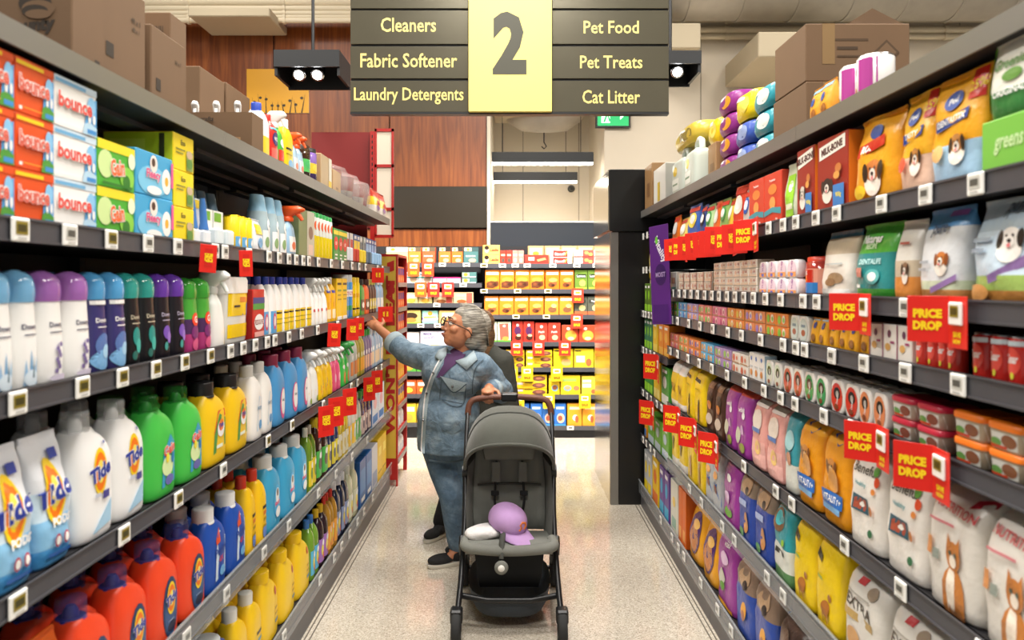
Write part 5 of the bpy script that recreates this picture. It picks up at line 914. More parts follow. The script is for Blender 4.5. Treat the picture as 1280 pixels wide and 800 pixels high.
# second shelf up
R(1, 1260, 1048, 3, lambda w: sack(w*.93, .16, .27, 'dedbd4', [('t', 'EXTRA', -.1, .62, .12, '4a4238', 1.3, -4, 0, .02), ('r', -.8, .46, .6, .54, 'b89a60'), ('r', -.3, .84, 0, .9, 'c03038'), ('e', -.3, .26, .34, .12, 'd8a468'), ('e', .4, .82, .2, .06, '9a8a78'), ('r', -.7, .72, .4, .74, 'a8a49c')], .0022), 'kibble_bag', 'silver-white pet-food bag', 'bag')
R(1, 1046, 988, 2, lambda w: sack(w*.97, .15, .30, 'efcd14', [('p', [(-.7, .72), (-.2, .68), (-.2, .74), (-.7, .8)], '2a2a18'), ('r', -.6, .5, -.1, .54, '9ab830'), ('e', .1, .24, .26, .08, 'a86a30'), ('e', .3, .36, .12, .04, 'a86a30'), ('r', -.1, .1, -.02, .24, 'a86a30'), ('r', .24, .1, .32, .24, 'a86a30')], .004), 'kibble_bag', 'yellow dog-food bag with brown dog', 'bag')
R(1, 987, 963, 1, lambda w: sack(w*.97, .15, .30, [(0, '5a8a5a'), (.05, 'dce0d8'), (.13, '2f98a4')], [('e', -.2, .72, .5, .14, '7a5a40'), ('e', -.2, .74, .3, .09, '50b8c0'), ('r', -.5, .32, .5, .38, '3a3a34'), ('e', .5, .5, .14, .04, '8ab840')], .004), 'kibble_bag', 'teal and white dog-food bag', 'bag')
R(1, 962, 922, 2, lambda w: sack(w*.97, .14, .30, [(0, '2c4aa4'), (.2, '8a7868')], [('e', .1, .78, .5, .12, 'b89878'), ('e', .2, .72, .2, .06, '3a3230'), ('e', .2, .3, .3, .14, 'c88a50'), ('r', -.6, .5, .2, .58, 'a8b8e0'), ('e', -.3, .14, .3, .06, '5a9a60')], .004), 'kibble_bag', 'royal blue dog-food bag', 'bag')
R(1, 921, 901, 1, lambda w: sack(w*.97, .14, .295, '9c3c9a', [('e', 0, .7, .3, .06, W), ('e', -.1, .4, .3, .1, 'd8b8d8'), ('e', 0, .2, .4, .08, '6aa040'), ('r', -.8, .9, .8, .98, '50b8c8')], .004), 'kibble_bag', 'purple cat-food bag with teal strip', 'bag')
R(1, 900, 880, 2, lambda w: sack(w*.97, .13, .30, 'b8bcc0', [('e', 0, .8, .5, .1, 'b06a40'), ('p', [(-.9, .1), (0, .4), (.9, .1), (.9, .5), (0, .3), (-.9, .5)], '2f68b8'), ('e', .1, .34, .3, .07, '8a4a30'), ('e', 0, .55, .4, .06, 'e8a860')], .003), 'kibble_bag', 'grey and blue cat-food bag', 'bag')
R(1, 879, 857, 2, lambda w: sack(w*.97, .13, .295, 'f0cc22', [('e', .1, .3, .3, .2, 'b88a50'), ('r', -.5, .7, .5, .74, '8a7a20')], .003), 'kibble_bag', 'yellow cat-food bag', 'bag')
R(1, 856, 838, 2, lambda w: sack(w*.97, .13, .30, [(0, 'e8e4dc'), (.05, 'eccb30'), (.2, 'f0eee8')], [('r', -.3, .3, .1, .55, '8a7a60')], .003), 'kibble_bag', 'white-topped yellow cat-food bag', 'bag')
# bottom shelf
R(0, 1034, 967, 2, lambda w: sack(w*.97, .15, .29, [(0, '2aa0a4'), (.15, '4a3a34')], [('e', -.1, .4, .34, .12, '48c0b4'), ('e', .4, .46, .3, .1, 'b0b4b8'), ('e', -.2, .7, .4, .14, '6a5448'), ('r', -.8, .02, .8, .1, 'e8ece8')], .004), 'kibble_bag', 'teal and dark brown pet-food bag', 'bag')
R(0, 965, 917, 2, lambda w: sack(w*.97, .14, .32, [(0, '2a4ca8'), (.2, '8a7464')], [('e', .1, .78, .5, .12, 'b89878'), ('e', .2, .36, .24, .12, 'e0a040'), ('e', .2, .3, .16, .07, 'a86a50'), ('e', .3, .7, .2, .06, '3a3230')], .004), 'kibble_bag', 'blue and tan dog-food bag', 'bag')
R(0, 916, 893, 1, lambda w: sack(w*.97, .14, .34, '9a3a98', [('e', 0, .66, .4, .08, 'd8b8d8'), ('e', -.2, .4, .3, .1, 'b8b8a8'), ('e', -.1, .28, .2, .06, '5a8a38'), ('t', 'whisk', .1, .85, .07, W, 1.1, 5), ('r', -.6, .03, .8, .08, 'e8a830')], .004), 'kibble_bag', 'magenta cat-food bag', 'bag')
R(0, 892, 858, 2, lambda w: pouch(w*.97, .14, .30, 'e8a428', [('e', 0, .5, .7, .36, '4a2a68'), ('e', 0, .42, .55, .24, 'b8784a'), ('e', .1, .66, .4, .08, 'e8b868')], .003), 'kibble_bag', 'orange cat-food bag with purple oval', 'bag')
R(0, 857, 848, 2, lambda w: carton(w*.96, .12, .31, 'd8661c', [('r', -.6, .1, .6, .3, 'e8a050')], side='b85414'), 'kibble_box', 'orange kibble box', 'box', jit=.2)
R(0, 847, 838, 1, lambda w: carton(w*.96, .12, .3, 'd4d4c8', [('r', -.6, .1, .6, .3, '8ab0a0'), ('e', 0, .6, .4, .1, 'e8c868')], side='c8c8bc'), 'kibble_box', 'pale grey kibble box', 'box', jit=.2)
# end bay: its own shelves of liners, scoops, hanging toys
def RF(i, *a, **k): return row('R', 0, *a, zs=FARZ[i]+.0125, where='%s shelf of end bay' % ['bottom', 'second', 'third', 'fourth', 'fifth'][i], **k)
for i, a, b, n, c1, c2, h_, nm, dsc in ((4, 817, 805.5, 3, '5a7a2a', '9ad838', .2, 'litter_liner_box', 'green and grey liner box'), (4, 824, 818, 1, '3a70b8', 'e8e8f0', .15, 'litter_liner_box', 'blue and white liner box'), (4, 834, 825, 2, 'e8e4e0', 'c8382c', .2, 'litter_scoop_pack', 'red and white scoop pack'),
                                     (3, 815, 805.5, 3, '3f7a5a', '9ad838', .21, 'litter_liner_box', 'green and blue liner box'), (3, 822, 816, 1, 'e8c020', 'f0d860', .205, 'litter_liner_box', 'tall yellow liner box'), (3, 836, 823, 2, 'e88a20', 'f0b848', .2, 'litter_liner_box', 'orange liner box'),
                                     (2, 816, 805.5, 3, '3f8a3a', '9ad838', .24, 'litter_liner_box', 'dark green liner box'), (2, 825, 817, 2, 'e8c420', 'f0e080', .25, 'litter_liner_box', 'bright yellow liner box'), (2, 836, 826, 1, '4a9a3c', 'e8ece4', .24, 'litter_liner_box', 'white and green liner box'),
                                     (1, 808, 805.5, 1, 'e89a20', '4a80c0', .22, 'litter_liner_box', 'orange and blue liner box'), (1, 836, 810, 3, '6aa838', 'b8c8d8', .2, 'litter_liner_box', 'lime green liner box'),
                                     (0, 814, 805.5, 2, 'b8bcc0', 'e8d020', .28, 'litter_bag', 'grey and yellow litter bag'), (0, 823, 815, 1, 'e8c020', 'd8702a', .3, 'litter_bag', 'yellow litter bag with orange edge'), (0, 836, 824, 2, '6a4a90', '3aa8d0', .3, 'litter_bag', 'violet and cyan litter bag')):
    RF(i, a, b, n, lambda w: carton(w*.95, .1, h_, c1, [('r', -.9, .04, .9, .28, c2), ('e', 0, .6, .5, .16, c2), ('r', -.6, .84, .6, .92, W)], side=c1), nm, dsc, 'box', jit=.3)
# hooks with hanging pet toys in the end bay
for r_, (z, items) in enumerate(((1.93, ((808, 'f0c820', .3, 'yellow toy bag'), (813, '8a90a0', .15, 'grey toy card'), (817, 'b8a0c0', .14, 'lilac toy card'), (821, '7ab03a', .13, 'lime toy card'))), (1.69, ((808, 'd8d020', .2, 'yellow-green toy'), (812, '58a8d8', .22, 'blue and white toy'), (817, 'c02a2a', .26, 'red collar card'))))):
    for px, c, h_, dsc in items:
        y = ydepth(px, .97)
        hk = MB().tube([(.0, .44, 0), (0, .0, 0), (0, -.012, .012)], .0035, 'c8c8c8', 6); tg_ = MB().box(-.02, .02, -.02, -.014, -.02, .025, W)
        thing('display_hook', 'steel hook holding the %s' % dsc, 'hook', (.965, y, z), [('wire', hk.mesh('wire'), 'metal'), ('price_plate', tg_.mesh('price_plate'), 'tag_white')], -math.pi/2)
        P, d, h = pouch(.1 if h_ > .25 else .07, .05, h_, c, [('e', 0, .5, .6, .2, 'f0e8d0' if c != 'f0c820' else 'e8d870'), ('r', -.8, .8, .8, .9, W)])
        thing('pet_toy', '%s hanging from hook in end bay' % dsc, 'pet toy', (1.02, y, z-h_-.004), P, -math.pi/2)
# purple cardboard display clipped to the edge of the end bay
y = ydepth(828, .885)
P = [('board', MB().box(-.09, .09, -.006, 0, 0, .58, '55207a', r=.002).mesh('board'), 'carton'), ('side_flap', MB().box(-.09, -.086, 0, .1, 0, .58, 'b8708a', r=.001).mesh('side_flap'), 'carton'),
     ('print', printed([('e', .1, .5, .6, .11, '35145a'), ('t', 'Vitality', .1, .75, .1, 'e8e0f0', 1.4, -60, 0, .03), ('e', -.2, .85, .14, .04, '6ac040'), ('t', 'MOIST', .1, .5, .05, 'a890c0', 1), ('r', -.8, .02, .8, .2, '43186a')], .18, .58, lambda x, z: -.006, flat=True).mesh('print'), 'carton')]
o = thing('cardboard_display', 'tall purple cardboard display strip between treat pouches and hooks', 'display', (.885, y, 1.36), P, -math.pi/2+.5); o.rotation_euler = (0, -.06, -math.pi/2+.45)
# top shelf overstock
Z8 = RZ[7]+.0125
def rbox(label, px0, px1, h, x, wx, c='a8845c', spec=(), front=(), z=Z8, flaps=False):
    y0, y1 = ydepth(px0, x), ydepth(px1, x)
    P = [('body', MB().box(0, wx, 0, y1-y0-.006, 0, h, c, r=.003).mesh('carton_body'), 'cardboard')]; t = MB()
    if spec: printed(list(spec), y1-y0, h, lambda a, b: 0, t, flat=True); t.xf(Matrix.Translation((0, (y1-y0)/2, 0)) @ Matrix.Rotation(-math.pi/2, 4, 'Z'))
    if front: n0 = len(t.v); printed(list(front), wx, h, lambda a, b: 0, t, flat=True); t.xf(Matrix.Translation((wx/2, 0, 0)), n0)
    if t.f: P.append(('print', t.mesh('print'), 'matte'))
    if flaps:
        P.append(('flap', MB().add([(wx*.4, .02, h), (wx, .02, h), (wx*.72, .06, h+.075)], [(0, 1, 2), (2, 1, 0)], 'a07a50').mesh('flap'), 'cardboard'))
    P.append(('tape', MB().box(wx*.16, wx*.28, -.001, y1-y0-.005, h, h+.001, '8a6e48').box(wx*.16, wx*.28, -.001, 0, h*.3, h+.001, '8a6e48').mesh('tape'), 'carton'))
    return thing('shipping_carton', label, 'carton', (x, y0, z), P)
rbox('lower brown carton of the stack on the pet-food rack', 1008, 966, .19, 1.02, .36)
rbox('upper brown carton with open flap on the pet-food rack', 1007, 968, .2, 1.02, .36, 'ae8a5c', (), [('r', -.5, .7, .2, .74, '4f3a24'), ('r', -.4, .55, 0, .6, '443220'), ('r', -.4, .42, .2, .45, '4f3a24'), ('p', [(.3, .5), (.55, .72), (.8, .5), (.55, .28)], '4f3a24'), ('p', [(.36, .5), (.55, .67), (.74, .5), (.55, .33)], '6f553c'), ('r', .5, .48, .6, .52, '4f3a24')], Z8+.192, True)
T8 = lambda *a, **k: row('R', 7, *a, **k)
T8(1082, 1040, 2, lambda w: can(w*.96, .12, [(0, 'f0ece8'), (.0, 'f0ece8')], [('r', .1, .05, .95, .9, 'b8489a'), ('e', -.5, .7, .2, .1, '5a2a48'), ('e', -.4, .2, .3, .1, 'e0a040')], lid='c8c8c8'), 'dog_food_can', 'white and magenta dog-food can', 'can')
T8(1036, 1008, 2, lambda w: pouch(w*.95, .05, .115, 'e8a030', [('e', -.3, .6, .3, .12, '2a4a98'), ('r', -.8, .84, .8, .94, '90c0d8'), ('e', .1, .25, .4, .14, '9a5a28')], .001), 'dog_food_pouch', 'golden dog-food pouch', 'pouch')
BAG = lambda c, c2, h_: (lambda w: (lambda L: ([('body', L.add(MB(), c, 24).mesh('bag_body'), 'film'), ('print', printed([('e', .2, .5, .5, .3, c2), ('r', -.8, .7, .2, .85, W)], w, h_, L.surf).mesh('print'), 'film')], .22, h_))(Loft([(0, -.42*w, .42*w, -.1, .1), (.2*h_, -.49*w, .49*w, -.11, .11), (.6*h_, -.5*w, .5*w, -.11, .11), (.9*h_, -.46*w, .46*w, -.1, .1), (h_, -.36*w, .36*w, -.07, .07)], 4, .004, sub=2)))
T8(964, 937, 1, BAG('2f98a8', 'e8ece8', .1), 'pet_food_bag', 'teal and white bag lying flat', 'bag', 3, jit=.6, x=1.02)
T8(936, 915, 1, BAG('3a58b0', '9ab0e0', .105), 'pet_food_bag', 'blue bag lying flat', 'bag', 2, jit=.6, x=1.02)
T8(936, 915, 1, BAG('eacc18', 'f4e060', .13), 'pet_food_bag', 'yellow bag lying on the blue bags', 'bag', zs=Z8+.213, x=1.02)
T8(914, 896, 1, BAG('8a2a82', 'e0a030', .1), 'pet_food_bag', 'purple bag lying flat', 'bag', 4, jit=.6, x=1.02)
T8(895, 885, 1, lambda w: carton(w, .2, .2, 'a8845c', [('r', -.5, .3, .5, .5, '8a6a48')], side='a07c54'), 'shipping_carton', 'brown carton beside the purple bags', 'carton', jit=0, x=1.02)
T8(895, 883, 1, BAG('e8c81c', 'f0e070', .13), 'pet_food_bag', 'yellow bag on the carton by purple bags', 'bag', zs=Z8+.202, x=1.02)
def litter_jug(w):
    P, d, h = bottle(w*.96, .16, .27, 'c9d2c8', [('e', 0, .52, .34, .1, 'e0c030'), ('r', -.6, .12, .6, .36, 'e4e8e0'), ('r', -.4, .22, .4, .26, '6a8a70')], 'none', 'c8d0c8', [(0, -.95, .95, .95), (.04, -1, 1, 1), (.6, -1, 1, 1), (.72, -.9, .9, .9), (.8, -.4, .4, .5)], handle=False, n=5)
    P.append(('handle', MB().tube([(-w*.2, 0, h*.78), (-w*.16, 0, h*.95), (0, 0, h), (w*.16, 0, h*.95), (w*.2, 0, h*.78)], w*.06, 'c0c8c0', 8).mesh('handle'), 'plastic'))
    return P, d, h
T8(868, 838, 2, litter_jug, 'litter_jug', 'translucent litter jug with yellow seal', 'jug')
T8(832, 817, 1, lambda w: carton(w, .16, .24, 'dcdcd4', [('r', -.3, .1, .1, .6, 'c8b040')], side='d0d0c8'), 'litter_box', 'white litter box', 'box', jit=0)
T8(815, 806, 1, lambda w: carton(w, .2, .31, '9a7850', [('r', -.4, .3, .4, .6, '7a5a3a')], side='94724c'), 'shipping_carton', 'tall brown carton at the end of the top shelf', 'carton', jit=0)
T8(868, 840, 1, BAG('c8b040', '8a7a30', .12), 'pet_food_bag', 'olive wrapped bale lying above the litter jugs', 'bag', zs=Z8+.272, jit=0, x=.99)
# ================================================================ biscuit rack across the end of the aisle
YB = 7.67
def zb(py, y=YB): return H-(py-CY)/F*y
def xb(px, y=YB): return (px-CX)/F*y
BR = [535, 496, 462, 430, 396, 364, 332]; BLF = [531, 495, 467, 440, 407, 381.5, 356.5, 331]
for x0, x1, ys, d in ((xb(455), xb(602.5), BLF, 'dark shelving bay behind the red stand, biscuit rack'), (xb(603), xb(772), BR, 'dark shelving bay behind the stroller, biscuit rack')):
    P = [('back_panel', MB().box(x0, x1, YB+.42, YB+.45, 0, 2.0).mesh('back_panel'), 'shelf_dark'), ('base', MB().box(x0, x1, YB+.03, YB+.42, 0, zb(ys[0])-.03).mesh('base'), 'shelf_dark')]
    for x in (x0, x1-.025): P.append(('upright', MB().box(x, x+.025, YB+.36, YB+.42, 0, 2.0).mesh('upright'), 'shelf_dark'))
    for py in ys:
        z = zb(py); P.append(('shelf', MB().box(x0+.002, x1-.002, YB+.006, YB+.36, z-.02, z+.012).mesh('shelf'), 'shelf_dark'))
        P.append(('price_rail', MB().box(x0+.002, x1-.002, YB, YB+.006, z-.024, z+.022).mesh('price_rail'), 'shelf_grey', len(P)-1))
    thing('shelving_bay', d, 'shelving', (0, 0, 0), P)
BS = {**{('R', i): n for i, n in enumerate(['bottom', 'second', 'third', 'fourth', 'fifth', 'sixth', 'top'])}, **{('L', i): n for i, n in enumerate(['bottom', 'second', 'third', 'fourth', 'fifth', 'sixth', 'seventh', 'top'])}}
def brow(side, lvl, x0, x1, n, h, c, spec, desc, name='biscuit_box', stack=1, d=.12, setb=0, dz=0, sidec=None):
    """boxes facing the camera between two picture columns"""
    z = zb((BR if side == 'R' else BLF)[lvl])+.0125+dz; a, b = xb(x0), xb(x1); w_ = (b-a)/n
    P, d, h = carton(w_*.96, d, h, c, spec, side=sidec or c); first = None
    wh = '%s %s shelf, biscuit rack' % (BS[side, lvl], 'right-bay' if side == 'R' else 'left-bay')
    g = '%s on the %s' % (desc, wh) if n*stack > 1 else None
    for k in range(n):
        for l in range(stack):
            lab = desc
            if stack > 1 and n > 1: lab = '%s %s in %s stack' % (LEVEL[stack][l], desc, EARLY[k])
            elif stack > 1: lab = '%s %s of stack' % (LEVEL[stack][l], desc)
            elif n > 1: lab = '%s %s counted from red stand' % (EARLY[k], desc)
            lab += ', '+wh; loc = (a+w_*(k+.5), YB+.02+setb+d/2+random.uniform(0, .006), z+l*(h+.0006))
            if first is None: first = thing(name, lab, 'box', loc, P, 0, g)
            else:
                o = put_parts(first, loc, random.uniform(-.02, .02)); o['label'] = lab; LABELS[lab] = LABELS.get(lab, 0)+1
                if LABELS[lab] > 1: print('DUP', lab)
CH = lambda: [('r', -.85, .76, .85, .9, 'e0d8d0'), ('e', 0, .52, .7, .1, 'f0c040'), ('p', [(-.8, .12), (.1, .1), (.85, .22), (.85, .42), (-.2, .46), (-.8, .36)], '6a3a20'), ('e', -.3, .3, .24, .08, '8a4c2a'), ('e', .35, .28, .26, .08, '4a2414')]
CH2 = lambda: [('r', -.85, .76, .85, .9, 'e0d8d0'), ('e', .1, .5, .6, .1, 'f4c860'), ('e', -.1, .26, .5, .12, '7a4426'), ('e', .3, .32, .34, .1, '9a5a34'), ('e', .1, .24, .24, .07, '4a2414')]
brow('R', 5, 606, 681, 4, .206, 'ea8420', CH(), 'orange chocolate-biscuit box'); brow('R', 5, 681.5, 718, 2, .206, 'e87a1c', CH2(), 'orange wafer-biscuit box')
brow('R', 5, 718.5, 768, 3, .206, '6a8a34', [('r', -.8, .6, .8, .8, '2c3a20'), ('t', 'Lemon', 0, .7, .12, W, 1.5), ('e', .2, .34, .5, .16, 'f0e060'), ('r', -.9, 0, .9, .14, 'a8b840')], 'green lemon-biscuit box')
brow('R', 4, 605, 680, 4, .2, 'ea8824', CH2(), 'orange cookie box'); brow('R', 4, 680.5, 717.5, 2, .2, 'ee9430', [('r', -.85, .76, .85, .9, 'f0e0d0'), ('e', .1, .3, .6, .14, '8a5a3a'), ('e', .3, .5, .4, .1, 'f8d080')], 'amber cookie box')
brow('R', 4, 718, 768, 3, .195, '5a5c50', [('r', -.8, .66, .8, .84, '3a3c34'), ('t', 'Maple', 0, .75, .12, W, 1.5), ('e', .2, .4, .5, .16, 'f0d890'), ('r', -1, 0, 1, .22, 'd86a40')], 'dark grey and coral biscuit box')
RDB = lambda c2: [('e', 0, .8, .24, .07, W), ('e', .1, .26, .5, .13, c2), ('t', 'Petit', 0, .54, .12, 'f4e0d8', 1.3, 5, .1)]
brow('R', 3, 604, 639, 2, .215, 'dfe6c8', [('p', [(-.6, .12), (.7, .2), (.6, .92), (-.75, .9)], 'd8604e'), ('e', 0, .8, .2, .06, W), ('e', .2, .2, .5, .1, 'eaa04a'), ('r', -1, 0, 1, .12, '6ab040')], 'white and green biscuit pack')
brow('R', 3, 640, 668, 2, .22, 'c4382a', [('e', 0, .82, .24, .07, W), ('e', 0, .56, .6, .2, '5a2a58'), ('e', .1, .24, .6, .12, '4a2418'), ('e', .2, .34, .4, .06, 'f0d8a0')], 'dark red biscuit pack')
brow('R', 3, 669, 701, 2, .205, 'd8402e', RDB('f0c89a'), 'scarlet biscuit pack'); brow('R', 3, 702, 766, 3, .18, 'dc4a2c', [('e', .1, .4, .7, .3, 'f0a840'), ('e', -.2, .8, .2, .08, W), ('e', .1, .24, .4, .1, 'f8e0b0')], 'red and amber biscuit pack')
YL = [('r', -.9, .55, -.5, .85, 'c8c0c8'), ('e', .5, .45, .42, .36, '7a4a3a'), ('e', .5, .5, .2, .2, 'a86a50'), ('r', -.4, .8, .1, .9, '5a5020')]
brow('R', 2, 632, 656, 1, .062, 'ecc41a', YL, 'narrow yellow cookie box', stack=3); brow('R', 2, 657, 691, 1, .062, 'eec620', YL, 'wide yellow cookie box', stack=3)
brow('R', 2, 691.5, 717, 1, .2, 'f0d022', [('r', -.9, .86, -.3, .92, K), ('e', .3, .3, .5, .18, 'e0b070'), ('r', -.8, .66, .4, .74, 'd8b818')], 'tall yellow cracker box'); brow('R', 2, 717.5, 768, 2, .2, 'f0d430', [('r', -.8, .3, .1, .64, 'f4eccc'), ('e', .5, .3, .3, .2, 'b86a40'), ('r', -.9, .86, -.3, .92, K)], 'yellow cracker box with white field')
brow('R', 1, 643, 684.5, 1, .07, 'eec41c', YL, 'long yellow cookie box', stack=3)
brow('R', 1, 686, 700, 1, .205, 'ecc61e', [('r', -.8, .7, .6, .84, '9ab860'), ('e', .1, .36, .6, .16, '6ab0d8'), ('e', .1, .38, .45, .12, '9a5a38')], 'slim yellow oat box'); brow('R', 1, 700.5, 726, 1, .205, 'f0cc24', [('r', -.8, .7, .6, .84, '9ab860'), ('e', -.3, .36, .4, .14, '6ab0d8'), ('e', -.3, .38, .3, .1, 'd0a070'), ('e', .6, .36, .3, .12, 'b87a50')], 'wide yellow oat box')
brow('R', 1, 727, 768, 2, .2, 'f0d244', [('r', -.9, .4, .2, .6, 'f6efd8'), ('r', -.9, .66, .2, .8, 'f6efd8'), ('e', .5, .2, .3, .12, 'b06a40')], 'pale yellow bar box')
brow('R', 0, 609, 662, 3, .235, '2a64b8', [('r', -.7, .7, .7, .86, 'c8d8f0'), ('e', 0, .36, .7, .2, 'd8a888')], 'blue wafer box behind the stroller')
brow('R', 0, 663, 708, 3, .235, '2f70c4', [('r', -.7, .76, .7, .86, 'e0e8f4'), ('e', .1, .36, .7, .22, 'e0c0a8'), ('e', 0, .36, .4, .12, 'a0503a'), ('r', -1, 0, 1, .1, '4aa0e0')], 'blue snack box')
brow('R', 0, 709, 766, 3, .235, 'eea028', [('r', -.7, .74, .7, .86, 'f4dcb0'), ('e', .1, .38, .4, .14, 'f8f0e0'), ('e', .3, .32, .24, .16, 'a85a30')], 'orange snack box')
brow('R', 6, 603, 625, 1, .1, 'eac860', [('e', -.55, .55, .26, .36, 'f0d0b0'), ('e', -.55, .72, .28, .22, '2a1a14'), ('t', 'Leslie', .35, .5, .3, 'd83a2a', 1.1, 0, .1, .04)], 'pale yellow cookie carton', stack=2)
brow('R', 6, 625, 640, 2, .145, 'd23a2c', [('e', 0, .3, .5, .16, '5a4a40'), ('r', -.7, .6, .7, .74, 'f0b8a0')], 'slim red biscuit pack'); brow('R', 6, 640.5, 655, 2, .145, 'e8887a', [('e', 0, .3, .5, .16, 'f0c8b0'), ('r', -.7, .6, .7, .74, 'f6d8c8')], 'pink biscuit pack')
brow('R', 6, 655.5, 686.5, 1, .1, 'd8382a', [('r', -.7, .4, -.2, .76, 'f0d8c8'), ('p', [(.1, .3), (.8, .5), (.7, .7), (0, .5)], 'e8b070')], 'flat red wafer box')
brow('R', 6, 687, 716, 1, .074, 'f0ece4', [('r', -.72, .05, .6, .95, 'd0342a'), ('t', 'Biscoff', -.1, .45, .4, W, 1.1), ('p', [(.25, .3), (.5, .85), (.58, .7), (.4, .2)], 'e8a050')], 'white and red caramel-biscuit box', stack=2)
brow('R', 6, 717, 768, 2, .075, 'ece4dc', [('r', -.1, .0, 1, 1, 'd8544a'), ('e', .3, .6, .2, .2, 'f0d060'), ('e', .7, .4, .2, .2, 'f0d060'), ('r', -1, 0, 1, .14, 'd23a2c')], 'white and red fruit-biscuit box', stack=2)
brow('R', 6, 660, 766, 5, .2, 'b89a6a', [('r', -.8, .5, .8, .9, 'd8c8a0'), ('e', 0, .6, .4, .1, 'e0a030')], 'tan biscuit carton at the back', setb=.16)
# bay behind the red stand
TOPB = lambda a, b: [('r', -1, .74, 1, 1, b), ('r', -.9, .76, .1, .97, 'e8dcb0'), ('e', -.4, .86, .2, .08, 'e89a30'), ('r', -.7, .42, .6, .5, 'f4e8e0'), ('e', .2, .2, .5, .12, 'f0b890')]
for i, (x0, x1, c, b, d) in enumerate(((482, 510, 'f0d890', 'f4f0e0', 'pale cream bar box'), (510, 526, 'e88a3a', '6a5a44', 'orange bar box'), (527, 544, 'e0623a', '6a5a44', 'red-orange bar box'), (548, 563.5, 'e07a34', '3a3028', 'copper bar box'), (564, 578.5, 'dc7430', '3a3028', 'rust orange bar box'), (579, 598, '4a7474', '3a5454', 'teal bar box'))):
    brow('L', 7, x0, x1, 1, .17, c, TOPB(c, b), d)
brow('L', 6, 505, 540, 2, .125, 'e8ecec', [('r', -1, .5, 1, .6, '3fa898'), ('e', .3, .4, .5, .3, 'c8a888'), ('r', -.8, .7, .3, .86, '8aa8a8')], 'white and teal bar box'); brow('L', 6, 540.5, 576, 2, .07, 'e8c8d0', [('r', -1, .8, 1, 1, 'd83a80'), ('e', .4, .4, .4, .3, 'e8e8e8')], 'flat pink bar box')
brow('L', 6, 577, 596, 1, .06, '4f7a78', [('r', -.95, .2, .0, .9, 'e8dcb0'), ('e', -.5, .6, .3, .3, 'e89030'), ('r', .1, .1, .9, .3, 'e8ece8')], 'small teal bar box', stack=2)
brow('L', 5, 505, 540, 2, .115, 'f0dc90', [('r', -.8, .5, .8, .8, 'f6f0e0'), ('e', 0, .3, .6, .2, 'e8b040')], 'cream and gold bar box'); brow('L', 5, 541, 592, 2, .12, 'e8c89a', [('r', .3, .1, .9, .95, 'd8584a'), ('e', -.2, .22, .5, .16, '9a5a30'), ('r', -.8, .6, .1, .8, 'b0a8a0')], 'tan and red bar box')
brow('L', 4, 500, 526, 1, .145, 'e0c870', [('e', 0, .6, .7, .24, '3a2a1c'), ('e', 0, .3, .6, .16, 'c88a40'), ('r', -1, 0, 1, .14, 'a0c040')], 'dark oval granola box'); brow('L', 4, 527, 547.5, 1, .14, '9ad8c8', [('e', 0, .8, .3, .16, 'e89a30'), ('r', -.8, .45, .8, .58, 'f0e060'), ('p', [(-1, .2), (1, .34), (1, .5), (-1, .36)], 'e8f0f0'), ('r', -1, .3, -.9, .5, '9a50b0')], 'mint green granola box')
brow('L', 4, 548, 600, 2, .14, 'eab870', [('r', -.7, .5, .5, .85, 'dcd0c0'), ('e', .2, .26, .6, .16, 'd87a34')], 'apricot granola box')
brow('L', 3, 498, 524, 1, .19, 'f2ece4', [('e', .1, .22, .5, .16, '9a4a30')], 'plain white granola box'); brow('L', 3, 524.5, 600, 2, .2, 'e0dcec', [('t', 'MADE', -.5, .86, .12, '3a3070', .7, 0, 0, .03), ('t', 'GOOD', -.4, .68, .14, '3a3070', 1.0, 0, 0, .02), ('e', 0, .2, .5, .12, 'e0b080')], 'lilac-white granola box')
for lvl, c, d in ((2, '5ab040', 'green snack box'), (1, 'd8602a', 'orange-red snack box'), (0, 'e0b830', 'gold snack box')):
    brow('L', lvl, 500, 560, 3, .15 if lvl else .2, c, [('r', -.8, .6, .8, .84, 'f0e8d8'), ('e', 0, .3, .6, .18, 'e0a040' if lvl != 1 else 'f0d040')], d); brow('L', lvl, 561, 600, 2, .15 if lvl else .2, 'c83a2a', [('e', 0, .4, .6, .2, 'f0d8a0')], 'red snack box')
# its price tags and promotion cards
for side, lvl, xs in (('R', 6, (605, 628, 644, 659, 691, 721, 745)), ('R', 5, (605, 647, 685)), ('R', 4, (645, 683)), ('R', 0, (713,)), ('L', 7, (553, 583)), ('L', 6, (579,)), ('L', 5, (546,)), ('L', 4, (526, 547))):
    for k, px in enumerate(xs):
        y_ = px in (605, 647, 645, 683, 685)
        r = link('price_tag', TAG['y' if y_ else 'g'][0], 'tag_white', None, (xb(px), YB-.001, zb((BR if side == 'R' else BLF)[lvl])), 0); r.scale = (1.35, 1, .9)
        link('screen', TAG['y' if y_ else 'g'][1], 'carton', r)
        r['label'] = '%s white price tag from red stand, %s %s shelf, biscuit rack' % (EARLY[k], BS[side, lvl], 'right-bay' if side == 'R' else 'left-bay'); r['category'] = 'price tag'; r['group'] = 'price tags on the biscuit rack'
def bpromo(side, lvl, px, c, label, w=.12, h=.15):
    b = MB().box(-w/2, w/2, -.002, 0, -h+.03, .03, c, r=.0006); p = printed([('r', -.6, .55, .6, .85, 'f4f2ec'), ('r', -.4, .62, .4, .78, 'b89a30'), ('t', 'SALE', 0, .25, .18, 'f6d21c' if c != 'ecc81c' else '8a6a10', 1.1, 0, 0, .06)], w, h, lambda x, z: -.002, flat=True).xf(Matrix.Translation((0, 0, -h+.03)))
    thing('promotion_tag', label, 'promotion tag', (xb(px), YB-.004, zb((BR if side == 'R' else BLF)[lvl])), [('card', b.mesh('card'), 'carton'), ('print', p.mesh('print'), 'carton')])
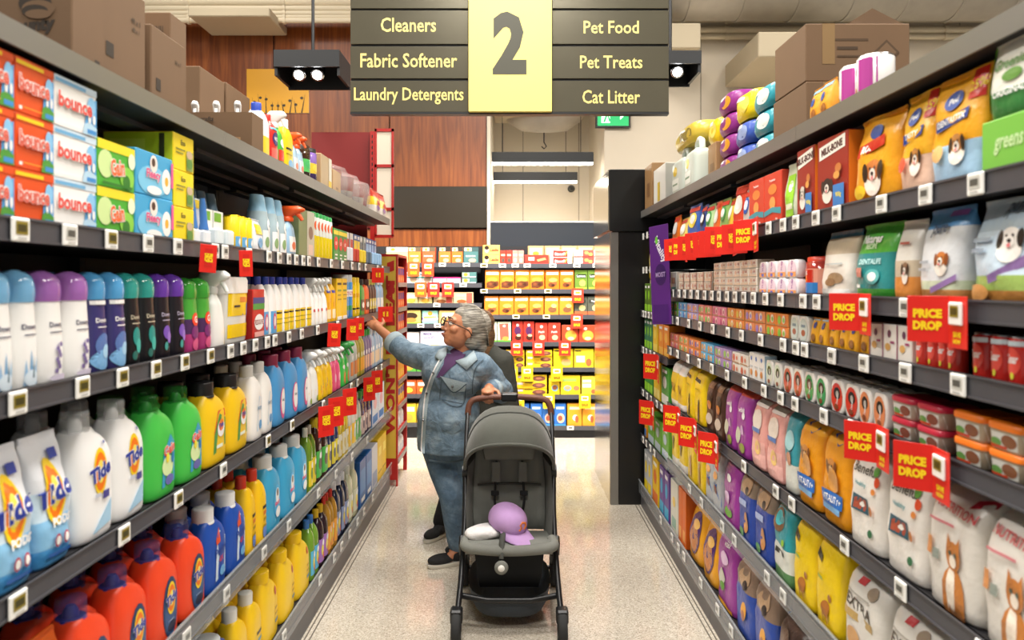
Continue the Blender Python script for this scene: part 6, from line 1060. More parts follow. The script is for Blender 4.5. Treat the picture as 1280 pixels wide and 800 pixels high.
for side, lvl, px, c, d in (('R', 5, 722, 'd8402a', 'red price card under the green lemon-biscuit boxes'), ('R', 4, 721, 'd8402a', 'red price card under the dark grey biscuit boxes'), ('R', 3, 646, 'd83a28', 'red price card under the dark red biscuit packs'), ('R', 3, 673, 'd83a28', 'red price card under the scarlet biscuit packs'),
                        ('R', 3, 706, 'd83a28', 'red price card under red and amber biscuit packs'), ('R', 2, 640, 'ecc81c', 'yellow price card under the narrow yellow cookie boxes'), ('R', 2, 659, 'ecc81c', 'yellow price card under the wide yellow cookie boxes'), ('R', 2, 696, 'ecc81c', 'yellow price card under the tall yellow cracker box'),
                        ('R', 1, 648, 'ecc81c', 'yellow price card under the long yellow cookie boxes'), ('R', 1, 686, 'ecc81c', 'yellow price card under the slim yellow oat box'), ('R', 1, 731, 'ecc81c', 'yellow price card under the pale yellow bar boxes'),
                        ('L', 7, 517, 'e0602a', 'orange price card under the orange bar box'), ('L', 7, 535, 'dc4a2a', 'red price card under the red-orange bar box'), ('L', 6, 526, 'e0602a', 'orange price card under white and teal bar boxes'), ('L', 6, 542, 'd8342a', 'red price card under the first flat pink bar box'), ('L', 6, 560, 'd8342a', 'red price card under the second flat pink bar box')):
    bpromo(side, lvl, px, c, d)
# ---------------------------------------------------------------- red stand and red end panel at the end of the detergent rack
mat('red_paint', 'a8201c', rough=.4); mat('gold_print', 'c9a53c', rough=.45); mat('dark_red', '7a1512', rough=.5)
ya, yz = 5.86, 6.40; xa, xz = -1.09, xb(497, 5.86)
P = [('front_panel', MB().box(xa, xz-.012, ya, ya+.012, .22, 1.81).mesh('front_panel'), 'gold_print'), ('side_post', MB().box(xz-.012, xz, ya-.003, ya+.03, 0, 1.82).mesh('side_post'), 'red_paint'),
     ('side_post', MB().box(xz-.03, xz, yz-.03, yz, 0, 1.82).mesh('side_post'), 'red_paint'), ('far_panel', MB().box(xa, xz-.03, yz-.012, yz, .1, 1.81).mesh('far_panel'), 'red_paint'),
     ('back_panel', MB().box(xa, xa+.012, ya+.012, yz-.012, .1, 1.81).mesh('back_panel'), 'red_paint'), ('top_panel', MB().box(xa, xz, ya, yz, 1.81, 1.83).mesh('top_panel'), 'red_paint'), ('lower_panel', MB().box(xa, xz-.012, ya, ya+.012, .05, .22).mesh('lower_panel'), 'red_paint')]
vis = xb(481, ya); cw = xz-.014-vis
V, Fs, size = text_shape("WON'T BE BEAT", .05); sx = 1.26/size[0]; sz = cw*.86/size[1]
P.append(('lettering', MB().add([((vis+xz-.014)/2-b*sz, ya-.0012, .40+.63+a*sx) for a, b in V], Fs, 'a8201c').mesh('lettering'), 'carton', 0))
tg = MB()
for z in (1.68, 1.5): tg.add([(vis+cw*.2, ya-.0008, z), (vis+cw*.85, ya-.0008, z+.02), (vis+cw*.85, ya-.0008, z+.1), (vis+cw*.2, ya-.0008, z+.08)], [(0, 1, 2, 3)], 'a8201c')
P.append(('emblem', tg.mesh('emblem'), 'carton', 0))
sh = [.2, .42, .62, .82, 1.02, 1.22, 1.4, 1.6]
for z in sh: P.append(('shelf', MB().box(xa+.012, xz-.004, ya+.014, yz-.014, z-.012, z).mesh('shelf'), 'red_paint')); P.append(('shelf_lip', MB().box(xz-.004, xz+.004, ya+.03, yz-.03, z-.03, z+.006).mesh('shelf_lip'), 'rail_top', len(P)-1))
thing('display_stand', 'red display stand with gold lettered side by the detergent rack', 'display stand', (0, 0, 0), P)
for i, z in enumerate(sh):
    c, c2, nm, nn = (('f0ece8', 'c8d0d8', 'white bottle', 'stand_bottle') if i in (0, 1) else ('e8c030', '3a50a8' if i == 2 else 'e8902a', 'yellow snack pack', 'snack_pack') if i in (2, 3, 4) else ('ea6a24', '4a3a98', 'orange snack pack', 'snack_pack'))
    P_, d_, h_ = (bottle(.1, .08, .15, c, [('r', -.7, .1, .7, .5, c2)], 'solid', 'dcdcdc', ROUND, handle=False) if i < 2 else carton(.1, .08, .135, c, [('r', -.8, .5, .8, .9, c2), ('e', 0, .25, .6, .14, 'f0b070')]))
    f = None
    for k in range(4):
        lab = '%s %s from camera, %s shelf up of red stand' % (EARLY[k], nm, EARLY[i]); loc = (xz-.06, ya+.1+.113*k, z+.0005)
        if f is None: f = thing(nn, lab, 'snack' if i > 1 else 'bottle', loc, P_, math.pi/2, 'packs on the red stand')
        else: o = put_parts(f, loc, math.pi/2); o['label'] = lab
P = [('panel', MB().box(-1.47, -1.12, 5.815, 5.83, 0, 2.13).mesh('panel'), 'dark_red'), ('header_panel', MB().box(-1.62, -1.01, 6.06, 6.08, 2.05, 2.83).mesh('header_panel'), 'dark_red'),
     ('slotted_post', MB().box(-1.135, -1.1, 6.02, 6.06, .0, 2.83).mesh('slotted_post'), 'red_paint')]
sl = MB()
for k in range(16): sl.box(-1.122, -1.113, 6.018, 6.02, 2.1+.045*k, 2.125+.045*k, '101010')
P.append(('slot', sl.mesh('slot'), 'black_panel', 2))
for x in (-1.09, -.955): P.append(('frame_bar', MB().box(x-.008, x+.008, 6.02, 6.05, 1.98, 2.85).mesh('frame_bar'), 'red_paint'))
for z in (1.98, 2.2, 2.55, 2.84): P.append(('frame_bar', MB().box(-1.098, -.947, 6.02, 6.05, z-.012, z+.012).mesh('frame_bar'), 'red_paint'))
for z0, z1 in ((1.992, 2.188), (2.212, 2.538), (2.562, 2.828)): P.append(('white_panel', MB().box(-1.082, -.963, 6.03, 6.036, z0, z1).mesh('white_panel'), 'wall_paint'))
thing('red_end_display', 'red steel end display with white panels above the detergent rack', 'display', (0, 0, 0), P)
# ================================================================ stroller
def Q(px, py, y): return Vector(at(px, py, y))
def smooth_pts(P, k=6):
    P = [Vector(p) for p in P]; E = [2*P[0]-P[1]]+P+[2*P[-1]-P[-2]]; out = []
    for i in range(len(P)-1):
        p0, p1, p2, p3 = E[i:i+4]
        for j in range(k):
            t = j/k; out.append(.5*(2*p1+(p2-p0)*t+(2*p0-5*p1+4*p2-p3)*t*t+(3*p1-p0-3*p2+p3)*t**3))
    return out+[P[-1]]
mat('stroller_fabric', '464841', rough=.9, bump=.25, bscale=420, vary=.05, vscale=30, sheen=.3); mat('stroller_inner', '4a4c48', rough=.95, bump=.2, bscale=300)
mat('stroller_seat', '7d7f79', rough=.95, bump=.2, bscale=300, vary=.05, vscale=20); mat('stroller_frame', '1f2022', rough=.35, metal=.3); mat('brown_leather', '6a4030', rough=.55, bump=.2, bscale=120)
mat('strap', '17181a', rough=.8); mat('rubber', '2a2b2c', rough=.85); mat('basket_cloth', '3c434b', rough=.9, bump=.2, bscale=200); mat('dark_cloth', '17191b', rough=.95)
PV = [Vector((-.215, 3.74, .655)), Vector((.205, 3.74, .655))]; CXS = -.005; HWS = .218
def bow(phi, rr=.315, hw=HWS, n=20, ex=2.7):
    """one hoop of the hood, hinged on the pivots and tilted forward by phi degrees"""
    a = math.radians(phi); out = []
    for k in range(n+1):
        t = math.pi*k/n; c, s_ = math.cos(t), math.sin(t)
        x = -hw*math.copysign(abs(c)**(2/ex), c); r = rr*abs(s_)**(2/ex)
        out.append(Vector((CXS+x, 3.74-r*math.sin(a), .655+r*math.cos(a))))
    return out
def sheet(rows_, th=0):
    n = len(rows_[0]); mb = MB(); V = [tuple(p) for r in rows_ for p in r]
    mb.add(V, [(i*n+k, i*n+k+1, (i+1)*n+k+1, (i+1)*n+k) for i in range(len(rows_)-1) for k in range(n-1)], '808080', True); return mb
phis = [-62+6*k for k in range(20)]
rws = []
for p in phis:
    puff = .012*abs(math.sin(math.radians((p+62)*180/38)))           # cloth bulges between the hoops
    rws.append(bow(p, .315+puff, HWS+puff*.5))
hood = sheet(rws); lining = sheet([bow(p, .307, HWS-.007) for p in phis])
vis_ = MB(); fb = bow(54, .322, HWS+.004); vis_.tube(fb, .009, '404040', 8)
seams = MB()
for p in (-24, 14): seams.tube(bow(p, .319, HWS+.003), .004, '303030', 6)
P = [('hood', hood.mesh('hood'), 'stroller_fabric'), ('hood_lining', lining.mesh('hood_lining'), 'stroller_inner', 0), ('hood_rim', vis_.mesh('hood_rim'), 'stroller_fabric', 0), ('hood_seam', seams.mesh('hood_seam'), 'stroller_inner', 0)]
# rear flap of the hood down to the seat back
bk = bow(-62, .315, HWS); P.append(('hood_back', sheet([bk, [Vector((p.x*.9, 3.95, .5+(p.z-.655)*.35)) for p in bk]]).mesh('hood_back'), 'stroller_inner'))
# seat: backrest pad, seat pad, footrest edge
def pad(rows_, th, name, m):
    n = len(rows_[0]); up = [Vector(p) for r in rows_ for p in r]; mb = MB(); nr = len(rows_)
    N_ = (up[1]-up[0]).cross(up[n]-up[0]).normalized()
    if N_.y > 0: N_ = -N_
    dn = [p-N_*th for p in up]
    f1 = [(i*n+k, i*n+k+1, (i+1)*n+k+1, (i+1)*n+k) for i in range(nr-1) for k in range(n-1)]; o = len(up)
    f2 = [tuple(o+q for q in f[::-1]) for f in f1]; ed = [(k, k+1) for k in range(n-1)]+[((nr-1)*n+k+1, (nr-1)*n+k) for k in range(n-1)]+[((i+1)*n, i*n) for i in range(nr-1)]+[(i*n+n-1, (i+1)*n+n-1) for i in range(nr-1)]
    mb.add([tuple(p) for p in up+dn], f1+f2+[(b, a, a+o, b+o) for a, b in ed], '707070', True); return (name, mb.mesh(name), m)
def seat_rows(pts, hws, n=9, dish=.03):
    out = []
    for (y, z), hw in zip(pts, hws):
        out.append([Vector((CXS+hw*(2*k/(n-1)-1), y-dish*abs(2*k/(n-1)-1)**2.5, z+dish*.3*abs(2*k/(n-1)-1)**2)) for k in range(n)])
    return out
P.append(pad(seat_rows([(3.72, .37), (3.74, .45), (3.775, .57), (3.82, .70), (3.855, .80), (3.875, .85)], [.172, .178, .178, .172, .162, .15]), .03, 'backrest', 'stroller_seat')); kb = len(P)-1
P.append(pad(seat_rows([(3.41, .385), (3.46, .405), (3.58, .385), (3.70, .37)], [.2, .2, .195, .19], dish=.012), .035, 'seat', 'stroller_seat')); ks = len(P)-1
tk = MB()
for z0, y0 in ((.585, 3.755),): tk.tube([(CXS-.16, y0-.006, z0), (CXS, y0+.018, z0), (CXS+.16, y0-.006, z0)], .006, '404040', 6)
P.append(('seat_seam', tk.mesh('seat_seam'), 'stroller_inner', kb))
P.append(('headrest', pad(seat_rows([(3.79, .70), (3.80, .78), (3.84, .84)], [.12, .135, .12], dish=.02), .02, 'headrest', 'stroller_seat')[1], 'stroller_seat', kb))
for sx in (-1, 1):
    P.append(('harness_strap', MB().tube([(CXS+sx*.065, 3.79, .695), (CXS+sx*.07, 3.745, .6), (CXS+sx*.075, 3.715, .52), (CXS+sx*.06, 3.66, .45), (CXS+sx*.03, 3.6, .415)], .009, '202020', 6, sq=.35).mesh('harness_strap'), 'strap'))
    P.append(('shoulder_pad', MB().box(-.022, .022, -.006, .006, 0, .1, '606060', r=.004).xf(Matrix.Translation((CXS+sx*.068, 3.742, .6)) @ Matrix.Rotation(-.35, 4, 'X')).mesh('shoulder_pad'), 'stroller_seat', len(P)-1))
    P.append(('buckle', MB().box(-.02, .02, -.006, .006, -.012, .012, '101010', r=.003).xf(Matrix.Translation((CXS+sx*.072, 3.722, .55))).mesh('buckle'), 'strap', len(P)-2))
    P.append(('side_wing', sheet([[Vector((CXS+sx*.172, 3.735, .355)), Vector((CXS+sx*.176, 3.78, .55)), Vector((CXS+sx*.165, 3.83, .72))], [Vector((CXS+sx*.2, 3.5, .37)), Vector((CXS+sx*.212, 3.6, .54)), Vector((CXS+sx*.208, 3.72, .68))]]).mesh('side_wing'), 'stroller_seat'))
    side = PV[0] if sx < 0 else PV[1]; bx_ = CXS+sx*.222
    P.append(('pivot', MB().tube([(bx_-.014, 3.74, .655), (bx_+.014, 3.74, .655)], .032, '202020', 14).mesh('pivot'), 'stroller_frame'))
    P.append(('front_leg', MB().tube(smooth_pts([(bx_, 3.74, .65), (CXS+sx*.216, 3.62, .47), (CXS+sx*.222, 3.44, .25), (CXS+sx*.232, 3.31, .12)], 4), .0135, '202020', 10, sq=1).mesh('front_leg'), 'stroller_frame'))
    P.append(('hinge_block', MB().box(-.022, .022, -.03, .03, -.045, .045, '202020', r=.008).xf(Matrix.Translation((CXS+sx*.216, 3.53, .355)) @ Matrix.Rotation(.5, 4, 'X')).mesh('hinge_block'), 'stroller_frame'))
    P.append(('rear_leg', MB().tube([(CXS+sx*.216, 3.6, .44), (CXS+sx*.222, 3.78, .26), (CXS+sx*.23, 3.93, .10)], .013, '202020', 10).mesh('rear_leg'), 'stroller_frame'))
    P.append(('push_bar', MB().tube([(bx_, 3.74, .66), (CXS+sx*.222, 3.86, .83), (CXS+sx*.222, 3.95, .915)], .011, '202020', 10).mesh('push_bar'), 'stroller_frame'))
    for yy, r_, nm in ((3.29, .072, 'front_wheel'), (3.95, .085, 'rear_wheel')):
        x0 = CXS+sx*.235; P.append((nm, MB().lathe([(r_*.45, -.02), (r_*.9, -.02), (r_, -.012), (r_, .012), (r_*.9, .02), (r_*.45, .02)], '303030', 22).xf(Matrix.Translation((x0, yy, r_)) @ Matrix.Rotation(math.pi/2, 4, 'Y')).mesh(nm), 'rubber')); kw = len(P)-1
        P.append(('hub', MB().lathe([(.001, -.024), (r_*.5, -.022), (r_*.5, .022), (.001, .024)], '808080', 16).xf(Matrix.Translation((x0, yy, r_)) @ Matrix.Rotation(math.pi/2, 4, 'Y')).mesh('hub'), 'stroller_frame', kw))
        if nm == 'front_wheel': P.append(('fork', MB().box(x0-.027, x0+.027, yy-.012, yy+.05, .09, .155, '303030', r=.008).mesh('fork'), 'stroller_frame', kw))
hp = smooth_pts([(CXS-.222, 3.95, .90), (CXS-.212, 3.955, .955), (CXS-.17, 3.96, .985), (CXS, 3.965, .995), (CXS+.17, 3.96, .985), (CXS+.212, 3.955, .955), (CXS+.222, 3.95, .90)], 6)
P.append(('handlebar', MB().tube(hp, .0165, '604030', 12).mesh('handlebar'), 'brown_leather'))
P.append(('fold_button', MB().box(CXS-.045, CXS+.045, 3.942, 3.99, .972, 1.016, '181818', r=.008).mesh('fold_button'), 'stroller_frame', len(P)-1))
P.append(('bumper', MB().tube(smooth_pts([(CXS-.2, 3.5, .395), (CXS-.19, 3.42, .385), (CXS, 3.395, .378), (CXS+.19, 3.42, .385), (CXS+.2, 3.5, .395)], 5), .024, '606060', 10).mesh('bumper'), 'stroller_seat'))
P.append(('crotch_strap', MB().tube([(CXS-.03, 3.56, .405), (CXS-.03, 3.46, .43), (CXS-.035, 3.395, .415), (CXS-.036, 3.372, .35)], [.016, .018, .016, .012], '505050', 8, sq=.6).mesh('crotch_strap'), 'stroller_inner'))
P.append(('buckle_disc', MB().lathe([(.001, .012), (.018, .012), (.03, .008), (.032, 0), (.001, -.004)], '404040', 20).xf(Matrix.Translation((CXS-.036, 3.362, .315)) @ Matrix.Rotation(math.pi/2, 4, 'X')).mesh('buckle_disc'), 'stroller_seat'))
P.append(('disc_face', MB().lathe([(.001, .0135), (.015, .013), (.016, .011)], 'ffffff', 18).xf(Matrix.Translation((CXS-.036, 3.362, .315)) @ Matrix.Rotation(math.pi/2, 4, 'X')).mesh('disc_face'), 'tag_white', len(P)-1))
P.append(('leg_rest', sheet([[Vector((CXS+x, 3.43, .36)) for x in (-.16, -.08, 0, .08, .16)], [Vector((CXS+x, 3.47, .24)) for x in (-.15, -.08, 0, .08, .15)], [Vector((CXS+x, 3.55, .15)) for x in (-.14, -.08, 0, .08, .14)]]).mesh('leg_rest'), 'dark_cloth'))
P.append(('cross_bar', MB().tube([(CXS-.225, 3.42, .165), (CXS-.1, 3.40, .15), (CXS+.1, 3.40, .15), (CXS+.225, 3.42, .165)], .014, '202020', 8, sq=1.3).mesh('cross_bar'), 'stroller_frame'))
P.append(('rear_axle', MB().tube([(CXS-.23, 3.93, .1), (CXS+.23, 3.93, .1)], .011, '202020', 8).mesh('rear_axle'), 'stroller_frame'))
bl = Loft([(.045, -.13, .13, -.2, .2), (.06, -.17, .17, -.25, .25), (.1, -.19, .19, -.27, .27), (.16, -.2, .2, -.28, .28)], 3).add(MB(), '404850', 24, (True, False)).xf(Matrix.Translation((CXS, 3.68, 0)))
P.append(('basket', bl.mesh('basket'), 'basket_cloth'))
thing('stroller', 'grey stroller with brown leather handle standing in the aisle', 'stroller', (0, 0, 0), P)
# lavender cap and white cloth lying on the seat
mat('lavender', 'c09ad0', rough=.85, bump=.15, bscale=260, vary=.04, vscale=30); mat('orange_thread', 'd8762a', rough=.7); mat('white_cloth', 'e8e6e6', rough=.9, bump=.5, bscale=30)
cp = Loft([(0, -.088, .088, -.1, .1), (.025, -.092, .092, -.104, .104), (.06, -.086, .086, -.096, .096), (.09, -.066, .066, -.076, .074), (.108, -.036, .036, -.042, .04), (.114, -.006, .006, -.006, .006)], 2.1, sub=3)
br = []
for i in range(5):
    r_ = i/4; br.append([Vector((.09*math.sin(t)*(1-.04*r_), -.085*math.cos(t)*(1+0*r_)-.01-r_*.1*math.cos(t*.9), .006-.018*r_-.012*r_*abs(math.sin(t))**2)) for t in np.linspace(-1.25, 1.25, 13)])
bm = sheet(br); n0 = len(bm.v); bm.add([(x, y, z-.004) for x, y, z in bm.v[:n0]], [f[::-1] for f in bm.f[:]], '808080', True)
lg = MB().tube([(.01, -.101, .03), (.024, -.098, .045), (.022, -.094, .06), (.0, -.09, .066), (-.014, -.094, .055), (-.006, -.099, .04), (-.02, -.1, .026)], .006, 'd87a2a', 8)
bt = MB().lathe([(.008, .112), (.006, .118), (.001, .119)], '808080', 10)
cap = thing('baseball_cap', 'lavender baseball cap with orange emblem on the stroller seat', 'cap', (CXS-.012, 3.545, .452), [('crown', cp.add(MB(), '808080', 28).mesh('crown'), 'lavender'), ('visor', bm.mesh('visor'), 'lavender'), ('emblem', lg.mesh('emblem'), 'orange_thread'), ('top_button', bt.mesh('top_button'), 'lavender')])
cap.rotation_euler = (.3, .0, .8); cap.scale = (.95, .95, .86)
ck = Loft([(0, -.09, .09, -.05, .05), (.015, -.1, .1, -.06, .06), (.035, -.09, .09, -.055, .055), (.05, -.05, .055, -.03, .03)], 2.5, .008, sub=3).add(MB(), 'ffffff', 24)
o = thing('folded_cloth', 'white folded cloth under the cap on the stroller seat', 'cloth', (CXS-.115, 3.52, .405), [('folded_cloth', ck.mesh('folded_cloth'), 'white_cloth')], .5)
# ================================================================ people
def remesh(mb, voxel, smooth=3, fac=.5):
    """fuse overlapping closed shapes into one continuous skin"""
    o = bpy.data.objects.new('tmp', mb.mesh('tmp')); COL.objects.link(o)
    m = o.modifiers.new('r', 'REMESH'); m.mode = 'VOXEL'; m.voxel_size = voxel; m.use_smooth_shade = True
    s_ = o.modifiers.new('s', 'SMOOTH'); s_.iterations = smooth; s_.factor = fac
    dg = bpy.context.evaluated_depsgraph_get(); me = bpy.data.meshes.new_from_object(o.evaluated_get(dg)); bpy.data.objects.remove(o)
    for p in me.polygons: p.use_smooth = True
    return me
def ell(mb, c, r, M=None, n=20):
    n0 = len(mb.v); k = n//2; prof = [(max(.002, math.sin(math.pi*i/k)), -math.cos(math.pi*i/k)) for i in range(k+1)]
    mb.lathe(prof, '808080', n); T = Matrix.Translation(c) @ (M or Matrix.Identity(4)) @ Matrix.Diagonal((*r, 1)); mb.xf(T, n0); return mb
def limb(mb, pts, rad, n=14):
    """tapered limb with rounded ends"""
    mb.tube(pts, rad, '808080', n)
    for p, r in zip(pts, rad): ell(mb, p, (r, r, r), n=12)
    return mb
def hand(mb, wrist, dirv, palm_n, curl, size=1.0, spread=.12, point=False, thumb_side=1):
    """palm, four fingers and a thumb; dirv = finger direction, palm_n = way the palm faces"""
    d = Vector(dirv).normalized(); nn = Vector(palm_n); nn = (nn-d*nn.dot(d)).normalized(); sd = d.cross(nn)*thumb_side; w_ = Vector(wrist)
    M = Matrix((sd, d, nn)).transposed().to_4x4()
    ell(mb, w_+d*.045*size, (.038*size, .05*size, .016*size), M, 16); limb(mb, [w_-d*.02, w_+d*.03*size], [.024*size, .026*size], 10)
    for k, (off, ln) in enumerate(((.027, .068), (.009, .076), (-.009, .071), (-.026, .056))):
        c = curl*(.25 if (point and k == 0) else 1.0); p = w_+d*.082*size+sd*off*size; a = spread*(off/.03)
        dr = (d+sd*a).normalized(); pts = [p-dr*.02]; ang = 0
        for s_ in (.45, .3, .25):
            ang += c*.55; v = dr*math.cos(ang)+nn*math.sin(ang); pts.append(pts[-1]+v*ln*s_*size*(1.35 if s_ == .45 else 1))
        limb(mb, pts, [.0088*size, .0085*size, .008*size, .0068*size], 10)
    p = w_+d*.02*size+sd*.03*size; v1 = (sd*.8+d*.6+nn*.25).normalized(); v2 = (sd*.35+d*.9+nn*.5*min(1, curl)).normalized()
    limb(mb, [p, p+v1*.034*size, p+v1*.034*size+v2*.03*size, p+v1*.034*size+v2*.052*size], [.0125*size, .0105*size, .0095*size, .0075*size], 10)
def head_shape(mb, M, s=1.0):
    """face towards local -y"""
    E = lambda c, r, R=None: ell(mb, M @ Vector([q*s for q in c]), [q*s for q in r], M.to_3x3().to_4x4() @ (R or Matrix.Identity(4)))
    E((0, .012, .035), (.074, .094, .085)); E((0, -.022, -.02), (.062, .07, .078)); E((0, -.052, -.072), (.036, .032, .026)); E((0, -.04, -.055), (.05, .045, .035))
    E((0, -.074, .03), (.052, .02, .02)); E((0, -.094, -.006), (.011, .014, .024), Matrix.Rotation(-.35, 4, 'X')); E((0, -.104, -.022), (.014, .014, .011))
    for sx in (-1, 1):
        E((sx*.013, -.094, -.026), (.008, .009, .007)); E((sx*.045, -.058, -.012), (.022, .022, .02)); E((sx*.076, .012, -.005), (.008, .018, .03), Matrix.Rotation(.2, 4, 'X'))
        E((sx*.03, -.083, .031), (.02, .01, .008))
    E((0, -.088, -.047), (.022, .01, .006)); E((0, -.086, -.057), (.019, .011, .007))
mat('skin', 'b87a58', rough=.5, vary=.05, vscale=40, bump=.08, bscale=300); mat('skin_pale', 'c99372', rough=.5, vary=.04, vscale=40)
def _denim(c0, c1, c2):
    def fn(nt, N, L, b):
        tc = N.new('ShaderNodeTexCoord'); n1 = N.new('ShaderNodeTexNoise'); n1.inputs['Scale'].default_value = 9; n1.inputs['Detail'].default_value = 8; n1.inputs['Roughness'].default_value = .65
        L.new(tc.outputs['Object'], n1.inputs['Vector']); r = ramp(N, [(.3, c0), (.5, c1), (.72, c2)]); L.new(n1.outputs[0], r.inputs[0])
        wv = N.new('ShaderNodeTexWave'); wv.inputs['Scale'].default_value = 160; wv.inputs['Distortion'].default_value = 1; wv.bands_direction = 'DIAGONAL'; L.new(tc.outputs['Object'], wv.inputs['Vector'])
        n2 = N.new('ShaderNodeTexNoise'); n2.inputs['Scale'].default_value = 14; n2.inputs['Detail'].default_value = 3; n2.inputs['Distortion'].default_value = .8; L.new(tc.outputs['Object'], n2.inputs['Vector'])
        bp = N.new('ShaderNodeBump'); bp.inputs['Strength'].default_value = .55; bp.inputs['Distance'].default_value = .03; L.new(n2.outputs[0], bp.inputs['Height'])
        b2 = N.new('ShaderNodeBump'); b2.inputs['Strength'].default_value = .12; b2.inputs['Distance'].default_value = .002; L.new(wv.outputs[0], b2.inputs['Height']); L.new(bp.outputs[0], b2.inputs['Normal'])
        L.new(r.outputs[0], b.inputs['Base Color']); L.new(b2.outputs[0], b.inputs['Normal']); b.inputs['Roughness'].default_value = .9
    return fn
tex('denim_jacket', _denim('4d6273', '6b8193', '98a9b3')); tex('denim_jeans', _denim('40566c', '587087', '7b92a6')); mat('denim_edge', '9fb0b8', rough=.9, bump=.3, bscale=200); mat('denim_seam', '4d5d69', rough=.9)
def _hair(cs):
    def fn(nt, N, L, b):
        tc = N.new('ShaderNodeTexCoord'); mp = N.new('ShaderNodeMapping'); mp.inputs['Scale'].default_value = (6, 6, 60); mp.inputs['Rotation'].default_value = (0, .5, 0); L.new(tc.outputs['Object'], mp.inputs[0])
        n1 = N.new('ShaderNodeTexNoise'); n1.inputs['Scale'].default_value = 3; n1.inputs['Detail'].default_value = 6; L.new(mp.outputs[0], n1.inputs['Vector'])
        r = ramp(N, cs); L.new(n1.outputs[0], r.inputs[0]); L.new(r.outputs[0], b.inputs['Base Color']); b.inputs['Roughness'].default_value = .45
        bp = N.new('ShaderNodeBump'); bp.inputs['Strength'].default_value = .3; bp.inputs['Distance'].default_value = .004; L.new(n1.outputs[0], bp.inputs['Height']); L.new(bp.outputs[0], b.inputs['Normal'])
    return fn
tex('grey_hair', _hair([(.3, '4a463f'), (.48, '857f74'), (.68, 'c2bdb0')])); tex('brown_hair', _hair([(.3, '3c2a1c'), (.5, '6a4c34'), (.7, '8e6e50')]))
mat('purple_tee', '4a2e54', rough=.9); mat('black_shoe', '1d1e20', rough=.85, bump=.4, bscale=250); mat('sole', 'cfcbc0', rough=.8); mat('dark_jacket', '44453f', rough=.9, bump=.5, bscale=16, vary=.08); mat('black_trousers', '1a1b1e', rough=.9, bump=.3, bscale=20)
mat('glasses_frame', '15110f', rough=.25); mat('lens', 'ffffff', rough=.02, alpha=.1); mat('eye_white', 'e8e4dc', rough=.3); mat('iris', '2a1a10', rough=.2)
mat('lip', '8e4c40', rough=.5); mat('brow', '5a524a', rough=.9)
def face_parts(M, s=1.0, lip='lip'):
    out = []
    ey = MB(); ir = MB(); bw = MB()
    for sx in (-1, 1):
        ell(ey, M @ Vector((sx*.031*s, -.079*s, .012*s)), (.0135*s, .0135*s, .0095*s), M.to_3x3().to_4x4(), 14); ell(ir, M @ Vector((sx*.031*s, -.0885*s, .012*s)), (.0065*s, .006*s, .0065*s), M.to_3x3().to_4x4(), 12)
        bw.tube([M @ Vector((sx*.014*s, -.094*s, .036*s)), M @ Vector((sx*.032*s, -.094*s, .042*s)), M @ Vector((sx*.05*s, -.08*s, .036*s))], [.004*s, .004*s, .002*s], '5a524a', 6)
    lp = MB().tube([M @ Vector((-.022*s, -.09*s, -.052*s)), M @ Vector((-.008*s, -.0985*s, -.0505*s)), M @ Vector((.008*s, -.0985*s, -.0505*s)), M @ Vector((.022*s, -.09*s, -.052*s))], [.002*s, .006*s, .006*s, .002*s], '8e4c40', 8)
    return [('eyes', ey.mesh('eyes'), 'eye_white'), ('irises', ir.mesh('irises'), 'iris'), ('eyebrows', bw.mesh('eyebrows'), 'brow'), ('lips', lp.mesh('lips'), lip)]
# ---------------------------------------------------------------- woman in the denim jacket
hd = Q(580, 413, 4.13); MH = Matrix.Translation(hd) @ Matrix.Rotation(math.radians(-76), 4, 'Z') @ Matrix.Rotation(math.radians(-19), 4, 'X'); SH = 1.1
neck = Q(577, 440, 4.17); chest = Q(566, 468, 4.18); belly = Q(560, 520, 4.2); pelv = Q(563, 556, 4.23)
shR, elR, wrR = Q(538, 449, 4.26), Q(508, 441, 4.42), Q(474, 411, 4.60)
shL, elL, wrL = Q(599, 458, 4.09), Vector((-.055, 4.25, .985)), Vector((-.118, 4.035, 1.03))
hipR, hipL = pelv+Vector((-.075, .05, .0)), pelv+Vector((.075, -.0, .0))
knR, anR = Q(566, 622, 4.20), Q(572, 684, 4.25); knL, anL = Q(596, 622, 4.28), Q(592, 676, 4.42)
body = MB(); head_shape(body, MH, SH)
limb(body, [neck+Vector((.0, .0, -.03)), (neck+hd)/2+Vector((.012, 0, -.03)), hd+Vector((.02, .005, -.03))], [.06, .052, .05])
YAW = Matrix.Rotation(math.radians(-38), 4, 'Z')
limb(body, [chest, belly, pelv], [.1, .1, .11]); limb(body, [shR, neck-Vector((0, 0, .06)), shL], [.05, .06, .05])
limb(body, [shR, elR, wrR], [.045, .038, .026]); limb(body, [shL, elL, wrL], [.045, .038, .026])
limb(body, [hipR, knR, anR], [.08, .055, .04]); limb(body, [hipL, knL, anL], [.08, .055, .04])
for a in (anR, anL): limb(body, [a-Vector((0, 0, .01)), Vector((a.x-.05, a.y-.03, .04)), Vector((a.x-.13, a.y-.05, .035))], [.035, .03, .025])
hand(body, wrR, (-.55, .55, .36), (.25, .5, -.8), .4, 1.0, .16, True, -1)
hand(body, wrL, (-.05, -.75, -.12), (0, -.15, -1), 1.75, .98, .05, False, 1)
P = [('body', remesh(body, .0048, 4), 'skin')]
P += face_parts(MH, SH)
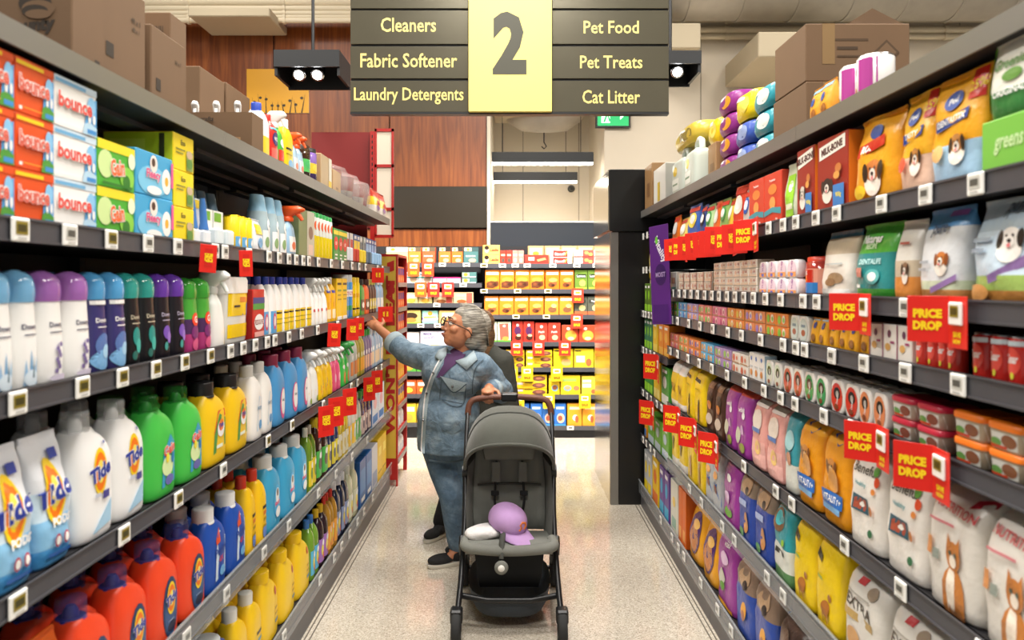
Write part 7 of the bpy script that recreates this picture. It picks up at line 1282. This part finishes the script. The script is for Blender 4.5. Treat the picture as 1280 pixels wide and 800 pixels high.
# hair: swept-back cap, low bun and ponytail
hr = MB(); R3 = MH.to_3x3().to_4x4()
for c, r in (((0, .03, .048), (.086, .1, .085)), ((0, -.006, .076), (.066, .07, .042)), ((0, .07, .0), (.072, .056, .072)), ((0, .108, -.045), (.04, .034, .04)), ((.0, .05, -.045), (.062, .05, .04)), ((0, .115, -.085), (.026, .026, .035))):
    ell(hr, MH @ Vector([q*SH for q in c]), [q*SH for q in r], R3)
P.append(('hair', remesh(hr, .006, 3), 'grey_hair'))
st = MB()
for k in range(34):                                                        # combed strands from the hairline to the bun
    u = (k/33-.5)*2; a = u*1.25; q0 = Vector((.084*math.sin(a), -.062+.05*abs(u)**2, .03+.095*math.cos(a))); q1 = Vector((.094*math.sin(a), .02, .05+.088*math.cos(a))); q2 = Vector((.09*math.sin(a), .085, .02+.07*math.cos(a))); q3 = Vector((.03*math.sin(a), .142, -.035))
    st.tube([MH @ (q*SH) for q in smooth_pts([q0, q1, q2, q3], 4)], [.0012]*13, '909090', 5)
P.append(('hair_strands', st.mesh('hair_strands'), 'grey_hair', len(P)-1))
gl = MB(); ln_ = MB()
for sx in (-1, 1):
    c = Vector((sx*.034, -.112, .012)); ring = [MH @ ((c+Vector((.027*math.cos(t), .004*math.cos(t)*sx*-1, .022*math.sin(t))))*SH) for t in np.linspace(0, 2*math.pi, 21)]
    gl.tube(ring, .0033, '101010', 6, False); gl.tube([MH @ (Vector((sx*.061, -.108, .018))*SH), MH @ (Vector((sx*.08, -.06, .014))*SH), MH @ (Vector((sx*.083, .005, .008))*SH), MH @ (Vector((sx*.08, .03, -.012))*SH)], .003, '101010', 6)
    ln_.add([tuple(p) for p in ring[:-1]], [tuple(range(20))], 'ffffff')
gl.tube([MH @ (Vector((-.009, -.115, .016))*SH), MH @ (Vector((0, -.118, .019))*SH), MH @ (Vector((.009, -.115, .016))*SH)], .003, '101010', 6)
P.append(('glasses', gl.mesh('glasses'), 'glasses_frame')); P.append(('lenses', ln_.mesh('lenses'), 'lens', len(P)-1))
# jeans
jn = MB(); ell(jn, pelv+Vector((0, 0, .02)), (.17, .135, .12), YAW); limb(jn, [hipR, (hipR+knR)/2, knR, (knR+anR)/2, anR+Vector((0, 0, .025))], [.105, .095, .076, .066, .058]); limb(jn, [hipL, (hipL+knL)/2, knL, (knL+anL)/2, anL+Vector((0, 0, .025))], [.105, .095, .076, .066, .058])
P.append(('jeans', remesh(jn, .009, 4), 'denim_jeans'))
# purple tee shows at the neck
te = MB(); limb(te, [chest+Vector((-.01, -.02, .02)), neck-Vector((.01, .015, .045))], [.11, .078]); P.append(('tee_shirt', remesh(te, .01, 3), 'purple_tee'))
# jacket: trunk with flared hem, wide sleeves
jk = MB(); hem = pelv+Vector((-.008, -.01, -.03))
for c, r in ((neck-Vector((.0, -.01, .11)), (.17, .1, .075)), (chest+Vector((0, 0, .0)), (.205, .145, .14)), (belly, (.2, .155, .16)), (pelv+Vector((-.005, 0, .05)), (.2, .16, .12))): ell(jk, c, r, YAW, 24)
n0 = len(jk.v); jk.lathe([(.17, 0), (.196, .004), (.2, .06), (.198, .16), (.19, .26), (.16, .36)], '808080', 28, sy=.8); jk.xf(Matrix.Translation(hem) @ YAW, n0)
cuR = elR.lerp(wrR, .42); cuL = elL.lerp(wrL, .72)
limb(jk, [neck.lerp(shR, .4), shR, shR.lerp(elR, .55), elR, cuR], [.058, .08, .078, .07, .06]); limb(jk, [neck.lerp(shL, .4), shL, shL.lerp(elL, .5), elL, cuL], [.058, .082, .082, .074, .056])
jm = remesh(jk, .008, 5); P.append(('jacket', jm, 'denim_jacket')); KJ = len(P)-1
from mathutils.bvhtree import BVHTree
bv = BVHTree.FromPolygons([v.co.copy() for v in jm.vertices], [tuple(p.vertices) for p in jm.polygons])
def on_jacket(px, py, off=.004):
    o = Vector((0, 0, H)); d = (Q(px, py, 4.2)-o).normalized(); h_ = bv.ray_cast(o, d)
    p = h_[0] if h_[0] else Q(px, py, 4.1); n = h_[1] if h_[0] else Vector((0, -1, 0)); return p+n*off, n
def strip(pts, wpx, name, m, off=.004, r=None):
    """cloth strip laid on the jacket along picture points"""
    pp = smooth_pts([Vector((a, b, 0)) for a, b in pts], 5); mb = MB(); V = []
    for i, p in enumerate(pp):
        t = (pp[min(i+1, len(pp)-1)]-pp[max(0, i-1)]).normalized(); nx, ny = -t.y, t.x
        for s_ in (-.5, .5): V.append(tuple(on_jacket(p.x+nx*wpx*s_, p.y+ny*wpx*s_, off)[0]))
    mb.add(V, [(2*i, 2*i+1, 2*i+3, 2*i+2) for i in range(len(pp)-1)], '808080', True); return (name, mb.mesh(name), m, KJ)
P.append(('tee_front', sheet([[on_jacket(a+(b-a)*k/4, y, .006)[0] for k in range(5)] for a, b, y in ((557, 583, 443), (556, 578, 450), (555, 569, 456), (551, 561, 463), (546, 552, 472))]).mesh('tee_front'), 'purple_tee'))
P.append(strip([(557, 442), (549, 456), (540, 476), (534, 500), (531, 530), (529, 566)], 5, 'placket', 'denim_edge', .005))
P.append(strip([(553, 446), (545, 460), (537, 478), (532, 500), (529.5, 530), (527.5, 566)], 1.6, 'lining_edge', 'white_cloth', .007))
def patch(corners, name, m, off, n=6):
    (a, b, c, d) = corners; rows_ = []
    for i in range(n+1):
        t = i/n; l = (a[0]+(d[0]-a[0])*t, a[1]+(d[1]-a[1])*t); r = (b[0]+(c[0]-b[0])*t, b[1]+(c[1]-b[1])*t)
        rows_.append([on_jacket(l[0]+(r[0]-l[0])*k/n, l[1]+(r[1]-l[1])*k/n, off)[0] for k in range(n+1)])
    return (name, sheet(rows_).mesh(name), m, KJ)
P.append(patch(((552, 472), (582, 479), (578, 505), (553, 499)), 'pocket', 'denim_jacket', .005)); P.append(patch(((551, 470), (583, 478), (581, 488), (566, 489)), 'pocket_flap', 'denim_edge', .008, 5))
P.append(strip([(552, 471), (567, 489), (583, 479)], 1.1, 'flap_seam', 'denim_seam', .010)); P.append(strip([(550, 499), (553, 472)], 1, 'pocket_seam', 'denim_seam', .007)); P.append(strip([(553, 500), (566, 508), (579, 505), (582, 482)], 1, 'pocket_seam', 'denim_seam', .007))
P.append(strip([(604, 450), (596, 458), (591, 474), (590, 492)], 1.2, 'armhole_seam', 'denim_seam', .004)); P.append(strip([(536, 575), (550, 577), (566, 577), (582, 574)], 2.2, 'hem_band', 'denim_seam', .002))
bt = MB()
for px, py in ((566, 482), (543.5, 466), (535, 492), (531, 525)):
    p, n = on_jacket(px, py, .011); ell(bt, p, (.007, .007, .007), n=10)
P.append(('buttons', bt.mesh('buttons'), 'metal', KJ))
for sgn in (-1, 1):                                                        # collar leaves
    if sgn < 0: pts = [(560, 436), (550, 439), (545, 448), (552, 452), (558, 446)]
    else: pts = [(593, 441), (597, 450), (583, 463), (570, 453), (582, 449)]
    V = [on_jacket(a, b, .016)[0] for a, b in pts]; c = sum(V, Vector())/len(V)+Vector((0, -.008, .004)); lo = [on_jacket(a, b, .006)[0] for a, b in pts]
    mb = MB().add([tuple(v) for v in V]+[tuple(c)]+[tuple(v) for v in lo], [(i, (i+1) % 5, 5) for i in range(5)]+[(i, 6+i, 6+(i+1) % 5, (i+1) % 5) for i in range(5)], '808080', True); P.append(('collar_leaf', mb.mesh('collar_leaf'), 'denim_edge', KJ))
def cuff(c, tip, r, m='denim_edge'):
    d = (tip-c).normalized(); return ('cuff', MB().tube([c-d*.03, c-d*.028, c+d*.022, c+d*.025, c+d*.01], [r*.9, r*1.08, r*1.06, r*.98, r*.75], '808080', 18).mesh('cuff'), m, KJ)
P.append(cuff(cuR, wrR, .062)); P.append(cuff(cuL, wrL, .054))
for a in (anR, anL):                                                       # knit slip-on shoes
    x, y = a.x, a.y; D = Vector((-.86, -.42, 0)).normalized(); M = Matrix.Translation((x+.02, y+.01, 0)) @ Matrix.Rotation(math.atan2(D.y, D.x)+math.pi/2, 4, 'Z')
    up = MB(); ell(up, M @ Vector((0, -.02, .055)), (.042, .075, .04), M.to_3x3().to_4x4()); ell(up, M @ Vector((0, -.12, .04)), (.044, .085, .03), M.to_3x3().to_4x4()); P.append(('shoe', remesh(up, .006, 2), 'black_shoe'))
    so = Loft([(0, -.04, .04, -.2, .055), (.008, -.045, .045, -.207, .06), (.022, -.045, .045, -.205, .058)], 2.6).add(MB(), '808080', 22).xf(M); P.append(('sole', so.mesh('sole'), 'sole', len(P)-1))
thing('person', 'person in faded denim jacket pointing at shelf, holding stroller handle', 'person', (0, 0, 0), P)
# ---------------------------------------------------------------- person in the dark jacket behind
h2 = Q(597, 411, 4.78); M2 = Matrix.Translation(h2) @ Matrix.Rotation(math.radians(-140), 4, 'Z'); S2 = 1.0
nk, ch, pv = h2+Vector((.0, .01, -.13)), Q(604, 480, 4.8), Q(592, 560, 4.8)
sR, sL = Q(582, 453, 4.86), Q(628, 452, 4.74); eR, eL = sR+Vector((-.05, .05, -.26)), Q(637, 508, 4.72); wR_, wL_ = eR+Vector((-.1, -.02, -.16)), Q(622, 545, 4.66)
k1, a1 = Q(566, 610, 4.76), Q(551, 657, 4.72); k2, a2 = Q(598, 612, 4.86), Q(594, 655, 4.92)
b2 = MB(); head_shape(b2, M2, S2); limb(b2, [nk-Vector((0, 0, .05)), h2-Vector((0, 0, .05))], [.056, .05]); limb(b2, [ch, pv], [.1, .11]); limb(b2, [sR, nk-Vector((0, 0, .06)), sL], [.05, .06, .05])
limb(b2, [sR, eR, wR_], [.045, .038, .026]); limb(b2, [sL, eL, wL_], [.045, .038, .026]); p2 = pv
limb(b2, [p2+Vector((-.07, 0, 0)), k1, a1], [.08, .055, .04]); limb(b2, [p2+Vector((.07, 0, 0)), k2, a2], [.08, .055, .04])
hand(b2, wR_, (-.4, -.3, -.8), (.3, 0, -.1), .5, .95); hand(b2, wL_, (-.3, -.5, -.6), (-1, 0, 0), .6, .95)
P = [('body', remesh(b2, .007, 3), 'skin_pale')]+face_parts(M2, S2)
hr = MB()
for c, r in (((0, .03, .045), (.088, .1, .085)), ((0, .06, -.04), (.085, .065, .1)), ((0, .07, -.14), (.075, .045, .1)), ((.055, .03, -.06), (.035, .05, .1)), ((-.055, .03, -.06), (.035, .05, .1)), ((.05, .05, -.2), (.03, .03, .07))): ell(hr, M2 @ Vector(c), r, M2.to_3x3().to_4x4())
P.append(('hair', remesh(hr, .008, 3), 'brown_hair'))
tr = MB(); ell(tr, p2, (.16, .125, .12)); limb(tr, [p2+Vector((-.075, 0, -.02)), k1, a1+Vector((0, 0, .03))], [.095, .068, .052]); limb(tr, [p2+Vector((.075, 0, -.02)), k2, a2+Vector((0, 0, .03))], [.095, .068, .052]); P.append(('trousers', remesh(tr, .01, 4), 'black_trousers'))
jk = MB()
for c, r in ((nk-Vector((0, -.01, .09)), (.16, .1, .07)), (ch, (.19, .14, .16)), (Q(598, 520, 4.8), (.18, .14, .15)), (p2+Vector((0, 0, .04)), (.175, .14, .08))): ell(jk, c, r, Matrix.Rotation(-.2, 4, 'Z'))
limb(jk, [nk.lerp(sR, .5), sR, eR, wR_.lerp(eR, .15)], [.075, .075, .064, .046]); limb(jk, [nk.lerp(sL, .5), sL, eL, wL_.lerp(eL, .15)], [.075, .078, .066, .046]); P.append(('jacket', remesh(jk, .01, 4), 'dark_jacket'))
for a in (a1, a2):
    M = Matrix.Translation((a.x, a.y, 0)) @ Matrix.Rotation(-.5, 4, 'Z'); up = MB(); ell(up, M @ Vector((0, -.01, .05)), (.042, .07, .04)); ell(up, M @ Vector((0, -.09, .038)), (.043, .08, .03), M.to_3x3().to_4x4()); P.append(('shoe', remesh(up, .008, 2), 'black_shoe'))
    P.append(('sole', Loft([(0, -.04, .04, -.17, .065), (.008, -.045, .045, -.175, .07), (.022, -.045, .045, -.172, .068)], 2.6).add(MB(), '808080', 20).xf(M).mesh('sole'), 'sole', len(P)-1))
thing('person', 'person in dark grey jacket with long brown hair behind denim jacket', 'person', (0, 0, 0), P)
